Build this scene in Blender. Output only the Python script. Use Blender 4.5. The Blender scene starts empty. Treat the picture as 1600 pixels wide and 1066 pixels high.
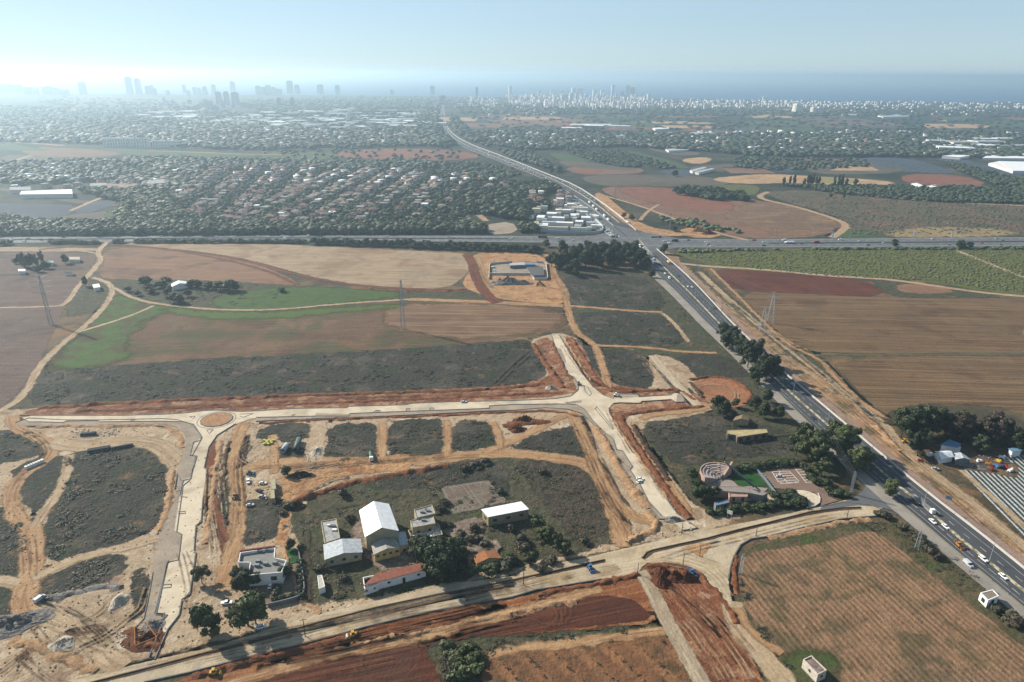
import bpy, math, random
import numpy as np
from mathutils import Vector, noise as mnoise
random.seed(7); rng = np.random.default_rng(7)
C = bpy.context.scene.collection
R = math.radians
# ---------------------------------------------------------------- camera
F = 1067.0; H = 165.0; HOR = 114.5; ROLL = R(0.35)
PITCH = math.atan((533-HOR)/F)
cam_d = bpy.data.cameras.new("camera"); cam = bpy.data.objects.new("camera", cam_d); C.objects.link(cam)
cam_d.sensor_width = 36; cam_d.lens = 36*F/1600; cam_d.clip_start = 1; cam_d.clip_end = 300000
cam.location = (0, 0, H)
from mathutils import Matrix
cam.rotation_euler = (Matrix.Rotation(math.pi/2-PITCH, 3, 'X') @ Matrix.Rotation(ROLL, 3, 'Z')).to_euler()
bpy.context.scene.camera = cam
# ---------------------------------------------------------------- sky, sun, exposure
SUN_EL = R(32); SUN_DIR = Vector((-math.cos(R(31))*math.cos(SUN_EL), math.sin(R(31))*math.cos(SUN_EL), math.sin(SUN_EL)))
W = bpy.data.worlds.new("World"); bpy.context.scene.world = W; W.use_nodes = True
wn = W.node_tree; bg = wn.nodes['Background']
sky = wn.nodes.new('ShaderNodeTexSky'); sky.sky_type = 'NISHITA'; sky.sun_disc = False
sky.sun_elevation = SUN_EL; sky.sun_rotation = math.atan2(SUN_DIR.x, SUN_DIR.y)
sky.altitude = 160; sky.air_density = 1.0; sky.dust_density = 0.12; sky.ozone_density = 2.5
pre = wn.nodes.new('ShaderNodeVectorMath'); pre.operation = 'SCALE'; pre.inputs['Scale'].default_value = 0.12; wn.links.new(sky.outputs[0], pre.inputs[0])
gam = wn.nodes.new('ShaderNodeGamma'); gam.inputs['Gamma'].default_value = 0.62; wn.links.new(pre.outputs[0], gam.inputs[0])
hs = wn.nodes.new('ShaderNodeHueSaturation'); hs.inputs['Saturation'].default_value = 0.55; hs.inputs['Value'].default_value = 5.0; wn.links.new(gam.outputs[0], hs.inputs['Color'])
tint = wn.nodes.new('ShaderNodeVectorMath'); tint.operation = 'MULTIPLY'; tint.inputs[1].default_value = (0.79, 1.0, 1.17); wn.links.new(hs.outputs[0], tint.inputs[0])
wn.links.new(tint.outputs[0], bg.inputs[0]); bg.inputs[1].default_value = 0.085
sl = bpy.data.lights.new("sun", 'SUN'); sl.energy = 5.0; sl.angle = R(0.6); sl.color = (1, 0.91, 0.78)
so = bpy.data.objects.new("sun", sl); C.objects.link(so); so.location = (-400, 300, 400)
so.rotation_euler = SUN_DIR.to_track_quat('Z', 'Y').to_euler()
vs = bpy.context.scene.view_settings; vs.view_transform = 'Standard'; vs.look = 'None'; vs.exposure = 0.95; vs.gamma = 1
# ---------------------------------------------------------------- pixel of the photo -> place on the ground
def P(x, y, z=0.0):
    a = (x-800)/F; b = -(y-533)/F
    c, s = math.cos(ROLL), math.sin(ROLL)
    a, b = a*c-b*s, a*s+b*c
    cp, sp = math.cos(PITCH), math.sin(PITCH)
    t = (z-H)/(b*cp-sp)
    return (a*t, (cp+b*sp)*t)
def hgt(bx, by, ty):
    "height of a thing standing at pixel (bx,by) whose top is at pixel row ty"
    X, Y = P(bx, by); lo, hi = 0, 400
    for _ in range(40):
        z = (lo+hi)/2; Z = z-H; cp, sp = math.cos(PITCH), math.sin(PITCH)
        d = Y*cp-Z*sp; u = Y*sp+Z*cp; a = X/d; b = u/d
        yy = 533-F*(-math.sin(ROLL)*a+math.cos(ROLL)*b)
        if yy > ty: lo = z
        else: hi = z
    return z
def L(v): v /= 255.0; return v/12.92 if v <= .04045 else ((v+.055)/1.055)**2.4
KA = 1/1.6
def c(r, g, b, k=1.0):
    v = [L(r)*KA*k, L(g)*KA*k, L(b)*KA*k]; y = .3*v[0]+.59*v[1]+.11*v[2]
    g = (y/.34)**.28        # albedo of dark soils and scrub is lower than it looks through the air
    return tuple(min(.8, (y+(q-y)*1.04)*g) for q in v)+(1,)
# ---------------------------------------------------------------- node helper
class NT:
    def __init__(s, name):
        s.m = bpy.data.materials.new(name); s.m.use_nodes = True; s.t = s.m.node_tree
        s.b = s.t.nodes['Principled BSDF']; s.o = s.t.nodes['Material Output']
        s.b.inputs['Roughness'].default_value = .9; s.b.inputs['Specular IOR Level'].default_value = .15
    def n(s, ty): return s.t.nodes.new(ty)
    def put(s, sock, v):
        if isinstance(v, bpy.types.NodeSocket): s.t.links.new(v, sock)
        else: sock.default_value = v
    def pos(s):
        if not hasattr(s, '_p'): s._p = s.n('ShaderNodeNewGeometry').outputs['Position']
        return s._p
    def noise(s, size, detail=4, rough=.55, vec=None, dist=0):
        k = s.n('ShaderNodeTexNoise'); k.inputs['Scale'].default_value = 1/size; k.inputs['Detail'].default_value = detail
        k.inputs['Roughness'].default_value = rough; k.inputs['Distortion'].default_value = dist
        s.t.links.new(vec or s.pos(), k.inputs['Vector']); return k.outputs['Fac']
    def ma(s, op, a, b=0.0, c_=None, clamp=False):
        k = s.n('ShaderNodeMath'); k.operation = op; k.use_clamp = clamp
        s.put(k.inputs[0], a); s.put(k.inputs[1], b)
        if c_ is not None: s.put(k.inputs[2], c_)
        return k.outputs[0]
    def ss(s, v, a, b):
        k = s.n('ShaderNodeMapRange'); k.interpolation_type = 'SMOOTHSTEP'
        s.put(k.inputs[0], v); k.inputs[1].default_value = a; k.inputs[2].default_value = b; return k.outputs[0]
    def mix(s, f, a, b):
        k = s.n('ShaderNodeMix'); k.data_type = 'RGBA'; s.put(k.inputs[0], f); s.put(k.inputs[6], a); s.put(k.inputs[7], b); return k.outputs[2]
    def ramp(s, f, stops):
        k = s.n('ShaderNodeValToRGB'); e = k.color_ramp.elements
        while len(e) < len(stops): e.new(.5)
        for el, (p, col) in zip(e, stops): el.position = p; el.color = col
        s.put(k.inputs[0], f); return k.outputs[0]
    def attr(s, name):
        k = s.n('ShaderNodeAttribute'); k.attribute_name = name; return k
    def rotmap(s, ang, sx, sy):
        k = s.n('ShaderNodeMapping'); k.vector_type = 'TEXTURE'
        k.inputs['Rotation'].default_value = (0, 0, ang); k.inputs['Scale'].default_value = (sx, sy, 1)
        s.t.links.new(s.pos(), k.inputs['Vector']); return k.outputs[0]
    def bump(s, hgt_, dist, strength=1):
        k = s.n('ShaderNodeBump'); k.inputs['Distance'].default_value = dist; k.inputs['Strength'].default_value = strength
        s.put(k.inputs['Height'], hgt_); s.t.links.new(k.outputs[0], s.b.inputs['Normal'])
MATS = {}
def gmat(key, cols, size=9, patches=(), rows=None, streak=None, bump=(2.5, .5), rag=(5, 3, .8), fine=(.9, .12), rough=.95):
    """ground: colour ramp on noise, patches [(colour,size,threshold,amount)], rows (angle,period,amount,colour),
    streak (angle,along,across,amount,colour), ragged soft edge from the distance attribute e"""
    if key in MATS: return MATS[key]
    s = NT(key); k = len(cols)
    f = s.noise(size, 7, .62, dist=.3)
    col = s.ramp(f, [(.30+.4*i/(k-1), cc) for i, cc in enumerate(cols)])
    for i, (pc, ps, th, am) in enumerate(patches):
        m = s.n('ShaderNodeMapping'); m.inputs['Location'].default_value = (37.7*(i+1)+ps, 19.3*i, 0); s.t.links.new(s.pos(), m.inputs[0])
        pf = s.ma('MULTIPLY', s.ss(s.noise(ps, 6, .6, m.outputs[0], .4), th-.05, th+.07), am)
        col = s.mix(pf, col, pc)
    if streak:
        for st in (streak if isinstance(streak, list) else [streak]):
            sf = s.ma('MULTIPLY', s.ss(s.noise(1, 4, .6, s.rotmap(*st[:3]), .5), .47, .62), st[3])
            col = s.mix(sf, col, st[4])
    hb = s.noise(bump[0], 5, .65)
    if rows:
        a, per, am, rc = rows[:4]
        v = s.n('ShaderNodeSeparateXYZ'); s.t.links.new(s.rotmap(a, 1, 1), v.inputs[0])
        wob = s.ma('MULTIPLY', s.noise(per*9, 3), per*1.2 if len(rows) < 5 else per*rows[4])
        ph = s.ma('MULTIPLY', s.ma('ADD', v.outputs[1], wob), 2*math.pi/per)
        w = s.ma('ADD', s.ma('MULTIPLY', s.ma('SINE', ph), .5), .5)
        br = s.ss(s.noise(14, 4, .7), .38, .62)
        rf = s.ma('MULTIPLY', s.ma('MULTIPLY', s.ss(w, .3, .9), s.ma('ADD', s.ma('MULTIPLY', br, .8), .2)), am)
        col = s.mix(rf, col, rc)
        hb = s.ma('SUBTRACT', hb, s.ma('MULTIPLY', w, .25))
    mo = s.noise(size*2.7, 5, .7, dist=.8)
    col = s.mix(s.ma('MULTIPLY', s.ss(mo, .42, .68), .22), col, (.05, .045, .035, 1))
    ff = s.noise(fine[0], 3, .7)
    hsv = s.n('ShaderNodeHueSaturation'); s.put(hsv.inputs['Color'], col)
    s.put(hsv.inputs['Value'], s.ma('ADD', s.ma('MULTIPLY', s.ma('SUBTRACT', ff, .5), fine[1]*8), 1.0))
    s.put(s.b.inputs['Base Color'], hsv.outputs[0]); s.b.inputs['Roughness'].default_value = rough
    s.bump(hb, bump[1])
    if rag:
        e = s.attr('e').outputs['Fac']
        nz = s.ma('MULTIPLY', s.ma('SUBTRACT', s.noise(rag[0], 6, .65), .5), rag[1]*2)
        al = s.ss(s.ma('ADD', e, nz), -rag[2]/2, rag[2]/2)
        s.t.links.new(al, s.b.inputs['Alpha'])
    if rag: s.m['soft_edge'] = 1
    MATS[key] = s.m; return s.m
# ---------------------------------------------------------------- mesh helpers
def obj(name, verts, faces, mat, parent=None, smooth=False, mi=None):
    me = bpy.data.meshes.new(name)
    verts = np.asarray(verts, dtype=np.float32).reshape(-1, 3)
    if isinstance(faces, np.ndarray):
        k = faces.shape[1]; me.vertices.add(len(verts)); me.vertices.foreach_set('co', verts.ravel())
        me.loops.add(faces.size); me.loops.foreach_set('vertex_index', faces.astype(np.int32).ravel())
        me.polygons.add(len(faces)); me.polygons.foreach_set('loop_start', np.arange(0, faces.size, k, dtype=np.int32))
        me.polygons.foreach_set('loop_total', np.full(len(faces), k, dtype=np.int32))
        me.update(calc_edges=True)
    else:
        me.from_pydata(verts.tolist(), [], faces); me.update()
    for m in (mat if isinstance(mat, (list, tuple)) else [mat]): me.materials.append(m)
    if mi is not None: me.polygons.foreach_set('material_index', np.asarray(mi, dtype=np.int32))
    if smooth: me.polygons.foreach_set('use_smooth', [True]*len(me.polygons))
    o = bpy.data.objects.new(name, me); C.objects.link(o)
    if parent: o.parent = parent
    return o
def tag(o, label, cat, group=None, kind=None):
    if label: o['label'] = label
    if cat: o['category'] = cat
    if group: o['group'] = group
    if kind: o['kind'] = kind
    return o
def chaikin(pts, n=2, closed=True):
    p = np.array(pts, float)
    for _ in range(n):
        if closed:
            q = np.roll(p, -1, 0); p = np.stack([.75*p+.25*q, .25*p+.75*q], 1).reshape(-1, 2)
        else:
            q = np.stack([.75*p[:-1]+.25*p[1:], .25*p[:-1]+.75*p[1:]], 1).reshape(-1, 2); p = np.vstack([p[:1], q, p[-1:]])
    return p
def W2(pts, sm=0, closed=True):
    w = np.array([P(x, y) for x, y in pts]); return chaikin(w, sm, closed) if sm else w
def sdist(pts, poly):
    "signed distance, positive inside"
    d = np.full(len(pts), 1e18); ins = np.zeros(len(pts), bool); n = len(poly)
    for i in range(n):
        a = poly[i]; b = poly[(i+1) % n]; e = b-a; w = pts-a
        t = np.clip((w@e)/max(e@e, 1e-9), 0, 1); q = w-t[:, None]*e; d = np.minimum(d, (q*q).sum(1))
        cond = (a[1] <= pts[:, 1]) != (b[1] <= pts[:, 1])
        with np.errstate(divide='ignore', invalid='ignore'): xx = a[0]+(pts[:, 1]-a[1])/(b[1]-a[1])*(b[0]-a[0])
        ins ^= cond & (pts[:, 0] < xx)
    return np.where(ins, 1, -1)*np.sqrt(d)
ZC = [0.02]
def sheet(name, pts, mat, sm=1, z=None, margin=None, g=None, world=False, holes=(), label=None):
    poly = np.array(pts, float) if world else W2(pts, sm)
    if margin is None: margin = 4
    lo = poly.min(0)-margin; hi = poly.max(0)+margin; sz = hi-lo
    if g is None: g = max(2.2, math.sqrt(sz[0]*sz[1])/95)
    nx, ny = int(sz[0]/g)+2, int(sz[1]/g)+2
    X, Y = np.meshgrid(lo[0]+np.arange(nx)*g, lo[1]+np.arange(ny)*g); pp = np.stack([X.ravel(), Y.ravel()], 1)
    e = sdist(pp, poly)
    for h_ in holes: e = np.minimum(e, -sdist(pp, W2(h_, 1)))
    idx = np.arange(nx*ny).reshape(ny, nx); q = np.stack([idx[:-1, :-1], idx[:-1, 1:], idx[1:, 1:], idx[1:, :-1]], -1).reshape(-1, 4)
    keep = (e[q].max(1) > -margin); q = q[keep]
    used = np.unique(q); rem = np.full(nx*ny, -1); rem[used] = np.arange(len(used)); q = rem[q]
    if z is None: ZC[0] += .0016; z = ZC[0]
    if 'soft_edge' not in mat:
        if (poly[:, 0]*np.roll(poly[:, 1], -1)-poly[:, 1]*np.roll(poly[:, 0], -1)).sum() < 0: poly = poly[::-1]
        o = obj(name, [(a, b, z) for a, b in poly], [list(range(len(poly)))], mat); o['kind'] = 'structure'
        if label: o['label'] = label
        return o
    v = np.column_stack([pp[used], np.full(len(used), z)])
    o = obj(name, v, q.astype(np.int32), mat)
    at = o.data.attributes.new('e', 'FLOAT', 'POINT'); at.data.foreach_set('value', e[used].astype(np.float32))
    o['kind'] = 'structure'
    if label: o['label'] = label
    return o
def offs(w):
    t = np.gradient(w, axis=0); t /= np.maximum(np.linalg.norm(t, axis=1), 1e-9)[:, None]; return np.column_stack([-t[:, 1], t[:, 0]])
def resample(w, step):
    d = np.r_[0, np.cumsum(np.linalg.norm(np.diff(w, axis=0), axis=1))]; n = max(2, int(d[-1]/step)+1); s_ = np.linspace(0, d[-1], n)
    return np.column_stack([np.interp(s_, d, w[:, 0]), np.interp(s_, d, w[:, 1])]), s_
def ribbon(name, pts, width, mat, z=None, sm=2, margin=2.5, world=False, step=6, kind='structure'):
    w = np.array(pts, float) if world else W2(pts, sm, False)
    w, s_ = resample(w, step); n = offs(w)
    wd = np.full(len(w), width) if np.isscalar(width) else np.interp(np.linspace(0, 1, len(w)), np.linspace(0, 1, len(width)), width)
    if z is None: ZC[0] += .0016; z = ZC[0]
    fr = [-1, -.5, 0, .5, 1]; rows = []; e = []; uv = []
    for f in fr:
        hw = wd/2+margin; rows.append(np.column_stack([w+n*(hw*f)[:, None], np.full(len(w), z)])); e.append(wd/2-abs(f)*hw); uv.append(np.column_stack([s_, hw*f, s_*0]))
    v = np.stack(rows, 1).reshape(-1, 3); e = np.stack(e, 1).ravel(); uv = np.stack(uv, 1).reshape(-1, 3)
    k = len(fr); i = np.arange(len(w)-1)[:, None]*k+np.arange(k-1)[None]; i = i.ravel()
    q = np.column_stack([i, i+1, i+k+1, i+k])[:, ::-1]
    o = obj(name, v, q.astype(np.int32), mat)
    at = o.data.attributes.new('e', 'FLOAT', 'POINT'); at.data.foreach_set('value', e.astype(np.float32))
    at = o.data.attributes.new('uvw', 'FLOAT_VECTOR', 'POINT'); at.data.foreach_set('vector', uv.astype(np.float32).ravel())
    if kind: o['kind'] = kind
    return o
def track_mat(key, c1, c2, crut, rag=(3, .9, .6), op=1.0):
    if key in MATS: return MATS[key]
    s = NT(key); uv = s.attr('uvw').outputs['Vector']
    m = s.n('ShaderNodeMapping'); m.inputs['Scale'].default_value = (.035, .55, 1); s.t.links.new(uv, m.inputs[0])
    st = s.noise(1, 5, .65, m.outputs[0], 1.2)
    col = s.ramp(s.noise(7, 5, .6), [(.35, c1), (.65, c2)])
    col = s.mix(s.ma('MULTIPLY', s.ss(st, .48, .62), .7), col, crut)
    hsv = s.n('ShaderNodeHueSaturation'); s.put(hsv.inputs['Color'], col)
    s.put(hsv.inputs['Value'], s.ma('ADD', s.ma('MULTIPLY', s.ma('SUBTRACT', s.noise(.8, 3, .7), .5), .7), 1.0)); s.put(s.b.inputs['Base Color'], hsv.outputs[0])
    s.bump(s.ma('ADD', s.noise(1.5, 4), s.ma('MULTIPLY', st, 1.2)), .3)
    e = s.attr('e').outputs['Fac']
    al = s.ss(s.ma('ADD', e, s.ma('MULTIPLY', s.ma('SUBTRACT', s.noise(rag[0], 5, .65), .5), rag[1]*2)), -rag[2]/2, rag[2]/2)
    if op < 1: al = s.ma('MULTIPLY', al, s.ma('MULTIPLY', s.ss(s.noise(9, 3), .35, .6), op))
    s.t.links.new(al, s.b.inputs['Alpha'])
    MATS[key] = s.m; return s.m
def smat(key, col, rough=.7, var=.12, size=1.5, spec=.3, metal=0, bump=0):
    "simple painted / plaster / metal surface with slight weathering"
    if key in MATS: return MATS[key]
    s = NT(key); f = s.noise(size, 5, .6)
    a = tuple(v*(1-var) for v in col[:3])+(1,); b = tuple(min(1, v*(1+var)) for v in col[:3])+(1,)
    s.put(s.b.inputs['Base Color'], s.ramp(f, [(.35, a), (.65, b)])); s.b.inputs['Roughness'].default_value = rough
    s.b.inputs['Specular IOR Level'].default_value = spec; s.b.inputs['Metallic'].default_value = metal
    if bump: s.bump(s.noise(size*.3, 4), bump)
    MATS[key] = s.m; return s.m
# ================================================================ GROUND: base, sea, fields
def ang(a, b): p, q = P(*a), P(*b); return math.atan2(q[1]-p[1], q[0]-p[0])
g_base = gmat('soil_and_scrub', [c(112, 96, 76), c(140, 116, 88), c(104, 98, 76), c(86, 88, 66)], 26, [(c(84, 84, 66), 60, .5, .8), (c(168, 128, 92), 35, .6, .7)], bump=(3, .8), rag=None)
g_far = gmat('far_country', [c(70, 80, 62), c(96, 92, 72), c(60, 74, 54), c(120, 104, 84)], 180, [(c(50, 66, 48), 90, .5, .8), (c(140, 120, 98), 140, .62, .6)], bump=(12, 3), rag=None, fine=(12, .12))
# ground: one sheet to the shore
def bigquad(name, x0, x1, y0, y1, z, mat, kind='structure', nx=1, ny=1):
    xs = np.linspace(x0, x1, nx+1); ys = np.linspace(y0, y1, ny+1); X, Y = np.meshgrid(xs, ys)
    v = np.column_stack([X.ravel(), Y.ravel(), np.full(X.size, z)]); i = np.arange(X.size).reshape(ny+1, nx+1)
    q = np.stack([i[:-1, :-1], i[:-1, 1:], i[1:, 1:], i[1:, :-1]], -1).reshape(-1, 4)
    o = obj(name, v, q.astype(np.int32), mat); o['kind'] = kind; return o
bigquad('ground', -9000, 9000, -600, 7600, 0, g_base, nx=20, ny=10)
SHORE = W2([(-500, 143), (0, 147), (150, 147), (300, 148), (500, 149), (640, 150), (760, 152), (900, 153), (1100, 155), (1300, 158.5), (1450, 160), (1600, 160), (2000, 163)], 0, False)
far = W2([(-900, 385), (2500, 385)], 0, False)
o = sheet('countryside', np.vstack([far, SHORE[::-1]]), g_far, world=True, g=60, z=.02)
def seamat():
    s = NT('sea_water'); s.b.inputs['Roughness'].default_value = .6; s.b.inputs['Specular IOR Level'].default_value = .2
    s.put(s.b.inputs['Base Color'], s.ramp(s.noise(900, 4), [(.3, (.012, .07, .15, 1)), (.7, (.018, .085, .18, 1))])); s.bump(s.noise(60, 6), 3); return s.m
sh = SHORE; v = []; far_y = 120000
for x, y in sh: v += [(x, y, .3)]
v = [(-120000, sh[0][1], .3)]+v+[(120000, sh[-1][1], .3), (120000, far_y, .3), (-120000, far_y, .3)]
o = obj('sea', v, [list(range(len(v)))], seamat()); o['kind'] = 'structure'

STRAW = gmat('straw_stubble', [c(168, 146, 120), c(188, 166, 136), c(156, 132, 108)], 22, [(c(158, 124, 96), 50, .56, .6)], streak=(0, 60, 1.6, .7, c(146, 120, 96)), bump=(2, .25))
BROWN = gmat('brown_stubble', [c(132, 98, 76), c(156, 118, 92), c(142, 106, 80)], 24, [(c(110, 78, 64), 40, .56, .7)], streak=(0, 50, 1.3, .6, c(174, 146, 116)), bump=(2, .35))
PLOUGH = gmat('ploughed_greybrown', [c(102, 84, 78), c(132, 110, 100), c(116, 94, 84)], 20, [(c(84, 70, 66), 70, .58, .8), (c(142, 112, 96), 30, .6, .5)], streak=(0, 70, 1.2, .6, c(150, 126, 112)), rows=(0, 3.2, .35, c(84, 66, 60)), bump=(1.5, .5))
TAN = gmat('tilled_tan', [c(122, 98, 72), c(142, 114, 84), c(128, 102, 74)], 20, [(c(112, 78, 56), 40, .58, .7), (c(102, 100, 70), 30, .63, .4)], streak=[(R(-3), 120, 2.4, .75, c(156, 130, 100)), (R(-3), 200, 1.6, .55, c(96, 74, 52))], rows=(R(-3), 2.6, .3, c(96, 76, 54), .3), bump=(1.4, .4))
REDP = gmat('red_tilled', [c(112, 64, 48), c(128, 74, 54), c(102, 58, 44)], 18, [(c(140, 86, 64), 28, .6, .5)], streak=(R(-3), 90, 1.8, .5, c(94, 54, 42)), bump=(1.5, .4))
RED = gmat('red_earth', [c(134, 86, 62), c(156, 106, 78), c(174, 128, 98)], 7, [(c(194, 158, 126), 9, .52, .8), (c(104, 62, 46), 8, .6, .7)], bump=(2.2, 1.0), rag=(5, 3, 1))
SCRUB = gmat('dry_dark_scrub', [c(62, 62, 56), c(88, 86, 78), c(76, 78, 68), c(106, 102, 92)], 3.4, [(c(72, 84, 58), 20, .54, .7), (c(118, 110, 98), 26, .56, .6), (c(64, 64, 56), 7, .57, .6), (c(148, 118, 90), 10, .63, .75)], bump=(2.6, 1.3), rag=(9, 5.5, 1.2), fine=(.8, .2))
SCRUBG = gmat('green_scrub', [c(74, 76, 58), c(98, 98, 74), c(112, 108, 88)], 4, [(c(80, 98, 58), 16, .58, .6), (c(110, 100, 86), 12, .58, .7), (c(146, 118, 92), 10, .63, .6)], bump=(2.6, 1.2), rag=(9, 6, 1.5), fine=(.8, .18))
GREEN = gmat('green_grass', [c(78, 92, 56), c(92, 106, 62), c(108, 106, 72)], 12, [(c(112, 96, 74), 22, .58, .6)], bump=(2, .6), rag=(9, 7, 5))
DIRT = gmat('ochre_dirt', [c(184, 138, 96), c(200, 158, 116), c(166, 120, 82)], 9, [(c(152, 96, 64), 14, .57, .7), (c(212, 180, 144), 9, .6, .6)], bump=(1.8, .8), rag=(5, 2.5, .8))
PALED = gmat('pale_dirt', [c(176, 152, 124), c(196, 174, 146), c(160, 132, 104)], 8, [(c(150, 122, 98), 12, .58, .6), (c(214, 200, 178), 8, .6, .7)], bump=(1.6, .6), rag=(5, 3, 1))
PALEG = gmat('pale_gravel', [c(208, 194, 168), c(220, 206, 182), c(198, 182, 156)], 12, [(c(186, 168, 140), 16, .57, .6)], bump=(1, .15), rag=(2, .25, .3), fine=(.7, .05))
GREYG = gmat('grey_gravel', [c(166, 151, 134), c(178, 164, 146), c(154, 140, 124)], 9, [(c(190, 174, 150), 8, .56, .6)], bump=(1, .2), rag=(2, .3, .3), fine=(.7, .06))
OLIVEV = gmat('vineyard_green', [c(102, 108, 62), c(124, 130, 70), c(110, 110, 72)], 10, [(c(116, 124, 60), 26, .56, .6), (c(78, 78, 54), 14, .6, .5)], streak=(R(-3), 14, 1.5, .35, c(70, 74, 46)), bump=(2, 1.2), fine=(1, .16))
DKORCH = gmat('orchard_floor', [c(44, 58, 44), c(56, 70, 50), c(50, 62, 46)], 10, bump=(4, 3))
NETS = gmat('dark_net_cover', [c(56, 68, 78), c(70, 82, 90), c(60, 72, 80)], 30, rows=(R(60), 6, .6, c(90, 100, 106), .1), bump=(3, .5))
RAGF = None
def rot_rows(key, base, **kw): return gmat(key, base, **kw)

# ---- left part, this side of the cross highway
sheet('field', [(-300, 386), (155, 386), (148, 394), (-300, 396)], STRAW)
sheet('field', [(-300, 395), (150, 392), (150, 408), (134, 424), (60, 428), (-200, 432)], PLOUGH)
sheet('field', [(-260, 436), (60, 430), (134, 427), (124, 446), (105, 472), (64, 560), (38, 605), (0, 640), (-80, 655), (-420, 640)], PLOUGH)
sheet('field', [(176, 381), (240, 378), (330, 377.5), (440, 382), (560, 388), (640, 392), (742, 396), (738, 418), (722, 436), (700, 450), (640, 452), (560, 449), (480, 431), (400, 408), (330, 395), (240, 386)], STRAW, label='pale straw stubble field beside the cross highway')
sheet('field', [(158, 398), (176, 388), (245, 386), (330, 396), (400, 412), (440, 428), (470, 444), (455, 446), (330, 440), (180, 437), (152, 434), (165, 408)], BROWN)
sheet('scrubland', [(150, 434), (180, 437), (330, 438), (460, 446), (540, 452), (700, 456), (880, 462), (884, 470), (640, 470), (500, 480), (390, 488), (250, 478), (160, 480), (110, 500), (100, 476), (128, 444)], SCRUBG)
sheet('grass', [(330, 462), (400, 452), (480, 447), (560, 452), (640, 458), (600, 467), (500, 477), (420, 486), (340, 484)], gmat('bright_grass', [c(80, 102, 52), c(92, 120, 58), c(88, 100, 62)], 12, bump=(2, .5), rag=(9, 6, 4)))
BIGF = gmat('mixed_field', [c(114, 88, 68), c(136, 104, 80), c(122, 94, 72)], 30, [(c(92, 72, 62), 40, .55, .6), (c(144, 118, 94), 35, .58, .7), (c(88, 100, 60), 38, .52, .7), (c(92, 104, 62), 14, .6, .5)], streak=(R(8), 60, 1.3, .4, c(150, 122, 96)), rows=(R(5), 4, .2, c(98, 80, 66)), bump=(2, .5))
sheet('field', [(176, 456), (250, 476), (390, 488), (480, 482), (610, 469), (760, 472), (876, 484), (888, 512), (800, 530), (700, 540), (500, 552), (300, 560), (180, 572), (75, 578), (100, 545), (150, 495)], BIGF)
sheet('grass', [(176, 458), (240, 474), (300, 482), (240, 492), (200, 530), (200, 570), (80, 580), (100, 545), (150, 495)], gmat('left_grass', [c(82, 100, 54), c(94, 124, 58), c(98, 98, 66)], 14, [(c(108, 88, 68), 18, .52, .8)], bump=(2, .6), rag=(16, 14, 10)))
sheet('grass', [(230, 478), (390, 490), (560, 478), (700, 474), (560, 486), (420, 500), (300, 498)], gmat('thin_grass', [c(94, 118, 56), c(104, 124, 62)], 10, bump=(2, .4), rag=(12, 9, 8)))
sheet('field', [(600, 476), (760, 473), (876, 485), (886, 508), (800, 526), (690, 530), (600, 512)], gmat('strip_straw', [c(158, 130, 102), c(140, 108, 84), c(126, 100, 80)], 30, streak=[(R(-1), 130, 3, .7, c(176, 148, 118)), (R(-1), 90, 1.5, .5, c(116, 88, 70))], bump=(2, .4), rag=(14, 12, 9)))
sheet('scrubland', [(64, 578), (180, 574), (300, 561), (500, 553), (700, 541), (790, 535), (826, 528), (850, 560), (858, 585), (850, 598), (760, 608), (640, 612), (500, 614), (330, 622), (200, 627), (60, 635), (44, 630), (48, 604)], SCRUB, label='wide dark scrub strip north of the new east-west road')
# scrub around the highway
sheet('scrubland', [(862, 428), (900, 420), (1010, 424), (1024, 440), (1050, 462), (1098, 500), (1140, 540), (1200, 600), (1250, 660), (1310, 700), (1330, 740), (1250, 780), (1090, 800), (1050, 740), (990, 660), (1000, 640), (1060, 600), (1010, 555), (960, 545), (920, 540), (895, 500), (884, 470)], SCRUBG)
sheet('scrubland', [(880, 434), (930, 428), (1000, 432), (1030, 452), (1042, 484), (990, 487), (940, 482), (892, 478), (884, 456)], SCRUB)
sheet('scrubland', [(896, 490), (960, 486), (1035, 492), (1060, 515), (1070, 540), (1010, 545), (930, 538), (912, 520)], SCRUB)
sheet('scrubland', [(936, 546), (985, 545), (1008, 560), (1024, 590), (1028, 606), (990, 609), (950, 600), (940, 570)], SCRUB)
sheet('scrubland', [(905, 535), (930, 545), (940, 570), (947, 600), (930, 598), (912, 570), (905, 550)], SCRUB)
sheet('scrubland', [(1000, 660), (1060, 655), (1120, 645), (1160, 660), (1230, 670), (1260, 700), (1220, 712), (1160, 716), (1100, 724), (1060, 730), (1030, 705)], SCRUB)
sheet('scrubland', [(1060, 552), (1130, 552), (1180, 590), (1140, 590), (1080, 590), (1062, 575)], SCRUB)
# ---- construction ground: one broad dirt area, scrub islands on it
sheet('earthworks', [(-300, 655), (40, 640), (200, 628), (500, 616), (760, 608), (856, 596), (850, 560), (824, 532), (860, 522), (880, 520), (905, 532), (935, 590), (960, 612), (1030, 608), (1008, 552), (1060, 560), (1100, 600), (1120, 640), (1060, 655), (1000, 660), (1010, 700), (1050, 745), (1090, 800), (1180, 806), (1100, 832), (1000, 850), (900, 872), (800, 898), (600, 936), (400, 988), (200, 1035), (80, 1080), (-200, 1120), (-600, 900)], PALED)
sheet('earthworks', [(28, 650), (60, 637), (200, 628), (500, 615), (700, 609), (860, 597), (852, 560), (828, 534), (862, 526), (876, 560), (900, 600), (902, 618), (700, 629), (400, 642), (300, 645), (130, 651), (40, 655)], RED)
sheet('earthworks', [(876, 524), (905, 532), (918, 560), (945, 600), (1030, 610), (1075, 612), (1120, 625), (1105, 640), (1010, 645), (975, 650), (985, 680), (1015, 715), (1045, 750), (1085, 800), (1075, 820), (1050, 800), (1000, 720), (965, 670), (950, 640), (960, 625), (930, 612), (900, 570)], RED)
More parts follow.
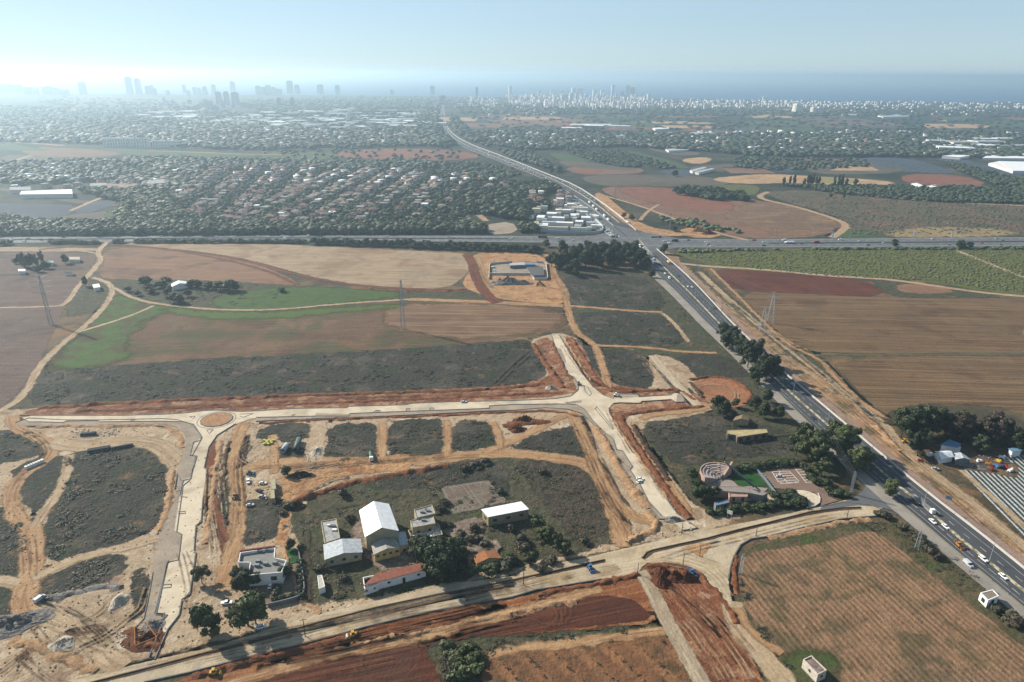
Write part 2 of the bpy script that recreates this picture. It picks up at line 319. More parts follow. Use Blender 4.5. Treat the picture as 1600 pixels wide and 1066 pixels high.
sheet('earthworks', [(1078, 596), (1110, 588), (1140, 590), (1172, 612), (1174, 630), (1140, 640), (1095, 618)], gmat('pit_earth', [c(166, 112, 82), c(184, 132, 98), c(150, 98, 70)], 7, bump=(2, .8), rag=(4, 2, .6)))
for pts in [[(100, 715), (140, 700), (200, 697), (250, 703), (262, 730), (262, 780), (240, 830), (200, 848), (150, 862), (70, 880), (66, 840), (80, 780), (95, 740)],
            [(-200, 670), (0, 672), (50, 674), (78, 690), (70, 706), (30, 722), (0, 728), (-200, 735)],
            [(-200, 800), (0, 792), (35, 800), (42, 860), (30, 905), (0, 905), (-200, 900)],
            [(20, 738), (40, 720), (80, 712), (108, 716), (95, 760), (62, 800), (40, 790), (22, 762)],
            [(60, 905), (110, 880), (160, 868), (196, 866), (200, 890), (150, 918), (90, 940), (50, 950)],
            [(200, 895), (232, 880), (236, 915), (222, 955), (210, 960)],
            [(-200, 920), (0, 915), (28, 915), (26, 960), (0, 975), (-200, 990)]]:
    sheet('scrubland', pts, SCRUB)
for pts in [[(512, 665), (560, 660), (588, 662), (592, 690), (590, 718), (540, 718), (500, 724), (510, 700)],
            [(604, 660), (650, 654), (694, 656), (696, 700), (690, 712), (640, 716), (606, 714)],
            [(705, 658), (760, 656), (778, 672), (776, 698), (740, 706), (704, 710)],
            [(405, 670), (440, 660), (480, 662), (500, 668), (470, 690), (430, 690), (400, 684)],
            [(420, 700), (475, 690), (478, 722), (430, 724)],
            [(800, 695), (860, 672), (900, 662), (915, 700), (910, 718), (870, 708), (800, 704)],
            [(352, 700), (372, 690), (392, 690), (390, 710), (372, 730), (354, 728)],
            [(350, 738), (366, 740), (360, 800), (345, 840), (340, 800)],
            [(378, 786), (400, 778), (450, 778), (452, 800), (448, 835), (400, 850), (376, 852), (380, 820)]]:
    sheet('scrubland', pts, SCRUB)
sheet('scrubland', [(450, 800), (500, 772), (560, 752), (620, 738), (700, 724), (780, 710), (850, 712), (915, 726), (935, 760), (958, 800), (965, 840), (930, 858), (860, 876), (760, 895), (680, 915), (600, 930), (500, 945), (478, 940), (476, 880), (460, 840)], SCRUBG, label='overgrown plot around the abandoned school buildings')
sheet('scrubland', [(560, 756), (640, 738), (740, 722), (790, 722), (800, 780), (740, 785), (690, 760), (600, 768)], SCRUB)
sheet('scrubland', [(800, 722), (850, 716), (912, 730), (932, 765), (952, 800), (955, 835), (900, 850), (880, 820), (860, 800), (830, 760)], gmat('brown_scrub', [c(78, 74, 62), c(98, 90, 78), c(110, 100, 88)], 3.4, [(c(80, 86, 58), 20, .58, .6)], bump=(3, 2.2), rag=(6, 3, 1), fine=(.8, .2)))
sheet('grass', [(958, 785), (975, 790), (985, 810), (975, 822), (966, 815)], SCRUBG)
sheet('earthworks', [(735, 396), (800, 390), (850, 400), (864, 420), (884, 450), (888, 476), (840, 474), (770, 466), (728, 452), (722, 440), (738, 420)], DIRT)
# ---- bottom: red ploughed field, ditch, orchard plot
sheet('earthworks', [(200, 1100), (300, 1053), (400, 1024), (500, 1001), (569, 984), (668, 960), (800, 936), (940, 907), (1000, 900), (1020, 940), (1030, 975), (960, 980), (830, 990), (700, 1000), (560, 1030), (400, 1066), (250, 1110)], gmat('red_verge', [c(136, 82, 54), c(160, 102, 68), c(120, 70, 46)], 12, [(c(188, 142, 102), 14, .58, .7)], streak=(ang((300, 1053), (940, 907)), 40, 2, .6, c(184, 136, 96)), bump=(1.6, .6), rag=(4, 2, .6)))
DRED = gmat('dark_red_tilled', [c(94, 54, 42), c(110, 64, 48), c(100, 58, 44)], 18, [(c(124, 78, 58), 22, .6, .5)], streak=[(ang((400, 1066), (690, 1005)), 40, .8, .5, c(140, 92, 66)), (ang((400, 1066), (690, 1005)), 60, 2.5, .4, c(92, 54, 40))], bump=(1.2, .35), rag=(4, 1.4, .5))
sheet('field', [(330, 1120), (400, 1062), (520, 1035), (620, 1012), (665, 1004), (678, 1030), (690, 1066), (700, 1120)], DRED)
sheet('field', [(690, 1002), (740, 975), (800, 962), (880, 940), (940, 930), (985, 935), (1012, 955), (1020, 968), (970, 974), (880, 984), (800, 992), (720, 1000)], DRED)
sheet('scrubland', [(668, 1004), (760, 1000), (880, 990), (980, 978), (1035, 972), (1045, 985), (960, 1000), (860, 1012), (770, 1018), (740, 1025), (745, 1060), (760, 1120), (690, 1120), (684, 1050)], SCRUBG)
sheet('field', [(745, 1030), (790, 1018), (900, 1012), (1000, 998), (1046, 990), (1062, 1030), (1090, 1090), (760, 1100)], gmat('orchard_soil', [c(128, 92, 66), c(150, 108, 78), c(112, 88, 62)], 8, [(c(92, 88, 62), 10, .56, .6)], rows=(ang((800, 1010), (850, 1062)), 7.5, .8, c(176, 128, 92), .25), bump=(1.6, .7), rag=(3, 1.2, .5)))
sheet('earthworks', [(1010, 882), (1050, 880), (1085, 890), (1110, 915), (1135, 945), (1140, 980), (1180, 1035), (1215, 1110), (1110, 1110), (1080, 1020), (1045, 968), (1025, 925), (1000, 895)], gmat('excavated_red', [c(134, 78, 52), c(156, 100, 70), c(176, 122, 90)], 7, [(c(206, 172, 142), 12, .6, .75), (c(112, 62, 42), 10, .6, .6)], streak=[(ang((1040, 900), (1140, 1020)), 16, 1.2, .6, c(186, 140, 108)), (ang((1040, 900), (1140, 1020)), 12, .7, .5, c(116, 70, 48))], bump=(1.3, .7), rag=(4, 2, .8)))
# ---- right of the highway
ROWG = ang((1205, 840), (1420, 1066))
FG = gmat('rowed_field', [c(156, 122, 94), c(174, 138, 108), c(140, 112, 86)], 10, [(c(108, 104, 72), 12, .54, .7), (c(184, 146, 112), 20, .6, .5), (c(96, 84, 66), 6, .62, .5)], rows=(ROWG, 2.1, .5, c(100, 82, 62), .5), streak=(ROWG, 12, .8, .35, c(96, 92, 66)), bump=(1.3, .6), rag=(4, 2.5, 1))
sheet('scrubland', [(1190, 846), (1290, 826), (1370, 803), (1402, 820), (1433, 815), (1480, 855), (1560, 920), (1620, 975), (1900, 1180), (1260, 1120), (1200, 1040), (1152, 960), (1148, 880)], gmat('verge_green', [c(88, 92, 62), c(112, 104, 78), c(84, 98, 56)], 7, [(c(132, 112, 86), 9, .56, .7), (c(80, 108, 50), 14, .58, .6)], bump=(2, 1.0), rag=(4, 2.5, 1)))
sheet('field', [(1156, 864), (1240, 855), (1307, 842), (1366, 826), (1392, 846), (1435, 880), (1482, 918), (1530, 955), (1600, 1010), (1800, 1160), (1240, 1120), (1236, 1040), (1226, 1021), (1200, 1000), (1172, 965), (1151, 914)], FG, label='rowed brown field in the lower right corner')
sheet('grass', [(1222, 1022), (1260, 1016), (1300, 1020), (1310, 1060), (1290, 1090), (1240, 1070)], GREEN)
# big tan field on the right of the highway
sheet('dirt_verge', [(1030, 388), (1060, 400), (1110, 440), (1180, 500), (1290, 560), (1400, 700), (1500, 760), (1620, 860), (1700, 1000), (1600, 892), (1460, 782), (1345, 685), (1213, 575), (1138, 502), (1083, 441)], gmat('verge_dirt', [c(160, 126, 94), c(180, 144, 108), c(142, 112, 84)], 8, [(c(112, 104, 78), 9, .51, .85), (c(176, 140, 128), 12, .58, .5), (c(206, 178, 144), 14, .6, .6)], streak=(ang((1213, 575), (1460, 782)), 30, 1.5, .45, c(206, 172, 132)), bump=(1.6, .6), rag=(5, 3, 1)))
sheet('scrubland', [(1052, 398), (1090, 412), (1130, 455), (1195, 500), (1225, 535), (1290, 560), (1310, 600), (1390, 660), (1370, 655), (1290, 595), (1240, 560), (1190, 520), (1130, 470), (1090, 432)], SCRUBG)
sheet('field', [(1048, 390), (1300, 388), (1600, 388), (1900, 388), (1900, 470), (1600, 462), (1540, 456), (1450, 440), (1380, 434), (1300, 434), (1160, 422), (1110, 415), (1075, 405)], OLIVEV, label='green vineyard field south of the cross highway')
sheet('field', [(1360, 436), (1420, 440), (1560, 462), (1560, 466), (1400, 466), (1380, 455)], SCRUBG)
sheet('field', [(1400, 444), (1450, 444), (1500, 456), (1450, 460), (1402, 456)], BROWN)
sheet('field', [(1150, 455), (1240, 458), (1380, 466), (1560, 466), (1900, 468), (1900, 552), (1600, 552), (1290, 554), (1240, 540), (1200, 505)], TAN)
sheet('field', [(1110, 420), (1200, 424), (1350, 436), (1392, 465), (1270, 460), (1150, 455), (1128, 436)], REDP)
sheet('field', [(1290, 558), (1600, 555), (1950, 555), (2000, 700), (1600, 640), (1460, 628), (1400, 640), (1380, 650), (1340, 610)], TAN)
sheet('grass', [(1200, 553), (1300, 554), (1600, 551), (1900, 551), (1900, 555), (1600, 555), (1300, 557), (1210, 556)], gmat('weed_line', [c(96, 100, 76), c(120, 118, 96)], 5, rag=(5, 1.5, .8)))
sheet('yard_ground', [(1400, 690), (1470, 680), (1560, 690), (1640, 720), (1600, 712), (1560, 735), (1500, 738), (1470, 728), (1420, 712)], gmat('yard_dirt', [c(104, 92, 80), c(128, 108, 90), c(88, 80, 70)], 9, rag=(4, 3, 1)))
sheet('scrubland', [(1390, 650), (1440, 660), (1560, 676), (1700, 680), (1700, 715), (1600, 705), (1500, 690), (1420, 692)], SCRUBG)
# white plastic covered rows
PL = ang((1497, 733), (1600, 838))
def plastic():
    s = NT('plastic_mulch_rows'); v = s.n('ShaderNodeSeparateXYZ'); s.t.links.new(s.rotmap(PL, 1, 1), v.inputs[0])
    ph = s.ma('MULTIPLY', s.ma('ADD', v.outputs[1], s.ma('MULTIPLY', s.noise(30, 2), .3)), 2*math.pi/2.1)
    w = s.ss(s.ma('SINE', ph), -.1, .25)
    dirt = s.ramp(s.noise(1.5, 5), [(.3, c(66, 70, 60)), (.7, c(96, 96, 80))]); pl_ = s.ramp(s.noise(1.2, 5, .7), [(.3, c(150, 156, 158)), (.6, c(205, 210, 208))])
    s.put(s.b.inputs['Base Color'], s.mix(w, dirt, pl_)); s.b.inputs['Roughness'].default_value = .45; s.bump(w, .35)
    e = s.attr('e').outputs['Fac']; s.t.links.new(s.ss(s.ma('ADD', e, s.ma('MULTIPLY', s.ma('SUBTRACT', s.noise(2, 3), .5), 1.5)), -.2, .2), s.b.inputs['Alpha']); s.m['soft_edge'] = 1; return s.m
sheet('planted_rows', [(1498, 734), (1520, 736), (1560, 742), (1590, 748), (1592, 726), (1566, 720), (1562, 712), (1620, 712), (1800, 760), (1800, 980), (1650, 880), (1598, 836)], plastic(), sm=0)
# ================================================================ ROADS AND TRACKS
TR = track_mat('dirt_track', c(194, 160, 122), c(176, 138, 102), c(158, 120, 88), rag=(6, 2.6, 1.6))
TRP = track_mat('pale_track', c(196, 174, 144), c(180, 156, 126), c(160, 134, 106), rag=(6, 2.2, 1.4))
TRR = track_mat('red_track', c(126, 74, 52), c(150, 92, 64), c(96, 54, 40), rag=(6, 2.4, 1.4))
TRG = track_mat('grey_track', c(184, 166, 142), c(164, 146, 122), c(200, 184, 158))
TK = [  # (polyline, width, material)
 ([(60, 370+20), (175, 381), (245, 388), (330, 397), (400, 411), (440, 424), (500, 437), (560, 447), (640, 452), (728, 454)], 5, TRR),
 ([(250, 388), (350, 405), (420, 424), (450, 438), (466, 446)], 3.5, TRR),
 ([(168, 378), (150, 395), (160, 405), (148, 420), (135, 434)], 5, TRP), ([(0, 392), (80, 391), (130, 392), (148, 396)], 3, TRP),
 ([(135, 434), (120, 450), (108, 470), (96, 478)], 4, TRP), ([(0, 481), (60, 480), (100, 478)], 3, TRP),
 ([(145, 434), (165, 440), (178, 450), (170, 470), (150, 495), (120, 520), (88, 545), (60, 575), (48, 600), (30, 625), (8, 640), (-40, 655)], 4.5, TRP),
 ([(178, 450), (210, 468), (250, 476), (330, 484), (400, 485), (450, 483), (500, 478), (560, 473), (640, 468)], 3.5, TRP),
 ([(120, 520), (170, 505), (215, 490), (240, 478)], 3, TRP), ([(640, 468), (700, 470), (760, 472), (830, 476), (880, 478)], 7, TR),
 ([(728, 398), (738, 408), (742, 430), (752, 450), (768, 468), (778, 474)], 9, TRR), ([(745, 400), (752, 420), (758, 440), (770, 455), (800, 463)], 5, TR),
 ([(850, 395), (862, 410), (866, 430), (884, 452), (886, 478), (892, 500), (900, 520), (925, 535), (936, 552), (942, 575), (950, 600), (948, 608)], 5, TR),
 ([(884, 478), (940, 482), (1000, 487), (1035, 488)], 4, TR), ([(925, 540), (960, 541), (1010, 543), (1060, 550), (1120, 552)], 3.5, TR),
 ([(1036, 490), (1058, 510), (1076, 535)], 3, TRP), ([(1150, 500), (1100, 505), (1100, 505)], 1, TRP),
 # lower left site tracks
 ([(20, 650), (20, 668), (48, 678), (80, 694), (84, 706), (70, 722), (40, 738), (18, 760), (16, 790), (30, 815), (48, 830)], 6, TR),
 ([(80, 690), (120, 700), (180, 690), (240, 692), (262, 705), (280, 725)], 10, TRP), ([(108, 712), (105, 740), (88, 775), (60, 810), (50, 835)], 4, TRP),
 ([(48, 825), (50, 870), (48, 900), (36, 935), (44, 960), (60, 975)], 8, TR), ([(52, 905), (100, 882), (150, 864), (200, 855), (250, 840)], 4.5, TRP), ([(-20, 905), (30, 912)], 5, TRP),
 ([(44, 960), (90, 968), (140, 990), (170, 1030), (190, 1045)], 7, TRP),
 # middle site tracks
 ([(330, 690), (325, 760), (335, 800), (350, 840), (358, 870), (352, 905)], 4, TRR), ([(382, 660), (368, 690), (366, 720), (372, 760), (372, 800), (368, 850), (352, 895), (350, 925)], 6, TR),
 ([(372, 740), (400, 728), (450, 722), (520, 722), (575, 722), (640, 722), (700, 716), (760, 708), (830, 710), (880, 718), (915, 722), (940, 745), (965, 800), (972, 850)], 8, TR),
 ([(440, 745), (500, 738), (560, 728), (640, 722)], 14, DIRT), ([(440, 780), (470, 758), (520, 735)], 12, DIRT), ([(455, 780), (445, 810), (440, 850)], 4, DIRT),
 ([(760, 706), (800, 690), (850, 665), (880, 650), (900, 645)], 5, TR), ([(597, 662), (597, 722)], 4.5, TR), ([(698, 656), (699, 712)], 4, TR), ([(780, 700), (782, 680), (768, 660)], 4, TR),
 ([(895, 650), (915, 690), (930, 730), (950, 770), (985, 810), (1020, 815)], 6, TR), ([(945, 780), (962, 810), (972, 855)], 5, TR),
 ([(500, 650), (495, 690), (490, 722)], 8, PALED), ([(430, 740), (428, 700), (425, 680)], 4, TR),
 ([(1020, 557), (1040, 580), (1060, 605), (1090, 632)], 5, TRG), ([(990, 660), (1005, 700), (1040, 745), (1068, 790), (1085, 812)], 3.5, TR), ([(1000, 655), (1020, 648), (1060, 645), (1110, 638)], 4, TR),
 # bottom
 ([(940, 920), (700, 985), (620, 1003), (500, 1025), (400, 1058), (330, 1085)], 4, TR), ([(750, 1028), (800, 1014), (900, 1006), (1000, 990), (1040, 984)], 3.5, TR),
 ([(1143, 940), (1150, 975), (1186, 1020), (1216, 1055), (1260, 1110)], 7.5, TRP), ([(1152, 950), (1160, 975), (1200, 1010), (1222, 1022)], 3, TR),
 # right
 ([(1092, 425), (1130, 460), (1175, 500), (1220, 535), (1290, 590), (1330, 625), (1390, 668), (1400, 690), (1450, 735), (1530, 795), (1620, 870)], 5, TRP),
 ([(1110, 420), (1140, 450), (1190, 500), (1230, 540), (1280, 560), (1300, 585), (1340, 625), (1385, 655)], 3, TR),
 ([(1060, 412), (1110, 417), (1200, 422), (1300, 432), (1345, 434), (1400, 438), (1480, 450), (1560, 461), (1700, 470)], 6, TRP),
 ([(1490, 390), (1540, 410), (1600, 434), (1700, 470)], 5, TRP), ([(1500, 735), (1560, 785), (1620, 842)], 2.5, TRP),
]
for pts, w, m in TK: ribbon('dirt_track', pts, w, m)
# ---- unpaved main road along the bottom
CRO = [(-100, 1130), (97, 1066), (166, 1051), (241, 1032), (346, 1008), (400, 990), (480, 965), (561, 946), (641, 927), (695, 914), (800, 901), (835, 887), (907, 874), (988, 855), (1040, 842), (1068, 836), (1149, 820), (1200, 810), (1280, 793), (1318, 783), (1355, 779), (1385, 790), (1372, 800),
       (1371, 807), (1315, 811), (1251, 826), (1200, 839), (1173, 843), (1157, 852), (1146, 871), (1141, 887), (1137, 906), (1141, 925), (1145, 952), (1135, 942), (1119, 930), (1103, 906), (1082, 887), (1052, 879), (1009, 881), (993, 898), (974, 903), (939, 905), (862, 918), (840, 921), (800, 933), (695, 954), (668, 956), (569, 980), (499, 1000), (467, 1008), (400, 1024), (295, 1051), (225, 1066), (150, 1100), (60, 1140)]
CROAD = gmat('unpaved_main_road', [c(192, 176, 150), c(206, 190, 162), c(178, 160, 134)], 12, [(c(186, 160, 120), 18, .54, .6), (c(176, 168, 158), 14, .6, .6)], streak=(ang((400, 1000), (800, 912)), 40, 1.2, .4, c(174, 152, 122)), bump=(1.2, .2), rag=(3, .8, .5), fine=(.7, .07))
sheet('unpaved_road', CRO, CROAD, sm=0, z=.20, label='broad unpaved road running diagonally across the bottom of the site')
ribbon('gravel_road', [(1000, 893), (1012, 910), (1034, 955), (1064, 1010), (1098, 1070), (1130, 1120)], 5.2, TRG, z=.21)
# ---- pale new road base: outlines traced in the photograph
LIGHT = [(31, 650), (116, 650), (192, 650), (263, 648), (296, 645.5), (318, 642.5), (339, 641.8), (360, 643), (376, 644), (400, 643), (463, 639), (542, 638), (544, 636), (634, 633.4), (642, 631.3), (705, 628.7), (800, 627), (866, 624), (892, 619.5), (903, 610), (903.7, 602), (897, 590), (888, 586), (876, 560), (866, 539), (862, 525), (873.5, 524), (879, 534), (892, 555), (909, 584), (926, 605), (942, 618), (958, 623.5), (960, 617), (997, 617), (998, 621), (1049, 618), (1049, 615), (1062.6, 614.8), (1071.8, 628.7), (1056, 629.5), (1049, 625), (1002, 628), (1001, 631), (968, 630), (958, 631), (951, 638), (952, 646), (960, 660), (971, 679), (984, 692), (1000, 717), (1023, 755), (1039, 778), (1058, 804), (1075, 816), (1090, 826),
         (1066, 830), (1046, 812), (1033, 806), (1012, 783), (1000, 759), (984, 735), (988, 730), (972, 705), (963, 703.5), (958, 686.5), (947, 678.6), (926, 658), (913, 640), (900, 632.5), (870, 632), (800, 633), (764, 635), (765, 639), (597, 645), (546, 647), (546, 651), (493, 651), (400, 653), (368, 663), (339, 681), (326, 700), (319, 732), (322.5, 734), (321.7, 752), (316.7, 783), (314, 817), (306, 822), (303, 861), (306, 865), (296.5, 930), (284, 938), (280, 962), (262, 985), (242, 1032), (232, 1030), (250, 985), (257, 960), (242, 959), (263, 877), (278.5, 874.5), (284, 833), (272, 832), (281, 775), (286, 752), (298, 749.5), (306, 713), (297, 713), (302, 692), (314, 689), (314, 681), (303, 664), (288, 660), (255, 659), (156, 660), (154, 658), (104, 659), (99, 661), (63, 660), (45, 660), (36, 655)]
GREY = [(24, 661), (45, 654), (99, 657), (160, 657), (255, 655), (278, 657), (300, 664), (316, 684), (312, 692), (300, 713), (308, 714), (296, 752), (286, 760), (276, 832), (284, 836), (279, 876), (262, 880), (244, 962), (262, 962), (240, 985), (205, 990), (225, 968), (233, 930), (239, 895), (244, 850), (264, 801), (273, 780), (278, 752), (278, 731), (291.5, 694), (289, 678.6), (276, 668), (256, 663), (184, 664), (63, 666), (30, 666)]
GREY2 = [(400, 659), (493, 655), (600, 651), (689, 647), (762, 643), (800, 642), (852, 638), (887, 640), (910, 647), (923, 660), (947, 684), (968, 723), (984, 752), (1001, 778), (1030, 812), (1045, 812), (1010, 770), (1000, 740), (985, 700), (960, 680), (930, 650), (905, 630), (800, 632), (700, 636), (560, 643), (400, 650)]
GREY3 = [(30, 648.5), (192, 648), (262, 646), (262, 650), (30, 652)]
ISL = [(300, 661), (320, 655), (340, 660)]
sheet('parking_strip', GREY, GREYG, sm=0, z=.235); sheet('parking_strip', GREY2, GREYG, sm=0, z=.235)
sheet('new_road', LIGHT, PALEG, sm=0, z=.25, label='pale compacted base of the new streets joined by a roundabout')
CRE = lambda cx, cy, r, n=28: [(P(cx, cy)[0]+r*math.cos(2*math.pi*i/n), P(cx, cy)[1]+r*math.sin(2*math.pi*i/n)) for i in range(n)]
RC = (338.5, 656.5)
# parking bays that stay grey inside the light strip
BAY = [[(493, 646.5), (545, 648), (545, 651.5), (493, 653)], [(764, 635), (800, 634), (870, 633), (905, 638), (890, 641), (765, 643)], [(963, 703.5), (972, 705), (988, 730), (981, 731), (968, 716)], [(960, 618), (997, 618.5), (997, 621), (962, 622)],
       [(104, 657), (156, 657.5), (155, 659.3), (100, 660)], [(588, 642), (593, 642), (593, 645.5), (587, 645.5)], [(635, 639.5), (640, 639.5), (640, 643), (634, 643)], [(672, 638), (677, 638), (677, 641.5), (671, 641.5)], [(457, 648), (461, 648), (460, 651), (455, 651)], [(209, 656), (211, 656), (206, 660), (202, 660)],
       [(1058, 616), (1063, 616), (1070, 628), (1057, 629)], [(870, 545), (876, 545), (885, 566), (880, 568)]]
for b_ in BAY: sheet('parking_bay', b_, GREYG, sm=0, z=.257, g=1.2)
def kmat(): return smat('kerb_stone', c(128, 130, 130), .8, .15, 2)
def kerb(name, pts, mat=None, w=.32, h=.28, z=.2, world=False, closed=False, top=None):
    "a raised stone edge following a line"
    p = np.array(pts, float) if world else W2(pts)
    if closed: p = np.vstack([p, p[:1]])
    p, _ = resample(p, 3.5) if len(p) < 4 or world else (p, 0)
    n = offs(p); a = p-n*w/2; b = p+n*w/2; k = len(p)
    v = np.vstack([np.column_stack([a, np.full(k, z-.2)]), np.column_stack([a, np.full(k, z+h)]), np.column_stack([b, np.full(k, z+h)]), np.column_stack([b, np.full(k, z-.2)])])
    f = []
    for i in range(k-1):
        for j in range(3): f.append((i+j*k, i+1+j*k, i+1+(j+1)*k, i+(j+1)*k))
    f += [(0, k, 2*k, 3*k), (k-1, 4*k-1, 3*k-1, 2*k-1)]
    return obj(name, v, f, mat or kmat())
def K(pts, **k): o = kerb('kerb', pts, **k); o['kind'] = 'structure'; return o
i0 = LIGHT.index((1071.8, 628.7)) if (1071.8, 628.7) in LIGHT else 44
K(LIGHT[:26]); K(LIGHT[26:46]); K(LIGHT[46:58]); K(LIGHT[59:80]); K(LIGHT[80:101]); K(LIGHT[104:])
K(GREY[:24], w=.25); K(GREY2[:16], w=.25)
K([(273, 705+60), (277, 740), (283, 752)], w=.25)
for pts in [[(278, 801), (290, 800), (290, 803), (278, 804)], [(255, 915), (268, 914), (267, 919), (253, 920)], [(282, 777), (294, 775), (293, 778)],
            [(583, 645), (588, 642), (594, 642), (594, 645)], [(455, 651), (457, 648), (461, 648)], [(634, 643), (635, 639), (640, 639), (640, 642)], [(671, 641), (672, 638), (677, 638), (678, 641)], [(202, 660), (208, 656), (212, 656), (207, 660)], [(930, 640), (932, 636), (958, 670), (957, 672), (930, 640)], [(912, 603), (918, 605), (924, 616), (921, 619), (914, 612), (912, 603)], [(882, 630), (908, 627), (908, 629), (885, 631)], [(296, 652), (305, 651), (302, 655), (296, 652)], [(375, 648), (396, 647), (380, 653), (375, 651)], [(323, 673), (333, 672), (327, 679), (323, 673)]]:
    K(pts, w=.28, h=.2)
# roundabout island
isl = tag(obj('roundabout_island', [(x, y, z) for z in (.2, .5) for x, y in CRE(RC[0], RC[1], 7.4, 40)]+[(P(*RC)[0], P(*RC)[1], .62)],
    [(i, (i+1) % 40, 40+(i+1) % 40, 40+i) for i in range(40)]+[(40+i, 40+(i+1) % 40, 80) for i in range(40)], gmat('island_earth', [c(176, 132, 96), c(196, 154, 116), c(160, 120, 84)], 3, bump=(1, .5), rag=None)), None, None, kind='structure')
K(CRE(RC[0], RC[1], 7.7, 40), world=True, closed=True, w=.4, h=.35); K(CRE(RC[0], RC[1], 9.3, 40), world=True, closed=True, w=.3, h=.12)
# trench and rail fence in the middle of the unpaved road
TRN = [(140, 1070), (241, 1044), (346, 1016), (400, 1002.7), (494, 976), (588, 951.7), (695, 929), (722, 925), (800, 909), (860, 896), (945, 877)]
TRN2 = [(1004, 874), (1010, 866), (1020, 862), (1060, 853), (1103, 844), (1150, 831), (1200, 819), (1267, 802), (1315, 796), (1345, 795)]
TRM = track_mat('trench_earth', c(92, 74, 60), c(120, 98, 78), c(60, 50, 44), rag=(2, .5, .4))
for q in (TRN, TRN2): ribbon('trench', q, 1.5, TRM, z=.27)
for q, dy in ((TRN, -1.5), (TRN2, -1.5)): K([(x, y+dy) for x, y in q], w=.3, h=.35, mat=smat('trench_kerb', c(120, 96, 84), .9))
K([(225, 1067), (295, 1052), (400, 1025), (467, 1009), (499, 1001), (569, 981), (668, 957), (800, 934), (840, 922), (862, 919), (939, 906)], w=.35, h=.3)
K([(1371, 807), (1315, 811.5), (1251, 826), (1200, 839), (1173, 843), (1157, 852), (1146, 871), (1141, 887), (1138, 906)], w=.4, h=.3)
K([(1282, 793), (1318, 785), (1360, 790), (1400, 805)], w=.3, h=.2)
sheet('traffic_island', [(1058, 858), (1085, 852), (1104, 848), (1112, 854), (1100, 868), (1092, 872), (1078, 862)], DIRT, sm=1, z=.29, g=1.2)
# ---- asphalt
def asph(key, base, lines=True):
    s = NT(key); a = tuple(v*.82 for v in base[:3])+(1,); b = tuple(v*1.18 for v in base[:3])+(1,)
    col = s.ramp(s.noise(18, 6, .6), [(.3, a), (.7, b)])
    col = s.mix(s.ma('MULTIPLY', s.ss(s.noise(3, 5, .7), .55, .65), .15), col, c(130, 130, 128)); s.put(s.b.inputs['Base Color'], col)
    s.b.inputs['Roughness'].default_value = .75; s.bump(s.noise(.5, 3), .03); return s.m
ASPH = asph('asphalt', c(98, 100, 104)); ASPL = asph('worn_asphalt', c(122, 124, 126)); CONC = gmat('pale_pavement', [c(160, 154, 146), c(176, 168, 158)], 8, bump=(1, .05), rag=None, fine=(.7, .05))
def band(name, pa, pb, mat, z, kind='structure', n=None):
    "flat surface between two traced edges"
    a, b = resample(W2(pa, 1, False), 5)[0], None
    b0 = W2(pb, 1, False); d = np.r_[0, np.cumsum(np.linalg.norm(np.diff(b0, axis=0), axis=1))]; k = len(a); t = np.linspace(0, d[-1], k)
    da = np.r_[0, np.cumsum(np.linalg.norm(np.diff(a, axis=0), axis=1))]; t = da/da[-1]*d[-1]
    b = np.column_stack([np.interp(t, d, b0[:, 0]), np.interp(t, d, b0[:, 1])])
    v = np.vstack([np.column_stack([a, np.full(k, z)]), np.column_stack([b, np.full(k, z)])])
    o = obj(name, v, [(i, i+1, k+i+1, k+i) for i in range(k-1)], mat); o['kind'] = kind
    me = o.data
    if me.polygons[0].normal.z < 0: me.flip_normals()
    return o
ER = [(694, 165), (694, 172), (695, 187), (702, 205), (725, 222), (800, 250), (862, 275), (900, 290), (940, 316), (975, 343), (1005, 369), (1024, 388), (1050, 410), (1083, 440), (1113, 472), (1138, 500), (1194, 554), (1213, 573.5), (1279, 628.7), (1344.5, 684), (1402, 732.4), (1460, 780), (1525, 829.6), (1600, 890), (1760, 1020)]
EL = [(691, 165), (690, 172), (690, 187), (695, 207), (710, 225), (790, 257), (840, 276), (880, 296), (925, 325), (960, 356), (990, 380), (1010, 405), (1026, 428), (1050, 450), (1085, 485), (1100, 501), (1150, 548), (1200, 598), (1252, 651), (1290, 686), (1345, 735), (1390, 775), (1438, 815), (1497, 866), (1552, 911), (1610, 960), (1760, 1090)]
MD = [(692.5, 165), (692, 172), (693, 187), (699, 206), (717, 223.5), (795, 253.5), (850, 274), (890, 293), (933, 320), (968, 349), (998, 374), (1017, 397), (1047, 428), (1085, 465), (1115, 497), (1128, 510), (1205, 586.7), (1239, 618), (1300, 671), (1331, 698), (1358, 721), (1402, 760), (1431, 781), (1463, 809.5), (1498, 841.7), (1549, 882), (1600, 926), (1760, 1056)]
band('highway', ER, EL, ASPH, .30)
band('highway_shoulder', EL[12:], [(x-7-.012*max(0, y-430), y+5+.01*max(0, y-430)) for x, y in EL[12:]], CONC, .285)
def line(name, pts, w, mat, z, dash=None, sm=1, skip=None):
    p, s_ = resample(W2(pts, sm, False), 3); n = offs(p)
    v = []; f = []; 
    if dash:
        p, s_ = resample(p, dash[0]); n = offs(p)
        for i in range(0, len(p)-1, 1):
            t = p[i+1]-p[i]; t = t/np.linalg.norm(t)*dash[1]; a = p[i]; b = a+t; q = n[i]*w/2; k = len(v)
            v += [(*(a-q), z), (*(b-q), z), (*(b+q), z), (*(a+q), z)]; f.append((k, k+1, k+2, k+3))
    else:
        k = len(p); v = [(*(a), z) for a in p-n*w/2]+[(*(a), z) for a in p+n*w/2]; f = [(i, i+1, k+i+1, k+i) for i in range(k-1)]
    o = obj(name, v, f, mat); o['kind'] = 'structure'; return o
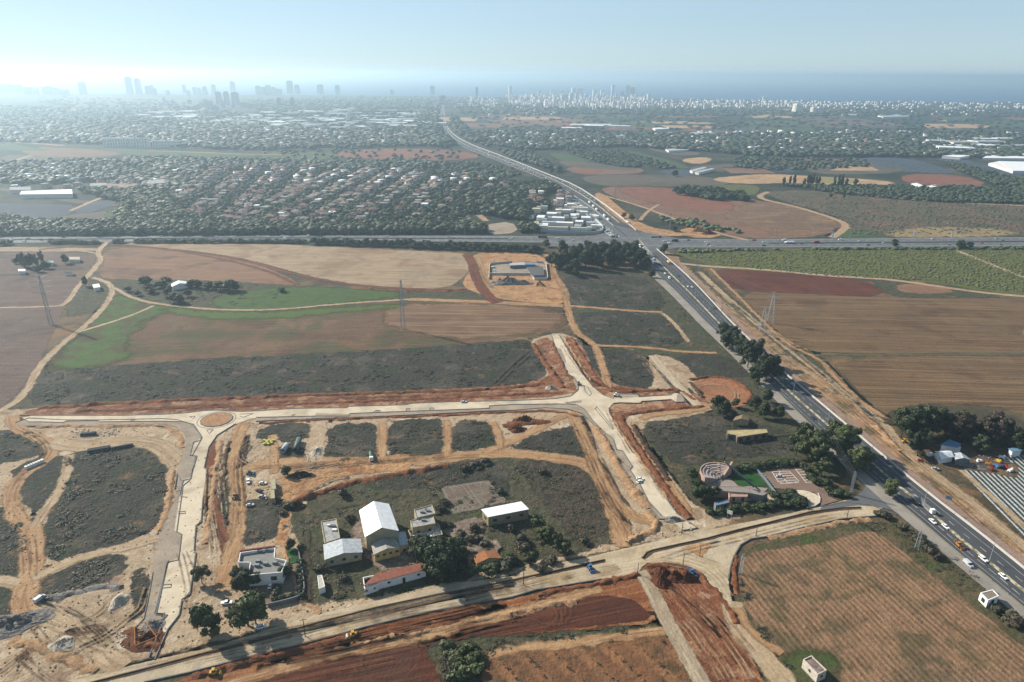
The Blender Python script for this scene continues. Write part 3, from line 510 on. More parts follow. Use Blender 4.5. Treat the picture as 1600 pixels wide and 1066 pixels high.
WHTD = smat('worn_road_paint', (.36, .36, .35, 1), .6, .3, 3); WHT = smat('road_paint', (.62, .62, .58, 1), .6, .1, 3); YEL = smat('yellow_road_paint', (.5, .44, .2, 1), .6, .1, 3)
def lerp(A, B, t):
    a = resample(W2(A, 1, False), 1)[0]; return a
def between(A, B, t, n=160):
    a = W2(A, 1, False); b = W2(B, 1, False)
    def rs(p): d = np.r_[0, np.cumsum(np.linalg.norm(np.diff(p, axis=0), axis=1))]; q = np.linspace(0, d[-1], n); return np.column_stack([np.interp(q, d, p[:, 0]), np.interp(q, d, p[:, 1])])
    return rs(a)*(1-t)+rs(b)*t
def linew(name, p, w, mat, z, dash=None):
    p, _ = resample(p, dash[0] if dash else 4); n = offs(p); v = []; f = []
    if dash:
        for i in range(len(p)-1):
            t = p[i+1]-p[i]; t = t/np.linalg.norm(t)*dash[1]; q = n[i]*w/2; k = len(v); a = p[i]
            v += [(*(a-q), z), (*(a+t-q), z), (*(a+t+q), z), (*(a+q), z)]; f.append((k, k+1, k+2, k+3))
    else:
        k = len(p); v = [(*a, z) for a in p-n*w/2]+[(*a, z) for a in p+n*w/2]; f = [(i, i+1, k+i+1, k+i) for i in range(k-1)]
    o = obj(name, v, f, mat); o['kind'] = 'structure'; return o
j = 10  # from the junction nearer to the camera the edges are drawn separately
ERn, ELn, MDn = ER[11:], EL[11:], MD[10:]
linew('lane_marking', between(MDn, ERn, .36), .2, WHTD, .31, (8, 3)); linew('lane_marking', between(MDn, ERn, .68), .14, WHTD, .31)
linew('lane_marking', between(MDn, ELn, .42), .2, WHTD, .31, (5, 3.4)); linew('lane_marking', between(MDn, ELn, .72), .14, WHTD, .31)
linew('lane_marking', between(MDn, ELn, .96), .16, YEL, .31); linew('lane_marking', between(MDn, ERn, .06), .25, YEL, .31)
ERf, ELf, MDf = ER[:11], EL[:11], MD[:10]
linew('lane_marking', between(MDf, ERf, .92), .7, WHT, .31); linew('lane_marking', between(MDf, ELf, .9), .7, WHT, .31)
# median wall and white barrier
WALL = smat('white_concrete', (.40, .39, .37, 1), .7, .1, 4)
def barrier(name, pts, w, h, mat, label, cat, sm=1, world=False, z=.3, group=None):
    p = np.array(pts) if world else W2(pts, sm, False); p, _ = resample(p, 5)
    o = kerb(name, p, mat, w=w, h=h, z=z, world=True); return tag(o, label, cat, group)
barrier('road_barrier', [(1026, 390)]+ER[12:], .5, .8, WALL, 'long white concrete barrier on the field side of the highway', 'barrier')
def medmat():
    s = NT('median_blocks'); f = s.ss(s.noise(2.2, 2, .5), .46, .54)
    s.put(s.b.inputs['Base Color'], s.mix(f, c(146, 140, 118), c(200, 194, 166))); return s.m
barrier('median_kerb', MD[10:], 1.1, .35, medmat(), 'pale block kerb dividing the two carriageways of the highway', 'kerb')
barrier('median_kerb', MD[:10], 2.0, .5, medmat(), 'pale median of the highway beyond the crossroads', 'kerb')
barrier('crash_barrier', ER[1:10], .8, .8, WALL, 'white barrier on the sea-side edge of the highway beyond the crossroads', 'barrier')
# roadside strip on the right: pinkish paved path
ribbon('footpath', [(x+10+.012*(y-400), y+1) for x, y in ER[12:]], 3.2, gmat('pink_path', [c(160, 136, 124), c(176, 152, 138)], 6, bump=(1, .1), rag=(2, .5, .3)), z=.27)
# cross highway
XT = [(-400, 372), (0, 371), (200, 369.5), (400, 368), (600, 368.5), (800, 369), (960, 370), (1010, 371), (1070, 374), (1200, 374), (1400, 372), (1600, 370.5), (2000, 368)]
XB = [(-400, 382), (0, 380.5), (200, 378), (400, 376.5), (600, 377.5), (800, 379), (960, 382), (1010, 386), (1070, 388), (1200, 387.5), (1400, 387), (1600, 385.5), (2000, 383)]
band('cross_highway', XT, XB, ASPL, .32)
for t in (.12, .88): linew('lane_marking', between(XT, XB, t), .35, WHT, .335)
for t in (.3, .7): linew('lane_marking', between(XT, XB, t), .3, WHT, .335, (10, 4))
barrier('median_barrier', [((a[0]+b[0])/2, (a[1]+b[1])/2) for a, b in zip(XT[:6], XB[:6])], .7, .8, smat('grey_concrete', c(150, 150, 148), .8), 'grey central barrier of the cross highway left of the crossroads', 'barrier', z=.32)
barrier('median_barrier', [((a[0]+b[0])/2, (a[1]+b[1])/2) for a, b in zip(XT[9:], XB[9:])], .9, .8, smat('grey_concrete', c(150, 150, 148), .8), 'grey central barrier of the cross highway right of the crossroads', 'barrier', z=.32)
sheet('asphalt_apron', [(960, 352), (1000, 362), (1060, 373), (1060, 388), (1030, 392), (1010, 400), (985, 384), (960, 384), (930, 384), (860, 386), (850, 378), (930, 368)], ASPL, sm=0, z=.31)
# junction slip, asphalt curve to the side road
sheet('asphalt_road', [(1280, 794), (1318, 786), (1345, 772), (1356, 755), (1340, 742), (1352, 732), (1366, 745), (1400, 785), (1440, 822), (1436, 828), (1400, 800), (1370, 792), (1330, 790), (1284, 800)], ASPL, sm=1, z=.275, g=1.5)
# slip lane south edge
barrier('road_barrier', [(994, 361), (985, 353), (976, 345)], .5, .8, WALL, 'short white barrier piece at the corner of the crossroads', 'barrier')
# pavement and dirt by the gravel roads: far roads
FR = track_mat('far_road', c(150, 146, 138), c(166, 158, 146), c(140, 134, 124))
# ================================================================ BUILDINGS
GLASS = smat('window_glass', (.03, .035, .04, 1), .15, .1, 1, spec=.6)
WHITEW = smat('white_wall', (.62, .60, .56, 1), .8, .08, 2); CREAM = smat('cream_wall', c(190, 176, 144), .85, .18, 2)
GREYR = smat('grey_flat_roof', c(172, 172, 170), .85, .28, 1.6); WMETAL = smat('white_metal_roof', (.66, .67, .67, 1), .5, .12, 1.6, spec=.3)
SILV = smat('silver_sheet_roof', c(182, 190, 196), .6, .25, 1.3, spec=.4); REDT = smat('red_tile_roof', c(158, 98, 80), .85, .25, 1.0); ORT = smat('orange_tile_roof', c(176, 118, 74), .85, .2, 1.2)
GREYW = smat('grey_wall', c(140, 142, 144), .8, .12, 2); DARKM = smat('dark_opening', (.02, .02, .02, 1), .9, .1)
PINKP = smat('pink_concrete', c(206, 170, 154), .8, .1, 1.5); BLUEC = smat('blue_sheet', c(120, 156, 190), .5, .12, 1.5); STEEL = smat('galvanised_steel', c(150, 156, 160), .5, .1, 3, spec=.5, metal=.3)
WOOD = smat('weathered_wood', c(96, 78, 62), .9, .2, 1)
def empty(name, x, y, z=0, rz=0, label=None, cat=None, group=None):
    o = bpy.data.objects.new(name, None); C.objects.link(o); o.location = (x, y, z); o.rotation_euler = (0, 0, rz); o.empty_display_size = 1
    return tag(o, label, cat, group)
BX = [(0, 3, 2, 1), (4, 5, 6, 7), (0, 1, 5, 4), (1, 2, 6, 5), (2, 3, 7, 6), (3, 0, 4, 7)]
class MB:
    "collects boxes, bars and free faces, links them as ONE mesh"
    def __init__(s): s.v = []; s.f = []; s.mi = []
    def add(s, v, f, mi=0):
        k = len(s.v); s.v += [tuple(p) for p in v]; s.f += [tuple(i+k for i in q) for q in f]; s.mi += [mi]*len(f); return s
    def box(s, x0, x1, y0, y1, z0, z1, mi=0, bev=0):
        v = [(x0, y0, z0), (x1, y0, z0), (x1, y1, z0), (x0, y1, z0), (x0+bev, y0+bev, z1), (x1-bev, y0+bev, z1), (x1-bev, y1-bev, z1), (x0+bev, y1-bev, z1)]
        return s.add(v, BX, mi)
    def bar(s, a, b, w, mi=0, w2=None, n=4):
        a = Vector(a); b = Vector(b); d = (b-a).normalized(); u = d.orthogonal().normalized(); t = d.cross(u); w2 = w if w2 is None else w2
        v = []
        for p, r in ((a, w), (b, w2)):
            for i in range(n): q = 2*math.pi*i/n; v.append(p+u*math.cos(q)*r/2+t*math.sin(q)*r/2)
        return s.add(v, [(i, (i+1) % n, n+(i+1) % n, n+i) for i in range(n)]+[tuple(range(n))[::-1], tuple(range(n, 2*n))], mi)
    def prism(s, poly, z0, z1, mi=0):
        n = len(poly); v = [(*p[:2], z0) for p in poly]+[(*p[:2], z1) for p in poly]
        return s.add(v, [(i, (i+1) % n, n+(i+1) % n, n+i) for i in range(n)]+[tuple(range(n))[::-1], tuple(range(n, 2*n))], mi)
    def cyl(s, x, y, z0, z1, r, r2=None, n=12, mi=0): return s.bar((x, y, z0), (x, y, z1), 2*r, mi, 2*(r if r2 is None else r2), n)
    def build(s, name, mat, parent=None, smooth=False): return obj(name, s.v, s.f, mat, parent, smooth, s.mi if isinstance(mat, (list, tuple)) else None)
def ccw(p):
    a = sum(p[i][0]*p[(i+1) % len(p)][1]-p[(i+1) % len(p)][0]*p[i][1] for i in range(len(p))); return p if a > 0 else p[::-1]
def building(name, label, cat, roof, h, kind='flat', wall=WHITEW, rm=GREYR, rise=1.6, parapet=.5, win=0, door=True, over=.4, group=None, winsize=(1.2, 1.1), wz=None, clutter=0, thick=.25):
    """roof: corners of the roof's edge traced in the photo, at height h. Walls drop to the ground.
    Gabled roofs run their ridge along the first edge."""
    pts = [P(x, y, h) for x, y in roof]; flip = ccw(pts) is not pts; pts = ccw(pts); n = len(pts)
    if flip and n == 4: pts = pts[-2:]+pts[:-2]  # keep an edge parallel to the first traced one in front
    cx = sum(p[0] for p in pts)/n; cy = sum(p[1] for p in pts)/n
    root = empty(name, cx, cy, 0, 0, label, cat, group); q = [Vector((p[0]-cx, p[1]-cy, 0)) for p in pts]
    if flip and n == 4 and False: q = q[1:]+q[:1]
    m = MB()
    if kind == 'flat':
        for i in range(n):   # walls as slabs round the edge, rising into a parapet
            a, b = q[i], q[(i+1) % n]; t = (b-a).normalized(); nn = Vector((-t.y, t.x, 0))*thick
            m.add([a, b, b+nn-t*thick, a+nn+t*thick]+[p+Vector((0, 0, h)) for p in (a, b, b+nn-t*thick, a+nn+t*thick)], BX)
        m.build('wall', wall, root)
        r = MB(); ins = []
        for i in range(n):
            a, p0, p1 = q[i], q[i-1], q[(i+1) % n]; d = ((p0-a).normalized()+(p1-a).normalized()); d = d.normalized()*.2 if d.length > .01 else Vector((0, 0, 0))
            ins.append(a-d*0)
        r.prism([p*.985 for p in q], h-parapet-.25, h-parapet); r.build('roof', rm, root)
        for k in range(clutter):
            u, v_ = random.uniform(.2, .8), random.uniform(.25, .75); p = q[0].lerp(q[1], u).lerp(q[3 % n].lerp(q[2], u), v_)
            b = MB(); s_ = random.uniform(.5, .9); b.box(p.x-s_, p.x+s_, p.y-s_*.6, p.y+s_*.6, h-parapet, h-parapet+random.uniform(.5, .9)); b.build('roof_unit', random.choice([WHITEW, STEEL, GREYW]), root)
    else:
        m.prism(q, 0, h)
        e0 = q[1]-q[0]; A, B = (q[0]+q[3])/2, (q[1]+q[2])/2
        if kind == 'gable':
            up = Vector((0, 0, h+rise)); hv = Vector((0, 0, h))
            m.add([q[0]+hv, q[3]+hv, A+up], [(0, 2, 1)]); m.add([q[1]+hv, q[2]+hv, B+up], [(0, 1, 2)])
            t = e0.normalized()*over; s1 = (q[0]-q[3]).normalized()*over; dz = Vector((0, 0, .12)); dr = Vector((0, 0, rise*over/((q[0]-q[3]).length/2)))
            r = MB(); o1 = [q[0]-t+s1+hv-dr, q[1]+t+s1+hv-dr, B+t+up, A-t+up]; o2 = [q[2]+t-s1+hv-dr, q[3]-t-s1+hv-dr, A-t+up, B+t+up]
            for o_ in (o1, o2): r.add([p+dz*.2 for p in o_]+[p+dz*1.5 for p in o_], BX)
        else:
            hv = Vector((0, 0, h)); t = e0.normalized()*over; s1 = (q[0]-q[3]).normalized()*over
            r = MB(); o_ = [q[0]-t+s1+hv, q[1]+t+s1+hv, q[2]+t-s1+hv+Vector((0, 0, .02)), q[3]-t-s1+hv+Vector((0, 0, .02))]; r.add([p+Vector((0, 0, .02)) for p in o_]+[p+Vector((0, 0, .22)) for p in o_], BX)
        m.build('wall', wall, root); r.build('roof', rm, root)
    if win:
        for i in range(n):
            a, b = q[i], q[(i+1) % n]; ln = (b-a).length; t = (b-a).normalized(); out = Vector((t.y, -t.x, 0))
            mid = (a+b)/2+Vector((cx, cy, 0))
            if out.dot(Vector((-mid.x, -mid.y, 0))) < 0 or ln < 3: continue     # the photo shows only the walls turned this way
            k = max(1, int(ln/win)); zc = (wz or h*.55)
            for j in range(k):
                cpt = a+t*(ln*(j+.5)/k); ww, wh = winsize[0]/2, winsize[1]/2
                isd = door and j == k//2 and i == 0
                if isd: z0, z1 = 0, 2.2
                else: z0, z1 = zc-wh, zc+wh
                w_ = MB(); pa, pb = cpt-t*ww, cpt+t*ww
                w_.add([pa-out*.05+Vector((0, 0, z0)), pb-out*.05+Vector((0, 0, z0)), pb+out*.06+Vector((0, 0, z0)), pa+out*.06+Vector((0, 0, z0)), pa-out*.05+Vector((0, 0, z1)), pb-out*.05+Vector((0, 0, z1)), pb+out*.06+Vector((0, 0, z1)), pa+out*.06+Vector((0, 0, z1))], BX)
                w_.build('door' if isd else 'window', DARKM if isd else GLASS, root)
    return root
# ---- abandoned school and its neighbours
def px6(l): return [(400+x/3.7275, 780+y/3.7275) for x, y in l]
b = building('assembly_hall', 'large hall with a bright white gabled sheet roof, tallest of the abandoned school', 'hall', px6([(640, 215), (607, 68), (770, 32), (825, 182)]), 7.5, 'gable', CREAM, WMETAL, rise=2.6, win=5, wz=4)
building('flat_roofed_building', 'narrow building with light grey flat roof and four dark roof openings', 'building', px6([(378, 128), (468, 112), (490, 225), (400, 255)]), 4.2, 'flat', CREAM, GREYR, parapet=.3, win=4, clutter=5)
building('long_shed', 'long shed with pale silver gabled roof standing left of the white hall', 'shed', px6([(405, 350), (398, 268), (605, 236), (615, 308)][::-1]), 3.6, 'gable', CREAM, SILV, rise=1.2, win=3.2)
building('front_classroom', 'yellowish low building with stained grey gabled roof in front of the white hall', 'building', px6([(690, 320), (668, 225), (790, 205), (838, 282)]), 4.2, 'gable', smat('yellow_wall', c(196, 174, 120), .85, .18), smat('stained_roof', c(168, 166, 158), .8, .25, 3), rise=1.2, win=2, winsize=(1.1, .9), wz=2.9)
building('side_annex', 'small annex with silver roof attached right of the white hall', 'annex', px6([(825, 230), (820, 192), (870, 186), (888, 262), (838, 275)]), 3.8, 'flat', CREAM, SILV, parapet=.05, win=4)
building('school_block', 'two-level cream school block with grey flat roof, back section', 'building', px6([(920, 60), (1025, 32), (1045, 82), (935, 108)]), 6.2, 'flat', CREAM, GREYR, parapet=.3, win=3, clutter=3)
building('school_block', 'two-level cream school block with grey flat roof, front section', 'building', px6([(898, 125), (1030, 86), (1045, 140), (910, 165)]), 5.6, 'flat', CREAM, GREYR, parapet=.25, win=3, clutter=1)
def ruin(name, label, roof, h, wall, rm, n=40, cat='ruin', deb=WHITEW):
    r = building(name, label, cat, roof, h, 'flat', wall, rm, parapet=h*.35, win=0)
    pts = [P(x, y, h) for x, y in roof]; cx = sum(p[0] for p in pts)/len(pts); cy = sum(p[1] for p in pts)/len(pts); m = MB(); k = len(pts)
    for i in range(n):
        u, v_ = random.random(), random.random(); a = Vector((*pts[0], 0)).lerp(Vector((*pts[1], 0)), u); b = Vector((*pts[3], 0)).lerp(Vector((*pts[2], 0)), u); p = a.lerp(b, v_)-Vector((cx, cy, 0))
        an = random.uniform(0, 3.1); l = random.uniform(.6, 2.2); z = h*.62+random.uniform(-.2, .6); d = Vector((math.cos(an), math.sin(an), random.uniform(-.25, .25)))
        m.bar(p+Vector((0, 0, z))-d*l/2, p+Vector((0, 0, z))+d*l/2, random.uniform(.25, .8))
    rb = m.build('rubble', deb, r); rb['kind'] = 'stuff'; return r
ruin('broken_roof_building', 'half collapsed building with white plaster debris and torn roof below the two-level block', px6([(885, 180), (1060, 138), (1088, 205), (985, 225), (900, 212)]), 3.6, CREAM, smat('broken_white', (.55, .5, .46, 1), .9, .35, 2), 60)
building('long_red_building', 'long low building with red tiled roof by the unpaved road', 'building', px6([(655, 468), (640, 500), (988, 408), (985, 372), (700, 440)][::1][1:5]), 3.4, 'shed', WHITEW, REDT, over=.5, win=5, winsize=(1, .8))
ruin('roofless_end', 'burnt roofless end with bare rafters beside the long red-tiled roof', px6([(622, 455), (700, 440), (712, 492), (632, 522)]), 3.0, WHITEW, DARKM, 26, 'ruin', smat('charred_beam', c(70, 52, 44), .9))
building('white_roofed_hall', 'long beige hall with clean white flat roof next to the old sports courts', 'hall', [(753.5, 797), (814, 785), (825, 796), (763, 808)], 4.6, 'shed', smat('beige_wall', c(176, 160, 128), .85, .1), WMETAL, over=.3, win=5, winsize=(1.6, 1.2))
ruin('collapsed_tile_house', 'collapsed house with sagging orange tile roof below the rubble yard', [(731, 872), (740, 874), (778, 866), (776, 860), (770, 863)], 2.6, CREAM, ORT, 16, 'ruin', ORT)
building('tile_roofed_house', 'derelict house with orange tiled gable roof partly fallen in', 'house', [(745, 880), (740, 871), (774, 862), (782, 872)][::-1], 3.0, 'gable', CREAM, ORT, rise=1.3, win=4)
# sports court
def court():
    cs = [(688, 762), (762, 751), (795, 784), (708, 805)]
    sheet('sports_court', cs, gmat('court_surface', [c(122, 112, 100), c(140, 130, 116), c(128, 108, 96)], 6, [(c(134, 108, 94), 9, .56, .6), (c(92, 90, 76), 3, .62, .6)], bump=(1, .1), rag=(3, 1.5, .4)), sm=0, z=.20, label='cracked disused sports courts with faded white lines')
    T = lambda u, v: tuple(np.array(cs[0])*(1-u)*(1-v)+np.array(cs[1])*u*(1-v)+np.array(cs[2])*u*v+np.array(cs[3])*(1-u)*v)
    wl = smat('faded_paint', c(168, 162, 150), .8, .2)
    for s0, s1 in ((.04, .46), (.54, .97)):
        for pts in ([(s0, .05), (s1, .05), (s1, .95), (s0, .95), (s0, .05)], [(s0, .5), (s1, .5)], [(s0+.14, .95), (s0+.14, .75), (s1-.14, .75), (s1-.14, .95)], [(s0+.14, .05), (s0+.14, .25), (s1-.14, .25), (s1-.14, .05)], [((s0+s1)/2+.09*math.cos(a/10*math.pi*2), .5+.1*math.sin(a/10*math.pi*2)) for a in range(11)], [((s0+s1)/2+.15*math.cos(a/10*math.pi), .95-.3*math.sin(a/10*math.pi)) for a in range(11)]):
            p = np.array([P(*T(u, v)) for u, v in pts]); linew('court_marking', p, .18, wl, .222)
court()
# ---- walled modern house in the left foreground
def px4(l): return [(360+x/6.154, 830+y/6.154) for x, y in l]
building('modern_house', 'modern white flat-roofed house with high parapet and red rear fascia', 'house', px4([(92, 205), (430, 155), (425, 255), (540, 280), (492, 395), (165, 425), (190, 300), (75, 300)][::-1]), 5.0, 'flat', WHITEW, smat('roof_grey', c(150, 150, 146), .9, .1, 2), parapet=1.0, win=5, clutter=0, winsize=(2, 1.6))
hr = [o for o in C.objects if o.name == 'modern_house'][0]
for (x, y) in [(285, 195), (362, 185), (340, 318), (258, 335), (430, 310), (270, 295)]:
    X, Y = P(*px4([(x, y)])[0], 4.2); m = MB(); m.box(X-hr.location.x-.8, X-hr.location.x+.8, Y-hr.location.y-.5, Y-hr.location.y+.5, 4.0, 5.0); m.build('roof_unit', STEEL, hr)
a, b2 = px4([(92, 195), (430, 150)]); A = P(*a, 5.1); B = P(*b2, 5.1); m = MB(); m.bar((A[0]-hr.location.x, A[1]-hr.location.y+.3, 5.0), (B[0]-hr.location.x, B[1]-hr.location.y+.3, 5.0), .9); m.build('red_fascia', smat('red_fascia_paint', c(150, 62, 44), .7, .1), hr)
sheet('lawn', px4([(545, 185), (625, 165), (650, 190), (652, 310), (548, 318)]), gmat('artificial_lawn', [c(52, 104, 60), c(60, 116, 66)], 3, bump=(.5, .05), rag=None, fine=(.5, .05)), sm=0, z=.26, g=1.5, label='bright green square lawn beside the modern white house')
sheet('paved_yard', px4([(100, 420), (560, 330), (660, 320), (700, 440), (710, 640), (380, 715), (150, 560)]), gmat('yard_paving', [c(120, 106, 94), c(138, 124, 110), c(150, 128, 100)], 6, [(c(96, 100, 72), 6, .6, .6)], bump=(1, .1), rag=(2, .6, .3)), sm=0, z=.225, g=1.5)
def wall(name, pts, w, h, mat, label, cat='wall', z=.1, sm=0):
    return barrier(name, pts, w, h, mat, label, cat, sm=sm, z=z)
wall('garden_wall', px4([(650, 180), (690, 380), (728, 640), (560, 690), (360, 735)]), .35, 1.6, GREYW, 'grey garden wall around the modern white house and its yard')
# caravan hut
building('old_caravan', 'old white caravan with patched roof standing on bare ground left of the grass plot', 'caravan', px4([(835, 430), (880, 420), (910, 530), (850, 555)]), 2.6, 'flat', WHITEW, smat('patched_white', c(196, 192, 184), .8, .2, .8), parapet=.1, win=3, winsize=(.9, .7))
# site office containers
def px3(l): return [(360+x/7.273, 680+y/7.273) for x, y in l]
SAND = smat('sand_container', c(182, 172, 140), .7, .1)
building('site_container', 'sand-coloured site office container, the one farther from the camera beside parked cars', 'container', px3([(452, 500), (502, 494), (520, 610), (462, 615)]), 2.6, 'flat', SAND, SAND, parapet=.05, win=2.5, winsize=(.9, .9))
building('site_container', 'sand-coloured site office container, the nearer one beside parked cars', 'container', px3([(450, 620), (498, 616), (505, 715), (455, 720)]), 2.6, 'flat', SAND, SAND, parapet=.05, win=2.5, winsize=(.9, .9))
# concrete ruin right, huts
building('concrete_ruin', 'roofed concrete shell with stained yellowish flat roof under the trees by the highway', 'ruin', [(1136, 672), (1198, 670), (1200, 676), (1152, 683), (1150, 680), (1137, 678)], 3.2, 'flat', smat('old_concrete', c(150, 140, 120), .9, .2), smat('stained_cream', c(190, 174, 130), .9, .2, 2), parapet=.1, win=3.5, winsize=(2, 1.8), wz=1.4, door=False)
building('small_tile_house', 'small brown tiled house hidden among trees above the concrete ruin', 'house', [(1146, 657), (1150, 652), (1168, 651), (1170, 657)], 3, 'gable', CREAM, smat('brown_tiles', c(150, 128, 104), .9), rise=1.0)
building('white_hut', 'small white cube hut with flat roof beside the highway verge, dark markings on its wall', 'hut', [(1532, 926), (1551, 921), (1561, 931), (1544, 938)], 3.2, 'flat', smat('hut_white', (.72, .72, .7, 1), .8, .05), smat('hut_roof', c(150, 138, 124), .9), parapet=.15, win=4, winsize=(1.5, 1.6), wz=1.6, door=False)
building('derelict_hut', 'long white derelict hut with rusty broken roof in the lower right field', 'hut', [(1255, 1030), (1268, 1024), (1292, 1047), (1278, 1054)], 3.4, 'flat', smat('peeling_white', c(214, 204, 188), .9, .2, .8), smat('rusty_broken_roof', c(150, 134, 126), .9, .45, 1.4), parapet=.3, win=4, winsize=(.8, .9))
# ---- farmyard right
building('white_tunnel_shed', 'white sheet-covered shed with a lumpy roof at the farmyard by the striped plots', 'shed', [(1462, 706), (1480, 705), (1489, 713), (1471, 716)], 3, 'gable', WMETAL, WMETAL, rise=1.2)
building('grey_gabled_shed', 'grey gabled shed right of the white sheet-covered shed in the farmyard', 'shed', [(1494, 718), (1492, 709), (1508, 712), (1516, 718)], 3, 'gable', GREYW, SILV, rise=.9)
building('blue_roofed_shed', 'blue sheet-roofed shed in the shade of the farmyard trees', 'shed', [(1471, 696), (1484, 688), (1500, 694), (1496, 699), (1480, 700)][:4], 3.4, 'shed', WHITEW, BLUEC)
building('white_lean_to', 'small white lean-to against the blue-roofed farm shed', 'shed', [(1482, 700), (1490, 696), (1502, 698), (1500, 702)], 2.6, 'flat', WHITEW, WHITEW, parapet=.05)
building('farm_shed', 'pale silver shed at the far end of the farmyard under dark trees', 'shed', [(1577, 702), (1590, 700), (1596, 704), (1582, 706)], 3, 'shed', WHITEW, BLUEC)
# ---- fenced storage compound
wall('compound_wall', [(764, 437), (765, 414), (800, 411)], .5, 2, WALL, 'white walls round the left half of the vehicle storage compound')
wall('compound_wall', [(764, 430), (832, 430), (833, 438), (856, 438), (853, 412), (838, 411)], .5, 2, WALL, 'white front and right walls of the vehicle storage compound')
sheet('concrete_yard', [(766, 413), (850, 410), (854, 436), (834, 436), (832, 429), (766, 429)], GREYG, sm=0, z=.21)
building('storage_container', 'light blue shipping container at the back of the storage compound', 'container', [(821, 410.5), (837, 410.5), (837, 413.5), (821, 413.5)], 2.8, 'flat', BLUEC, BLUEC, parapet=.05)
building('storage_shed', 'long grey shed roof at the back of the storage compound', 'shed', [(797, 412), (820, 410.5), (820, 414), (797, 415)], 3, 'shed', GREYW, SILV)
building('square_grey_pad', 'square dark grey canopy in the right half of the storage compound', 'canopy', [(823, 418), (848, 417), (850, 430), (833, 431)], 2.6, 'shed', GREYW, smat('dark_canopy', c(112, 112, 110), .9))
building('tunnel_hut', 'white round-backed tunnel hut among trees left of the fields', 'hut', [(268, 444), (269, 448), (293, 444), (291, 440)], 3.2, 'gable', WMETAL, WMETAL, rise=1.8)
for lb, pts, m_ in [('small green-roofed farm hut inside the cypress clump', [(74, 408), (83, 408), (83, 411), (74, 411)], smat('green_sheet', c(120, 170, 150), .6)), ('white farm hut at the left edge of the cypress clump', [(29, 421), (39, 421), (39, 424), (29, 424)], WMETAL), ('tan farm shed roof right of the cypress clump', [(108, 402), (124, 402), (124, 406), (108, 406)], SAND), ('low brown hut on the track below the cypress clump', [(100, 424), (113, 424), (113, 426), (100, 426)], WOOD), ('white sheet hut in the scrub patch beside the track', [(145, 445), (154, 444), (156, 449), (147, 450)], WMETAL)]:
    building('farm_hut', lb, 'hut', pts, 2.8, 'shed', WHITEW, m_)
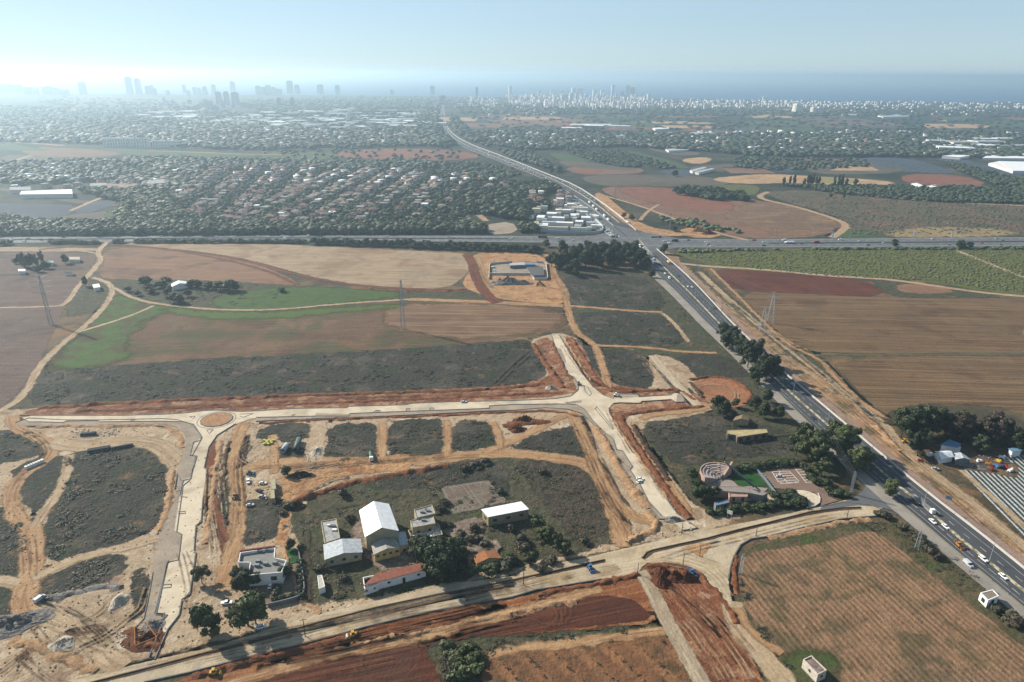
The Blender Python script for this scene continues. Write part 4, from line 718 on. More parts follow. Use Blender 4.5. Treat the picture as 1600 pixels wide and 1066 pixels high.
# ---- amphitheatre memorial
def amph():
    def q1(l): return [(1080+x/5, 700+y/5) for x, y in l]
    O = Vector((*P(*q1([(215, 255)])[0]), 0)); root = empty('open_air_theatre', O.x, O.y, 0, 0, 'round open-air theatre with curved pink and grey stepped seating', 'theatre')
    Rm = (Vector((*P(*q1([(70, 262)])[0]), 0))-O).length
    a0, a1 = R(40), R(208)
    def ring(name, r0, r1, z, mat, a0=a0, a1=a1, zb=0):
        n = 30; m = MB(); v = []; 
        for i in range(n+1):
            a = a0+(a1-a0)*i/n
            for r, zz in ((r0, zb), (r0, z), (r1, z), (r1, zb)): v.append((math.cos(a)*r, math.sin(a)*r, zz))
        f = [(4*i+j, 4*i+4+j, 4*i+4+(j+1) % 4, 4*i+(j+1) % 4) for i in range(n) for j in range(4)]+[(0, 1, 2, 3), (4*n+3, 4*n+2, 4*n+1, 4*n)]
        m.add(v, f); return m.build(name, mat, root)
    st = smat('grey_steps', c(178, 172, 170), .85, .1)
    ring('outer_wall', Rm-.4, Rm, 4.2, PINKP, zb=0)
    for k in range(6):
        r = Rm-.6-k*1.55; ring('seating_step', r-1.0, r, 3.7-k*.6, st); ring('seat_facing', r-1.5, r-1.0, 3.4-k*.6, PINKP)
    m = MB()
    for a in (R(78), R(125)):
        for k in range(10): r = Rm-1-k*1.0; p = Vector((math.cos(a)*r, math.sin(a)*r)); z = max(.3, 3.9-k*.4); m.box(p.x-.5, p.x+.5, p.y-.5, p.y+.5, 0, z)
    m.build('stair', smat('pale_stair', c(200, 184, 172), .8), root)
    m = MB(); e = Vector((math.cos(a0), math.sin(a0), 0))
    m.add([e*Rm*.35, e*Rm, e*Rm+Vector((.5, -.5, 0)), e*Rm*.35+Vector((.5, -.5, 0)), e*Rm*.35+Vector((0, 0, 2)), e*Rm+Vector((0, 0, 6.5)), e*Rm+Vector((.5, -.5, 6.5)), e*Rm*.35+Vector((.5, -.5, 2))], BX); m.build('side_wall', PINKP, root)
    sheet('paved_terrace', q1([(100, 300), (160, 320), (560, 355), (600, 320), (460, 300), (380, 310), (300, 240), (80, 260)]), gmat('terrace_paving', [c(160, 148, 142), c(178, 164, 156)], 3, bump=(1, .05), rag=None), sm=0, z=.21, g=1.5)
    sheet('lawn', q1([(300, 195), (470, 170), (590, 300), (400, 302), (345, 270)]), gmat('green_lawn', [c(44, 100, 46), c(52, 114, 52)], 4, bump=(.5, .05), rag=None, fine=(.5, .05)), sm=0, z=.23, g=1.5, label='bright green trapezoid lawn beside the open-air theatre')
    building('long_flat_canopy', 'long flat concrete canopy running in front of the open-air theatre', 'canopy', q1([(165, 300), (395, 300), (600, 350), (560, 372), (450, 350), (180, 332)]), 3.4, 'flat', smat('canopy_concrete', c(160, 150, 142), .8), smat('canopy_top', c(160, 152, 144), .85), parapet=.1)
    building('memorial_building', 'low memorial building with red forecourt and pink ribbed wall below the theatre', 'building', q1([(290, 348), (440, 352), (440, 380), (300, 380)]), 3, 'flat', PINKP, smat('pink_roof', c(190, 156, 140), .8), parapet=.3, win=2.6, winsize=(1, 1.8), door=False)
    sheet('red_forecourt', q1([(240, 372), (330, 378), (350, 432), (275, 436)]), smat('red_paint_floor', c(168, 84, 62), .8, .1), sm=0, z=.24, g=1.5)
    sheet('pale_paving', q1([(335, 385), (560, 372), (660, 360), (690, 420), (560, 400), (360, 430)]), gmat('cream_paving', [c(206, 186, 160), c(216, 198, 174)], 4, bump=(1, .05), rag=None), sm=0, z=.235, g=1.5)
    building('blue_kiosk', 'small kiosk with light blue metal roof at the corner of the memorial garden', 'kiosk', q1([(180, 425), (285, 405), (300, 425), (195, 450)]), 3, 'flat', GREYW, BLUEC, parapet=.1, win=3)
    # tall slanting steel beam
    A = P(*q1([(540, 335)])[0]); b_ = q1([(262, 108)])[0]; z = 13; B = P(*b_, z)
    rt = empty('slanting_beam', *A, 0, 0, 'long steel sculpture beam slanting over the green lawn', 'sculpture'); m = MB(); B3 = Vector((B[0]-A[0], B[1]-A[1], z)); m.bar((0, 0, 0), B3, .7); m.build('beam', STEEL, rt)
    m = MB()
    for i in range(12):
        t = .2+i*.06; p = B3*t; m.box(p.x-.2, p.x+.2, p.y-.6, p.y+.6, p.z-.9, p.z-.25)
    m.build('pendant_plates', smat('dark_steel', c(80, 84, 88), .6), rt)
    wall('glass_wall', q1([(465, 140), (560, 235), (680, 395)]), .15, 1.5, smat('glass_fence', c(130, 150, 156), .4, .1), 'pale glass fence between the theatre lawn and the parking place', 'fence')
    wall('kerb_wall', q1([(990, 360), (1018, 430), (1000, 455), (900, 470)]), .3, .5, WALL, 'low white kerb round the pale entrance forecourt', 'kerb')
    PK = gmat('parking_paving', [c(142, 118, 106), c(156, 130, 116), c(134, 112, 102)], 8, bump=(1, .05), rag=None, fine=(.6, .05))
    sheet('parking_lot', q1([(462, 132), (780, 122), (860, 145), (960, 290), (1130, 282), (1065, 330), (1070, 380), (1150, 415), (1010, 455), (1018, 420), (960, 350), (800, 330), (660, 318)]), PK, sm=0, z=.225, label='brown paved car park with white bay lines beside the memorial')
    sheet('forecourt', q1([(800, 332), (900, 335), (985, 370), (1015, 410), (1010, 440), (900, 468), (870, 420), (850, 380)]), gmat('forecourt_paving', [c(210, 196, 172), c(222, 208, 186)], 5, bump=(1, .05), rag=None), sm=1, z=.235, g=1.2, label='pale rounded entrance forecourt beside the car park')
    def ln(pts): linew('bay_marking', np.array([P(*v) for v in q1(pts)]), .22, WHT, .25)
    ln([(630, 190), (690, 285), (850, 272), (765, 185), (630, 190)])
    ln([(683, 187), (755, 280)])
    for i in range(5): t = i/5; ln([(642+60*t, 208+95*t), (700+55*t, 203+95*t)]); ln([(700+62*t, 203+92*t), (775+80*t, 200+92*t)])
    for i in range(9): t = i/8; ln([(520+250*t, 136-12*t), (548+245*t, 160-10*t)])
    for i in range(7): t = i/6; ln([(800+95*t, 152+125*t), (870+85*t, 148+120*t)])
    ln([(800, 152), (900, 278)])
    for i in range(9): t = i/8; ln([(500+125*t, 165+145*t), (532+125*t, 165+145*t)])
amph()
# ---- trading compound at the crossroads
wall('long_white_wall', [(839, 362), (900, 366), (938, 366), (944, 358), (930, 345)], .5, 3, smat('bluish_white_wall', c(196, 206, 206), .7, .05), 'long pale wall round the white buildings at the crossroads', sm=1)
CB = [((838, 332), 14, 10, 5), ((830, 341), 8, 14, 4), ((845, 345), 12, 16, 5), ((862, 338), 16, 12, 4), ((872, 345), 20, 9, 4), ((858, 352), 22, 8, 4), ((882, 353), 26, 8, 4), ((905, 351), 12, 10, 4), ((915, 344), 14, 10, 3.5), ((922, 352), 12, 8, 3.5), ((898, 340), 14, 8, 4), ((880, 332), 26, 8, 3.5), ((906, 329), 28, 9, 4), ((850, 327), 12, 7, 4), ((848, 357), 16, 5, 3.5), ((872, 359), 30, 5, 3), ((905, 360), 26, 5, 3), ((934, 356), 10, 6, 3), ((912, 335), 12, 7, 3.5), ((838, 352), 7, 8, 3.5), ((888, 325), 12, 7, 4), ((925, 340), 10, 6, 3.5)]
rd = ang((839, 364), (900, 366))
rz_ = random.Random(3)
for i in range(26): CB.append(((rz_.uniform(836, 932), rz_.uniform(326, 360)), rz_.uniform(4, 9), rz_.uniform(4, 8), rz_.uniform(2.6, 4.6)))
def flatbox(name, label, cat, x, y, w, d, h, rz, wallm, roofm, group=None, z0=0):
    m = MB(); m.box(-w/2, w/2, -d/2, d/2, 0, h); o = m.build(name, wallm); o.location = (x, y, z0); o.rotation_euler = (0, 0, rz); tag(o, label, cat, group)
    r = MB(); r.box(-w/2-.15, w/2+.15, -d/2-.15, d/2+.15, h+.002, h+.3, bev=.1); r.build('roof', roofm, o); return o
ords = ['first', 'second', 'third', 'fourth', 'fifth', 'sixth', 'seventh', 'eighth', 'ninth', 'tenth', 'eleventh', 'twelfth', 'thirteenth', 'fourteenth', 'fifteenth', 'sixteenth', 'seventeenth', 'eighteenth', 'nineteenth', 'twentieth']
def nth(i): return ords[i] if i < len(ords) else '%d%s' % (i+1, {1: 'st', 2: 'nd', 3: 'rd'}.get((i+1) % 10 if (i+1) % 100 not in (11, 12, 13) else 0, 'th'))
for i, (p, w, d, h) in enumerate(sorted(CB, key=lambda t: t[0][0])):
    x, y = P(*p); rmn, rmm = random.choice([('white', WMETAL), ('white', WMETAL), ('pale grey', SILV), ('cream', smat('cream_roof', c(206, 196, 168), .8))])
    flatbox('market_building', '%s-roofed low building, %s from the left behind the long pale wall' % (rmn, nth(i)), 'building', x, y, w*.75, d*.9, h, rd+random.uniform(-.05, .05), WHITEW, rmm, 'low buildings at the crossroads')
# ================================================================ VEGETATION
def folmat(key, cols, var=.35):
    s = NT(key); tint = s.attr('tint').outputs['Fac']; oi = s.n('ShaderNodeObjectInfo').outputs['Random']
    t = s.ma('ADD', tint, oi); col = s.ramp(s.noise(1.6, 3, .7), [(.3, cols[0]), (.5, cols[1]), (.72, cols[2])])
    col = s.mix(s.ma('MULTIPLY', s.ma('FRACT', s.ma('MULTIPLY', t, 7.3)), .55), col, cols[3])
    h = s.n('ShaderNodeHueSaturation'); s.put(h.inputs['Color'], col); s.put(h.inputs['Value'], s.ma('ADD', s.ma('MULTIPLY', s.ma('FRACT', s.ma('MULTIPLY', t, 3.1)), .5), .75)); s.put(s.b.inputs['Base Color'], h.outputs[0])
    s.b.inputs['Roughness'].default_value = .65; s.b.inputs['Specular IOR Level'].default_value = .2; return s.m
FOL = folmat('foliage', [c(72, 86, 54), c(100, 114, 70), c(132, 138, 90), c(112, 118, 84)])
FOLD = folmat('dark_foliage', [c(56, 72, 48), c(80, 96, 60), c(112, 120, 80), c(78, 88, 66)])
FOLB = folmat('dry_brown_foliage', [c(84, 72, 64), c(108, 92, 82), c(124, 106, 94), c(84, 84, 66)])
FOLO = folmat('grey_olive_foliage', [c(70, 72, 58), c(94, 96, 76), c(116, 114, 92), c(110, 96, 84)])
FOLR = folmat('red_flowering_foliage', [c(90, 50, 52), c(130, 56, 62), c(120, 80, 60), c(80, 90, 60)])
BARK = smat('bark', c(104, 90, 76), .95, .25, .6, bump=.1)
def blobs(n, seed, prof):
    "lobe centres and radii filling a unit crown (x,y in -.5...5, z 0..1)"
    r = random.Random(seed); out = []
    for i in range(n):
        t = (i+.5)/n; z = prof['z0']+(prof['z1']-prof['z0'])*t; a = r.uniform(0, 6.28); w = prof['w'](z)
        q = r.uniform(.15, .75)*w*.5; out.append((math.cos(a)*q, math.sin(a)*q, z+r.uniform(-.05, .05), prof['r']*r.uniform(.75, 1.25)*(.5+.5*w)))
    return out
def ico(sub):
    import bmesh; b = bmesh.new(); bmesh.ops.create_icosphere(b, subdivisions=sub, radius=1); v = np.array([x.co[:] for x in b.verts]); f = np.array([[q.index for q in p.verts] for p in b.faces]); b.free(); return v, f
ICO1, ICO2 = ico(1), ico(2)
def crownmesh(seed, lobes, leaves, leaf, prof, core=ICO2, sq=(1, 1, .7)):
    "lumpy cores plus many leaf-clump faces round them; returns verts and quads"
    r = np.random.default_rng(seed); V = []; Fc = []; k = 0; bl = blobs(lobes, seed, prof)
    for (x, y, z, rad) in bl:
        v, f = core; n = v*(1+r.normal(0, .13, (len(v), 1))); vv = n*np.array([rad*.86*sq[0], rad*.86*sq[1], rad*.86*sq[2]])+np.array([x, y, z])
        V.append(vv); Fc.append(np.column_stack([f, f[:, 2]])+k); k += len(v)
    tot = sum(b[3]**2 for b in bl)
    for (x, y, z, rad) in bl:
        m = int(leaves*rad*rad/tot); d = r.normal(size=(m, 3)); d /= np.linalg.norm(d, axis=1)[:, None]
        p = d*np.array([rad*sq[0], rad*sq[1], rad*sq[2]])*r.uniform(.8, 1.16, (m, 1))+np.array([x, y, z])
        t1 = np.cross(d, r.normal(size=(m, 3))); t1 /= np.linalg.norm(t1, axis=1)[:, None]; t2 = np.cross(d, t1)+d*r.normal(0, .5, (m, 1)); s_ = leaf*r.uniform(.6, 1.4, (m, 1))
        q = np.stack([p-t1*s_-t2*s_, p+t1*s_-t2*s_*.6, p+t1*s_+t2*s_, p-t1*s_*.7+t2*s_*.8], 1).reshape(-1, 3); V.append(q); Fc.append(np.arange(m*4).reshape(-1, 4)+k); k += m*4
    return np.vstack(V), np.vstack(Fc).astype(np.int32)
def fixtri(F_):  # triangle cores stored as degenerate quads -> list of faces
    return [tuple(q[:3]) if q[2] == q[3] else tuple(q) for q in F_]
ROUND = dict(z0=.34, z1=.86, w=lambda z: 1.0 if z < .6 else 1.5-z*.9, r=.24)
AIRY = dict(z0=.3, z1=.93, w=lambda z: 1.15 if z < .65 else 1.7-z*.9, r=.155)
TALL = dict(z0=.25, z1=.9, w=lambda z: .85-abs(z-.5)*.7, r=.2)
CYP = dict(z0=.08, z1=.92, w=lambda z: .35*(1.05-z), r=.15)
BUSHP = dict(z0=.2, z1=.6, w=lambda z: 1.0, r=.3)
def mk(seed, lobes, leaves, leaf, prof, core=ICO1, sq=(1, 1, .7)):
    v, f = crownmesh(seed, lobes, leaves, leaf, prof, core, sq); me = bpy.data.meshes.new('crown'); me.from_pydata(v.tolist(), [], fixtri(f)); me.update(); return me
def trunkmesh(seed):
    r = random.Random(seed); m = MB(); m.bar((0, 0, -.02), (.01, .01, .25), .06, w2=.045, n=7)
    for i in range(5): a = i*1.26+r.uniform(-.3, .3); m.bar((.01, .01, .22+.02*i), (math.cos(a)*.22, math.sin(a)*.22, .48+r.uniform(0, .12)), .035, w2=.012, n=5)
    me = bpy.data.meshes.new('trunk'); me.from_pydata([tuple(p) for p in m.v], [], m.f); me.update(); me.materials.append(BARK); return me
TRK = [trunkmesh(i) for i in range(3)]
CR = {'airy': [mk(80+i, 20, 1900, .026, AIRY, sq=(1, 1, .62)) for i in range(4)], 'broad': [mk(10+i, 17, 1900, .03, ROUND, sq=(.92, .92, .62)) for i in range(5)], 'tall': [mk(20+i, 15, 1400, .032, TALL, sq=(1, 1, .8)) for i in range(3)],
      'cypress': [mk(30+i, 9, 700, .03, CYP, sq=(.8, .8, 1.3)) for i in range(2)], 'bush': [mk(40+i, 5, 320, .06, BUSHP, sq=(1, 1, .8)) for i in range(3)]}
CRM = {}
def crown(kind, mat):
    k = (kind, mat.name)
    if k not in CRM:
        L_ = []
        for me in CR[kind]: m2 = me.copy(); m2.materials.append(mat); L_.append(m2)
        CRM[k] = L_
    return random.choice(CRM[k])
KINDS = dict(airy=('tree', 'airy'), broad=('tree', 'broad'), tall=('tree', 'tall'), cypress=('cypress_tree', 'cypress'), bush=('bush', 'bush'))
def tree(x, y, h, w, kind='broad', mat=None, label=None, group=None, z=0, parts=True):
    mat = mat or FOL; nm, ck = KINDS[kind]
    if ck == 'bush' or not parts:
        o = bpy.data.objects.new(nm, crown(ck, mat)); C.objects.link(o); o.location = (x, y, z-.05*h); o.scale = (w, w, h*(1.15 if ck == 'bush' else 1)); o.rotation_euler = (0, 0, random.uniform(0, 6.28))
    else:
        o = empty(nm, x, y, z, random.uniform(0, 6.28)); o.scale = (w, w, h)
        a = bpy.data.objects.new('trunk', random.choice(TRK)); C.objects.link(a); a.parent = o
        b = bpy.data.objects.new('crown', crown(ck, mat)); C.objects.link(b); b.parent = o
    return tag(o, label, 'bush' if ck == 'bush' else 'tree', group)
# every row: what it is, where it is (for the label), list of (px, py of the foot, height m, width m), kind, material
TREES = [
 ('big dark eucalyptus', 'in the grove left of the crossroads', [(862, 418, 17, 14), (872, 424, 18, 15), (884, 418, 20, 14), (896, 428, 16, 13), (898, 416, 21, 16), (908, 410, 20, 14), (914, 420, 19, 14), (925, 414, 21, 15), (934, 422, 18, 13), (940, 410, 22, 16), (950, 418, 20, 15), (960, 410, 22, 16), (966, 420, 17, 14), (975, 412, 21, 15), (985, 418, 19, 14), (990, 408, 19, 14), (1000, 412, 17, 13), (1008, 420, 14, 11), (880, 402, 17, 14), (920, 402, 18, 14), (955, 400, 18, 14), (990, 398, 16, 13)], 'broad', FOLD),
 ('small round tree', 'standing clear of the grove by the crossroads', [(899, 433, 9, 8), (1019, 434, 8, 7), (853, 386, 8, 9), (1037, 397, 13, 10)], 'broad', FOLD),
 ('tall roadside tree', 'on the left verge of the highway above the car park', [(1135, 545, 15, 11), (1144, 538, 14, 11), (1150, 552, 16, 12), (1160, 562, 17, 12), (1168, 575, 17, 13), (1178, 570, 18, 13), (1186, 590, 17, 13), (1196, 598, 19, 14), (1205, 592, 17, 12), (1178, 600, 12, 10), (1128, 528, 11, 9)], 'airy', FOLD),
 ('leafy tree', 'beside the highway above the brown car park', [(1243, 712, 14, 10), (1255, 706, 15, 11), (1262, 722, 17, 12), (1275, 718, 18, 12), (1284, 732, 16, 11), (1300, 702, 17, 12), (1310, 716, 19, 13), (1322, 706, 15, 11), (1338, 738, 14, 11), (1349, 733, 12, 10), (1283, 744, 9, 8), (1390, 776, 9, 8)], 'airy', FOL),
 ('dark green tree', 'by the farmyard at the right edge', [(1408, 682, 17, 12), (1420, 688, 19, 13), (1432, 684, 18, 12), (1445, 684, 18, 12), (1456, 680, 17, 10), (1466, 680, 17, 10), (1433, 713, 14, 9), (1502, 676, 14, 11), (1590, 706, 14, 12), (1610, 690, 14, 12), (1440, 700, 12, 10), (1530, 706, 9, 9), (1574, 690, 9, 9)], 'airy', FOLD),
 ('dry brown tree', 'in the row above the farmyard', [(1484, 684, 15, 12), (1494, 690, 15, 12), (1512, 684, 14, 12), (1524, 688, 13, 11), (1545, 694, 16, 13), (1558, 692, 17, 13), (1570, 698, 13, 11), (1480, 676, 13, 11), (1538, 684, 13, 12)], 'airy', FOLB),
 ('huge dense ficus', 'beside the long red-tiled roof of the old school', [(655, 872, 10, 11), (668, 880, 11, 12), (684, 872, 11, 12), (700, 876, 10, 11), (716, 872, 9, 10), (680, 900, 13, 11), (692, 912, 14, 10), (708, 898, 11, 10), (662, 862, 8, 9)], 'broad', FOLD),
 ('eucalyptus', 'by the unpaved road in front of the modern white house', [(388, 978, 14, 12), (400, 975, 13, 11), (322, 990, 12, 9), (332, 994, 12, 9), (316, 912, 9, 7)], 'airy', FOL),
 ('garden tree', 'along the front of the modern white house', [(378, 925, 8, 7), (390, 915, 7, 7), (372, 905, 6, 6), (446, 904, 6, 6), (455, 860, 5, 4), (405, 912, 6, 6)], 'broad', FOLD),
 ('dark round tree', 'by the red pit and the small tiled house', [(1122, 645, 11, 9), (1130, 650, 10, 9), (1149, 637, 6, 5), (1142, 654, 6, 6), (1180, 640, 9, 9), (1192, 652, 9, 8), (1215, 655, 9, 8), (1198, 630, 10, 8)], 'broad', FOLD),
 ('garden tree', 'round the open-air theatre', [(1090, 777, 9, 9), (1100, 782, 8, 8), (1080, 748, 5, 6), (1086, 762, 5, 5), (1118, 776, 5, 5)], 'broad', FOLD),
 ('tree', 'on the overgrown plot right of the white-roofed hall', [(840, 826, 6, 7), (872, 862, 8, 7), (882, 866, 7, 7), (852, 842, 6, 7), (768, 900, 6, 6), (740, 900, 6, 6), (826, 880, 5, 6)], 'airy', FOL),
 ('lone tree', 'standing on the field side of the highway', [(1397, 386, 9, 9), (1500, 388, 9, 12), (1514, 388, 8, 9), (975, 345-4, 8, 9), (986, 345, 9, 10), (1053, 362, 8, 8), (1055, 276, 13, 13), (862, 272, 12, 6)], 'broad', FOLD),
 ('cypress-like tree', 'in the clump by the farm hut at the left edge', [(34, 416, 13, 8), (39, 419, 14, 8), (45, 418, 13, 8), (51, 416, 13, 7), (57, 417, 12, 7), (66, 412, 12, 8), (102, 412, 9, 10), (70, 420, 7, 8), (76, 420, 6, 8), (25, 412, 6, 8), (60, 425, 6, 9)], 'tall', FOLD),
 ('dark tree', 'round the white tunnel hut', [(227, 446, 8, 12), (250, 450, 6, 11), (258, 448, 8, 12), (300, 449, 8, 11), (308, 450, 8, 11), (325, 452, 7, 12), (345, 454, 9, 13), (358, 455, 10, 14), (366, 454, 8, 12), (272, 472, 9, 12), (280, 474, 8, 10), (262, 460, 6, 8), (293, 464, 7, 9), (200, 456, 5, 7), (215, 462, 5, 8), (235, 458, 6, 12), (134, 448, 9, 7), (440, 456, 4, 8)], 'broad', FOLD),
 ('cypress', 'on the ridge beyond the right-hand fields', [(1224, 291, 17, 8), (1234, 289, 17, 7), (1240, 290, 20, 8), (1256, 290, 14, 8), (1262, 289, 20, 8), (1266, 289, 20, 8), (1270, 289, 20, 7), (1275, 290, 19, 8), (1279, 290, 16, 6), (1303, 291, 16, 8), (1310, 291, 20, 8), (1315, 291, 20, 8), (1322, 291, 14, 8), (1336, 291, 15, 11), (1318, 311, 14, 5), (1298, 308, 6, 8)], 'tall', FOLD),
]
BUSHES = [('hedge bush', 'below the memorial building', [(1112+i*13, 803-i*1.6+(i % 2), 3.2, 5) for i in range(12)]+[(1236, 772, 3, 6), (1228, 780, 3, 6), (1244, 782, 3, 6), (1250, 790, 3, 6), (1214, 778, 3, 6), (1296, 770, 3, 5), (1305, 774, 3, 5), (1314, 773, 3, 5), (1322, 777, 3, 4)], FOLD),
 ('dark hedge bush', 'along the back of the theatre and car park', [(1110+i*8, 740-i*.9, 3, 5.5) for i in range(1, 16)]+[(1236, 727, 3, 5), (1246, 728, 3, 5), (1256, 733, 3, 5), (1262, 740, 3, 5), (1268, 748, 3, 5), (1276, 756, 3, 6), (1290, 756, 3, 6)], FOLD),
 ('roadside bush', 'beside the highway verge above the white hut', [(1411, 828, 3.5, 4), (1428, 842, 4, 5), (1436, 848, 4, 5), (1442, 856, 4, 5), (1450, 862, 4, 5), (1456, 868, 4, 5), (1462, 872, 3, 4), (1375, 806, 3, 5), (1385, 810, 3, 5), (1574, 968, 4, 6), (1582, 974, 4, 6), (1560, 958, 3, 5)], FOLO),
 ('cactus-like bush', 'at the corner of the dark red field', [(700+((i*37) % 50), 1015+i*4, 3.2, 5) for i in range(12)], FOL),
 ('bush', 'on the overgrown school plot', [(516, 830, 3, 4), (470, 860, 2.5, 3.5), (548, 815, 3.5, 4.5), (600, 905, 2, 3.5), (720, 838, 3, 5), (738, 830, 3, 5), (748, 848, 3.5, 5), (736, 850, 3.5, 5), (760, 856, 3, 5), (700, 825, 3, 5), (812, 850, 4, 6), (822, 862, 4, 6), (860, 878, 3, 5), (800, 880, 4, 6), (786, 890, 4, 6), (845, 890, 3, 5), (540, 906, 2.5, 4), (500, 890, 3, 5), (688, 800, 3, 5), (694, 790, 3, 5), (800, 830, 3, 4), (915, 850, 3, 4), (452, 792, 3, 5), (442, 806, 2, 4), (536, 775, 4, 5), (780, 770, 3, 5), (850, 740, 3, 5), (760, 725, 3, 5), (745, 730, 3, 6), (728, 735, 3, 6)], FOLO),
 ('bush', 'in the yard border of the modern white house', [(433, 920+i*3, 2, 3) for i in range(5)]+[(470, 880+i*8, 2.5, 3) for i in range(8)]+[(430+i*7, 937-i, 1.8, 2.5) for i in range(6)]+[(385+i*9, 903-i*1.2, 3, 4) for i in range(8)], FOLD)]
for what, where, L_, kind, mat in TREES:
    L_ = sorted(L_, key=lambda t: t[0]); k = len(L_)
    for i, (x, y, h, w) in enumerate(L_):
        pos = 'leftmost ' if i == 0 else 'rightmost ' if i == k-1 else '%s-from-left ' % nth(i)
        X, Y = P(x, y); tree(X, Y, h*random.uniform(.82, 1.0), w*random.uniform(.8, 1.0), kind, mat, pos+what+' '+where, what+' '+where, parts=y > 330)
for what, where, L_, mat in BUSHES:
    L_ = sorted(L_, key=lambda t: t[0]); k = len(L_)
    for i, (x, y, h, w) in enumerate(L_):
        pos = 'leftmost ' if i == 0 else 'rightmost ' if i == k-1 else '%s-from-left ' % nth(i)
        X, Y = P(x, y); tree(X, Y, h, w, 'bush', mat, pos+what+' '+where, what+' '+where)
HWP = np.vstack([W2(ER, 1, False), W2(EL, 1, False)[::-1]])
# ---- merged masses nobody could count
def low(seed, sub=1, n=1, flat=.8, leaves=0):
    r = np.random.default_rng(seed); V = []; F_ = []; k = 0; b = ICO1 if sub == 1 else ICO2
    for i in range(n):
        v = b[0]*(1+r.normal(0, .16, (len(b[0]), 1))); s_ = r.uniform(.32, .5) if n > 1 else .5; o = r.uniform(-.22, .22, 3) if n > 1 else np.zeros(3); o[2] = .5+o[2]*.8
        V.append(v*np.array([s_, s_, s_*flat])+o); F_.append(b[1]+k); k += len(v)
    if leaves:
        d = r.normal(size=(leaves, 3)); d /= np.linalg.norm(d, axis=1)[:, None]; d[:, 2] = abs(d[:, 2])*.9-.15; p = d*.5*r.uniform(.85, 1.1, (leaves, 1))+np.array([0, 0, .5]); t = r.normal(size=(leaves, 3))*.1; u = r.normal(size=(leaves, 3))*.1
        V.append(np.stack([p-t, p+u, p+t], 1).reshape(-1, 3)); F_.append(np.arange(leaves*3).reshape(-1, 3)+k)
    return np.vstack(V), np.vstack(F_)
def merge(name, protos, pts, hs, ws, mat, label=None, kind='stuff', z=0):
    pts = np.asarray(pts); n = len(pts); V = []; F_ = []; T = []; k = 0; ch = rng.integers(0, len(protos), n); tint = rng.random(n)
    for i, (v, f) in enumerate(protos):
        sel = np.where(ch == i)[0]
        if not len(sel): continue
        a = rng.uniform(0, 6.28, len(sel)); ca, sa = np.cos(a)[:, None], np.sin(a)[:, None]; w = np.asarray(ws)[sel][:, None]; h = np.asarray(hs)[sel][:, None]
        x = (v[:, 0]*ca-v[:, 1]*sa)*w+pts[sel, 0:1]; y = (v[:, 0]*sa+v[:, 1]*ca)*w+pts[sel, 1:2]; zz = v[:, 2]*h+z
        V.append(np.stack([x, y, zz], -1).reshape(-1, 3)); F_.append((f[None]+(np.arange(len(sel))*len(v))[:, None, None]+k).reshape(-1, 3)); T.append(np.repeat(tint[sel], len(v))); k += len(sel)*len(v)
    o = obj(name, np.vstack(V), np.vstack(F_).astype(np.int32), mat); at = o.data.attributes.new('tint', 'FLOAT', 'POINT'); at.data.foreach_set('value', np.concatenate(T).astype(np.float32))
    if kind: o['kind'] = kind
    if label: o['label'] = label
    return o
MID = [low(50+i, 1, 4, .85, 60) for i in range(4)]; LOW = [low(60+i, 1, 2, .85) for i in range(4)]; TINY = [low(70+i, 1, 1, .7) for i in range(3)]
def inpoly(poly, n, dens='px', holes=()):
    "n random pixels inside a pixel polygon -> ground points (even in the picture)"
    poly = np.array(poly, float); lo, hi = poly.min(0), poly.max(0); out = []
    while len(out) < n:
        q = rng.uniform(lo, hi, (n*2, 2)); k = sdist(q, poly) > 0
        for h_ in holes: k &= sdist(q, np.array(h_, float)) < 0
        out += q[k].tolist()
    return out[:n]
def mass(name, poly, n, h, w, mat, protos, label, holes=()):
    px = inpoly(poly, n, holes=holes); pts = np.array([P(*p) for p in px]); pts = pts[sdist(pts, HWP) < -w*.6-2]; n = len(pts); d = pts[:, 1]; k = rng.uniform(.75, 1.3, n)
    return merge(name, protos, pts, h*k, w*k*rng.uniform(.85, 1.2, n), mat, label)
def tuft(seed, n=26):
    r = np.random.default_rng(seed); d = r.normal(size=(n, 3)); d /= np.linalg.norm(d, axis=1)[:, None]; d[:, 2] = abs(d[:, 2])*.8+.1
    p = d*np.array([.5, .5, .9])*r.uniform(.25, 1.05, (n, 1)); t = r.normal(size=(n, 3))*.13; u = r.normal(size=(n, 3))*.13
    return np.stack([p-t, p+u, p+t], 1).reshape(-1, 3), np.arange(n*3).reshape(-1, 3)
TUFT = [tuft(90+i) for i in range(5)]
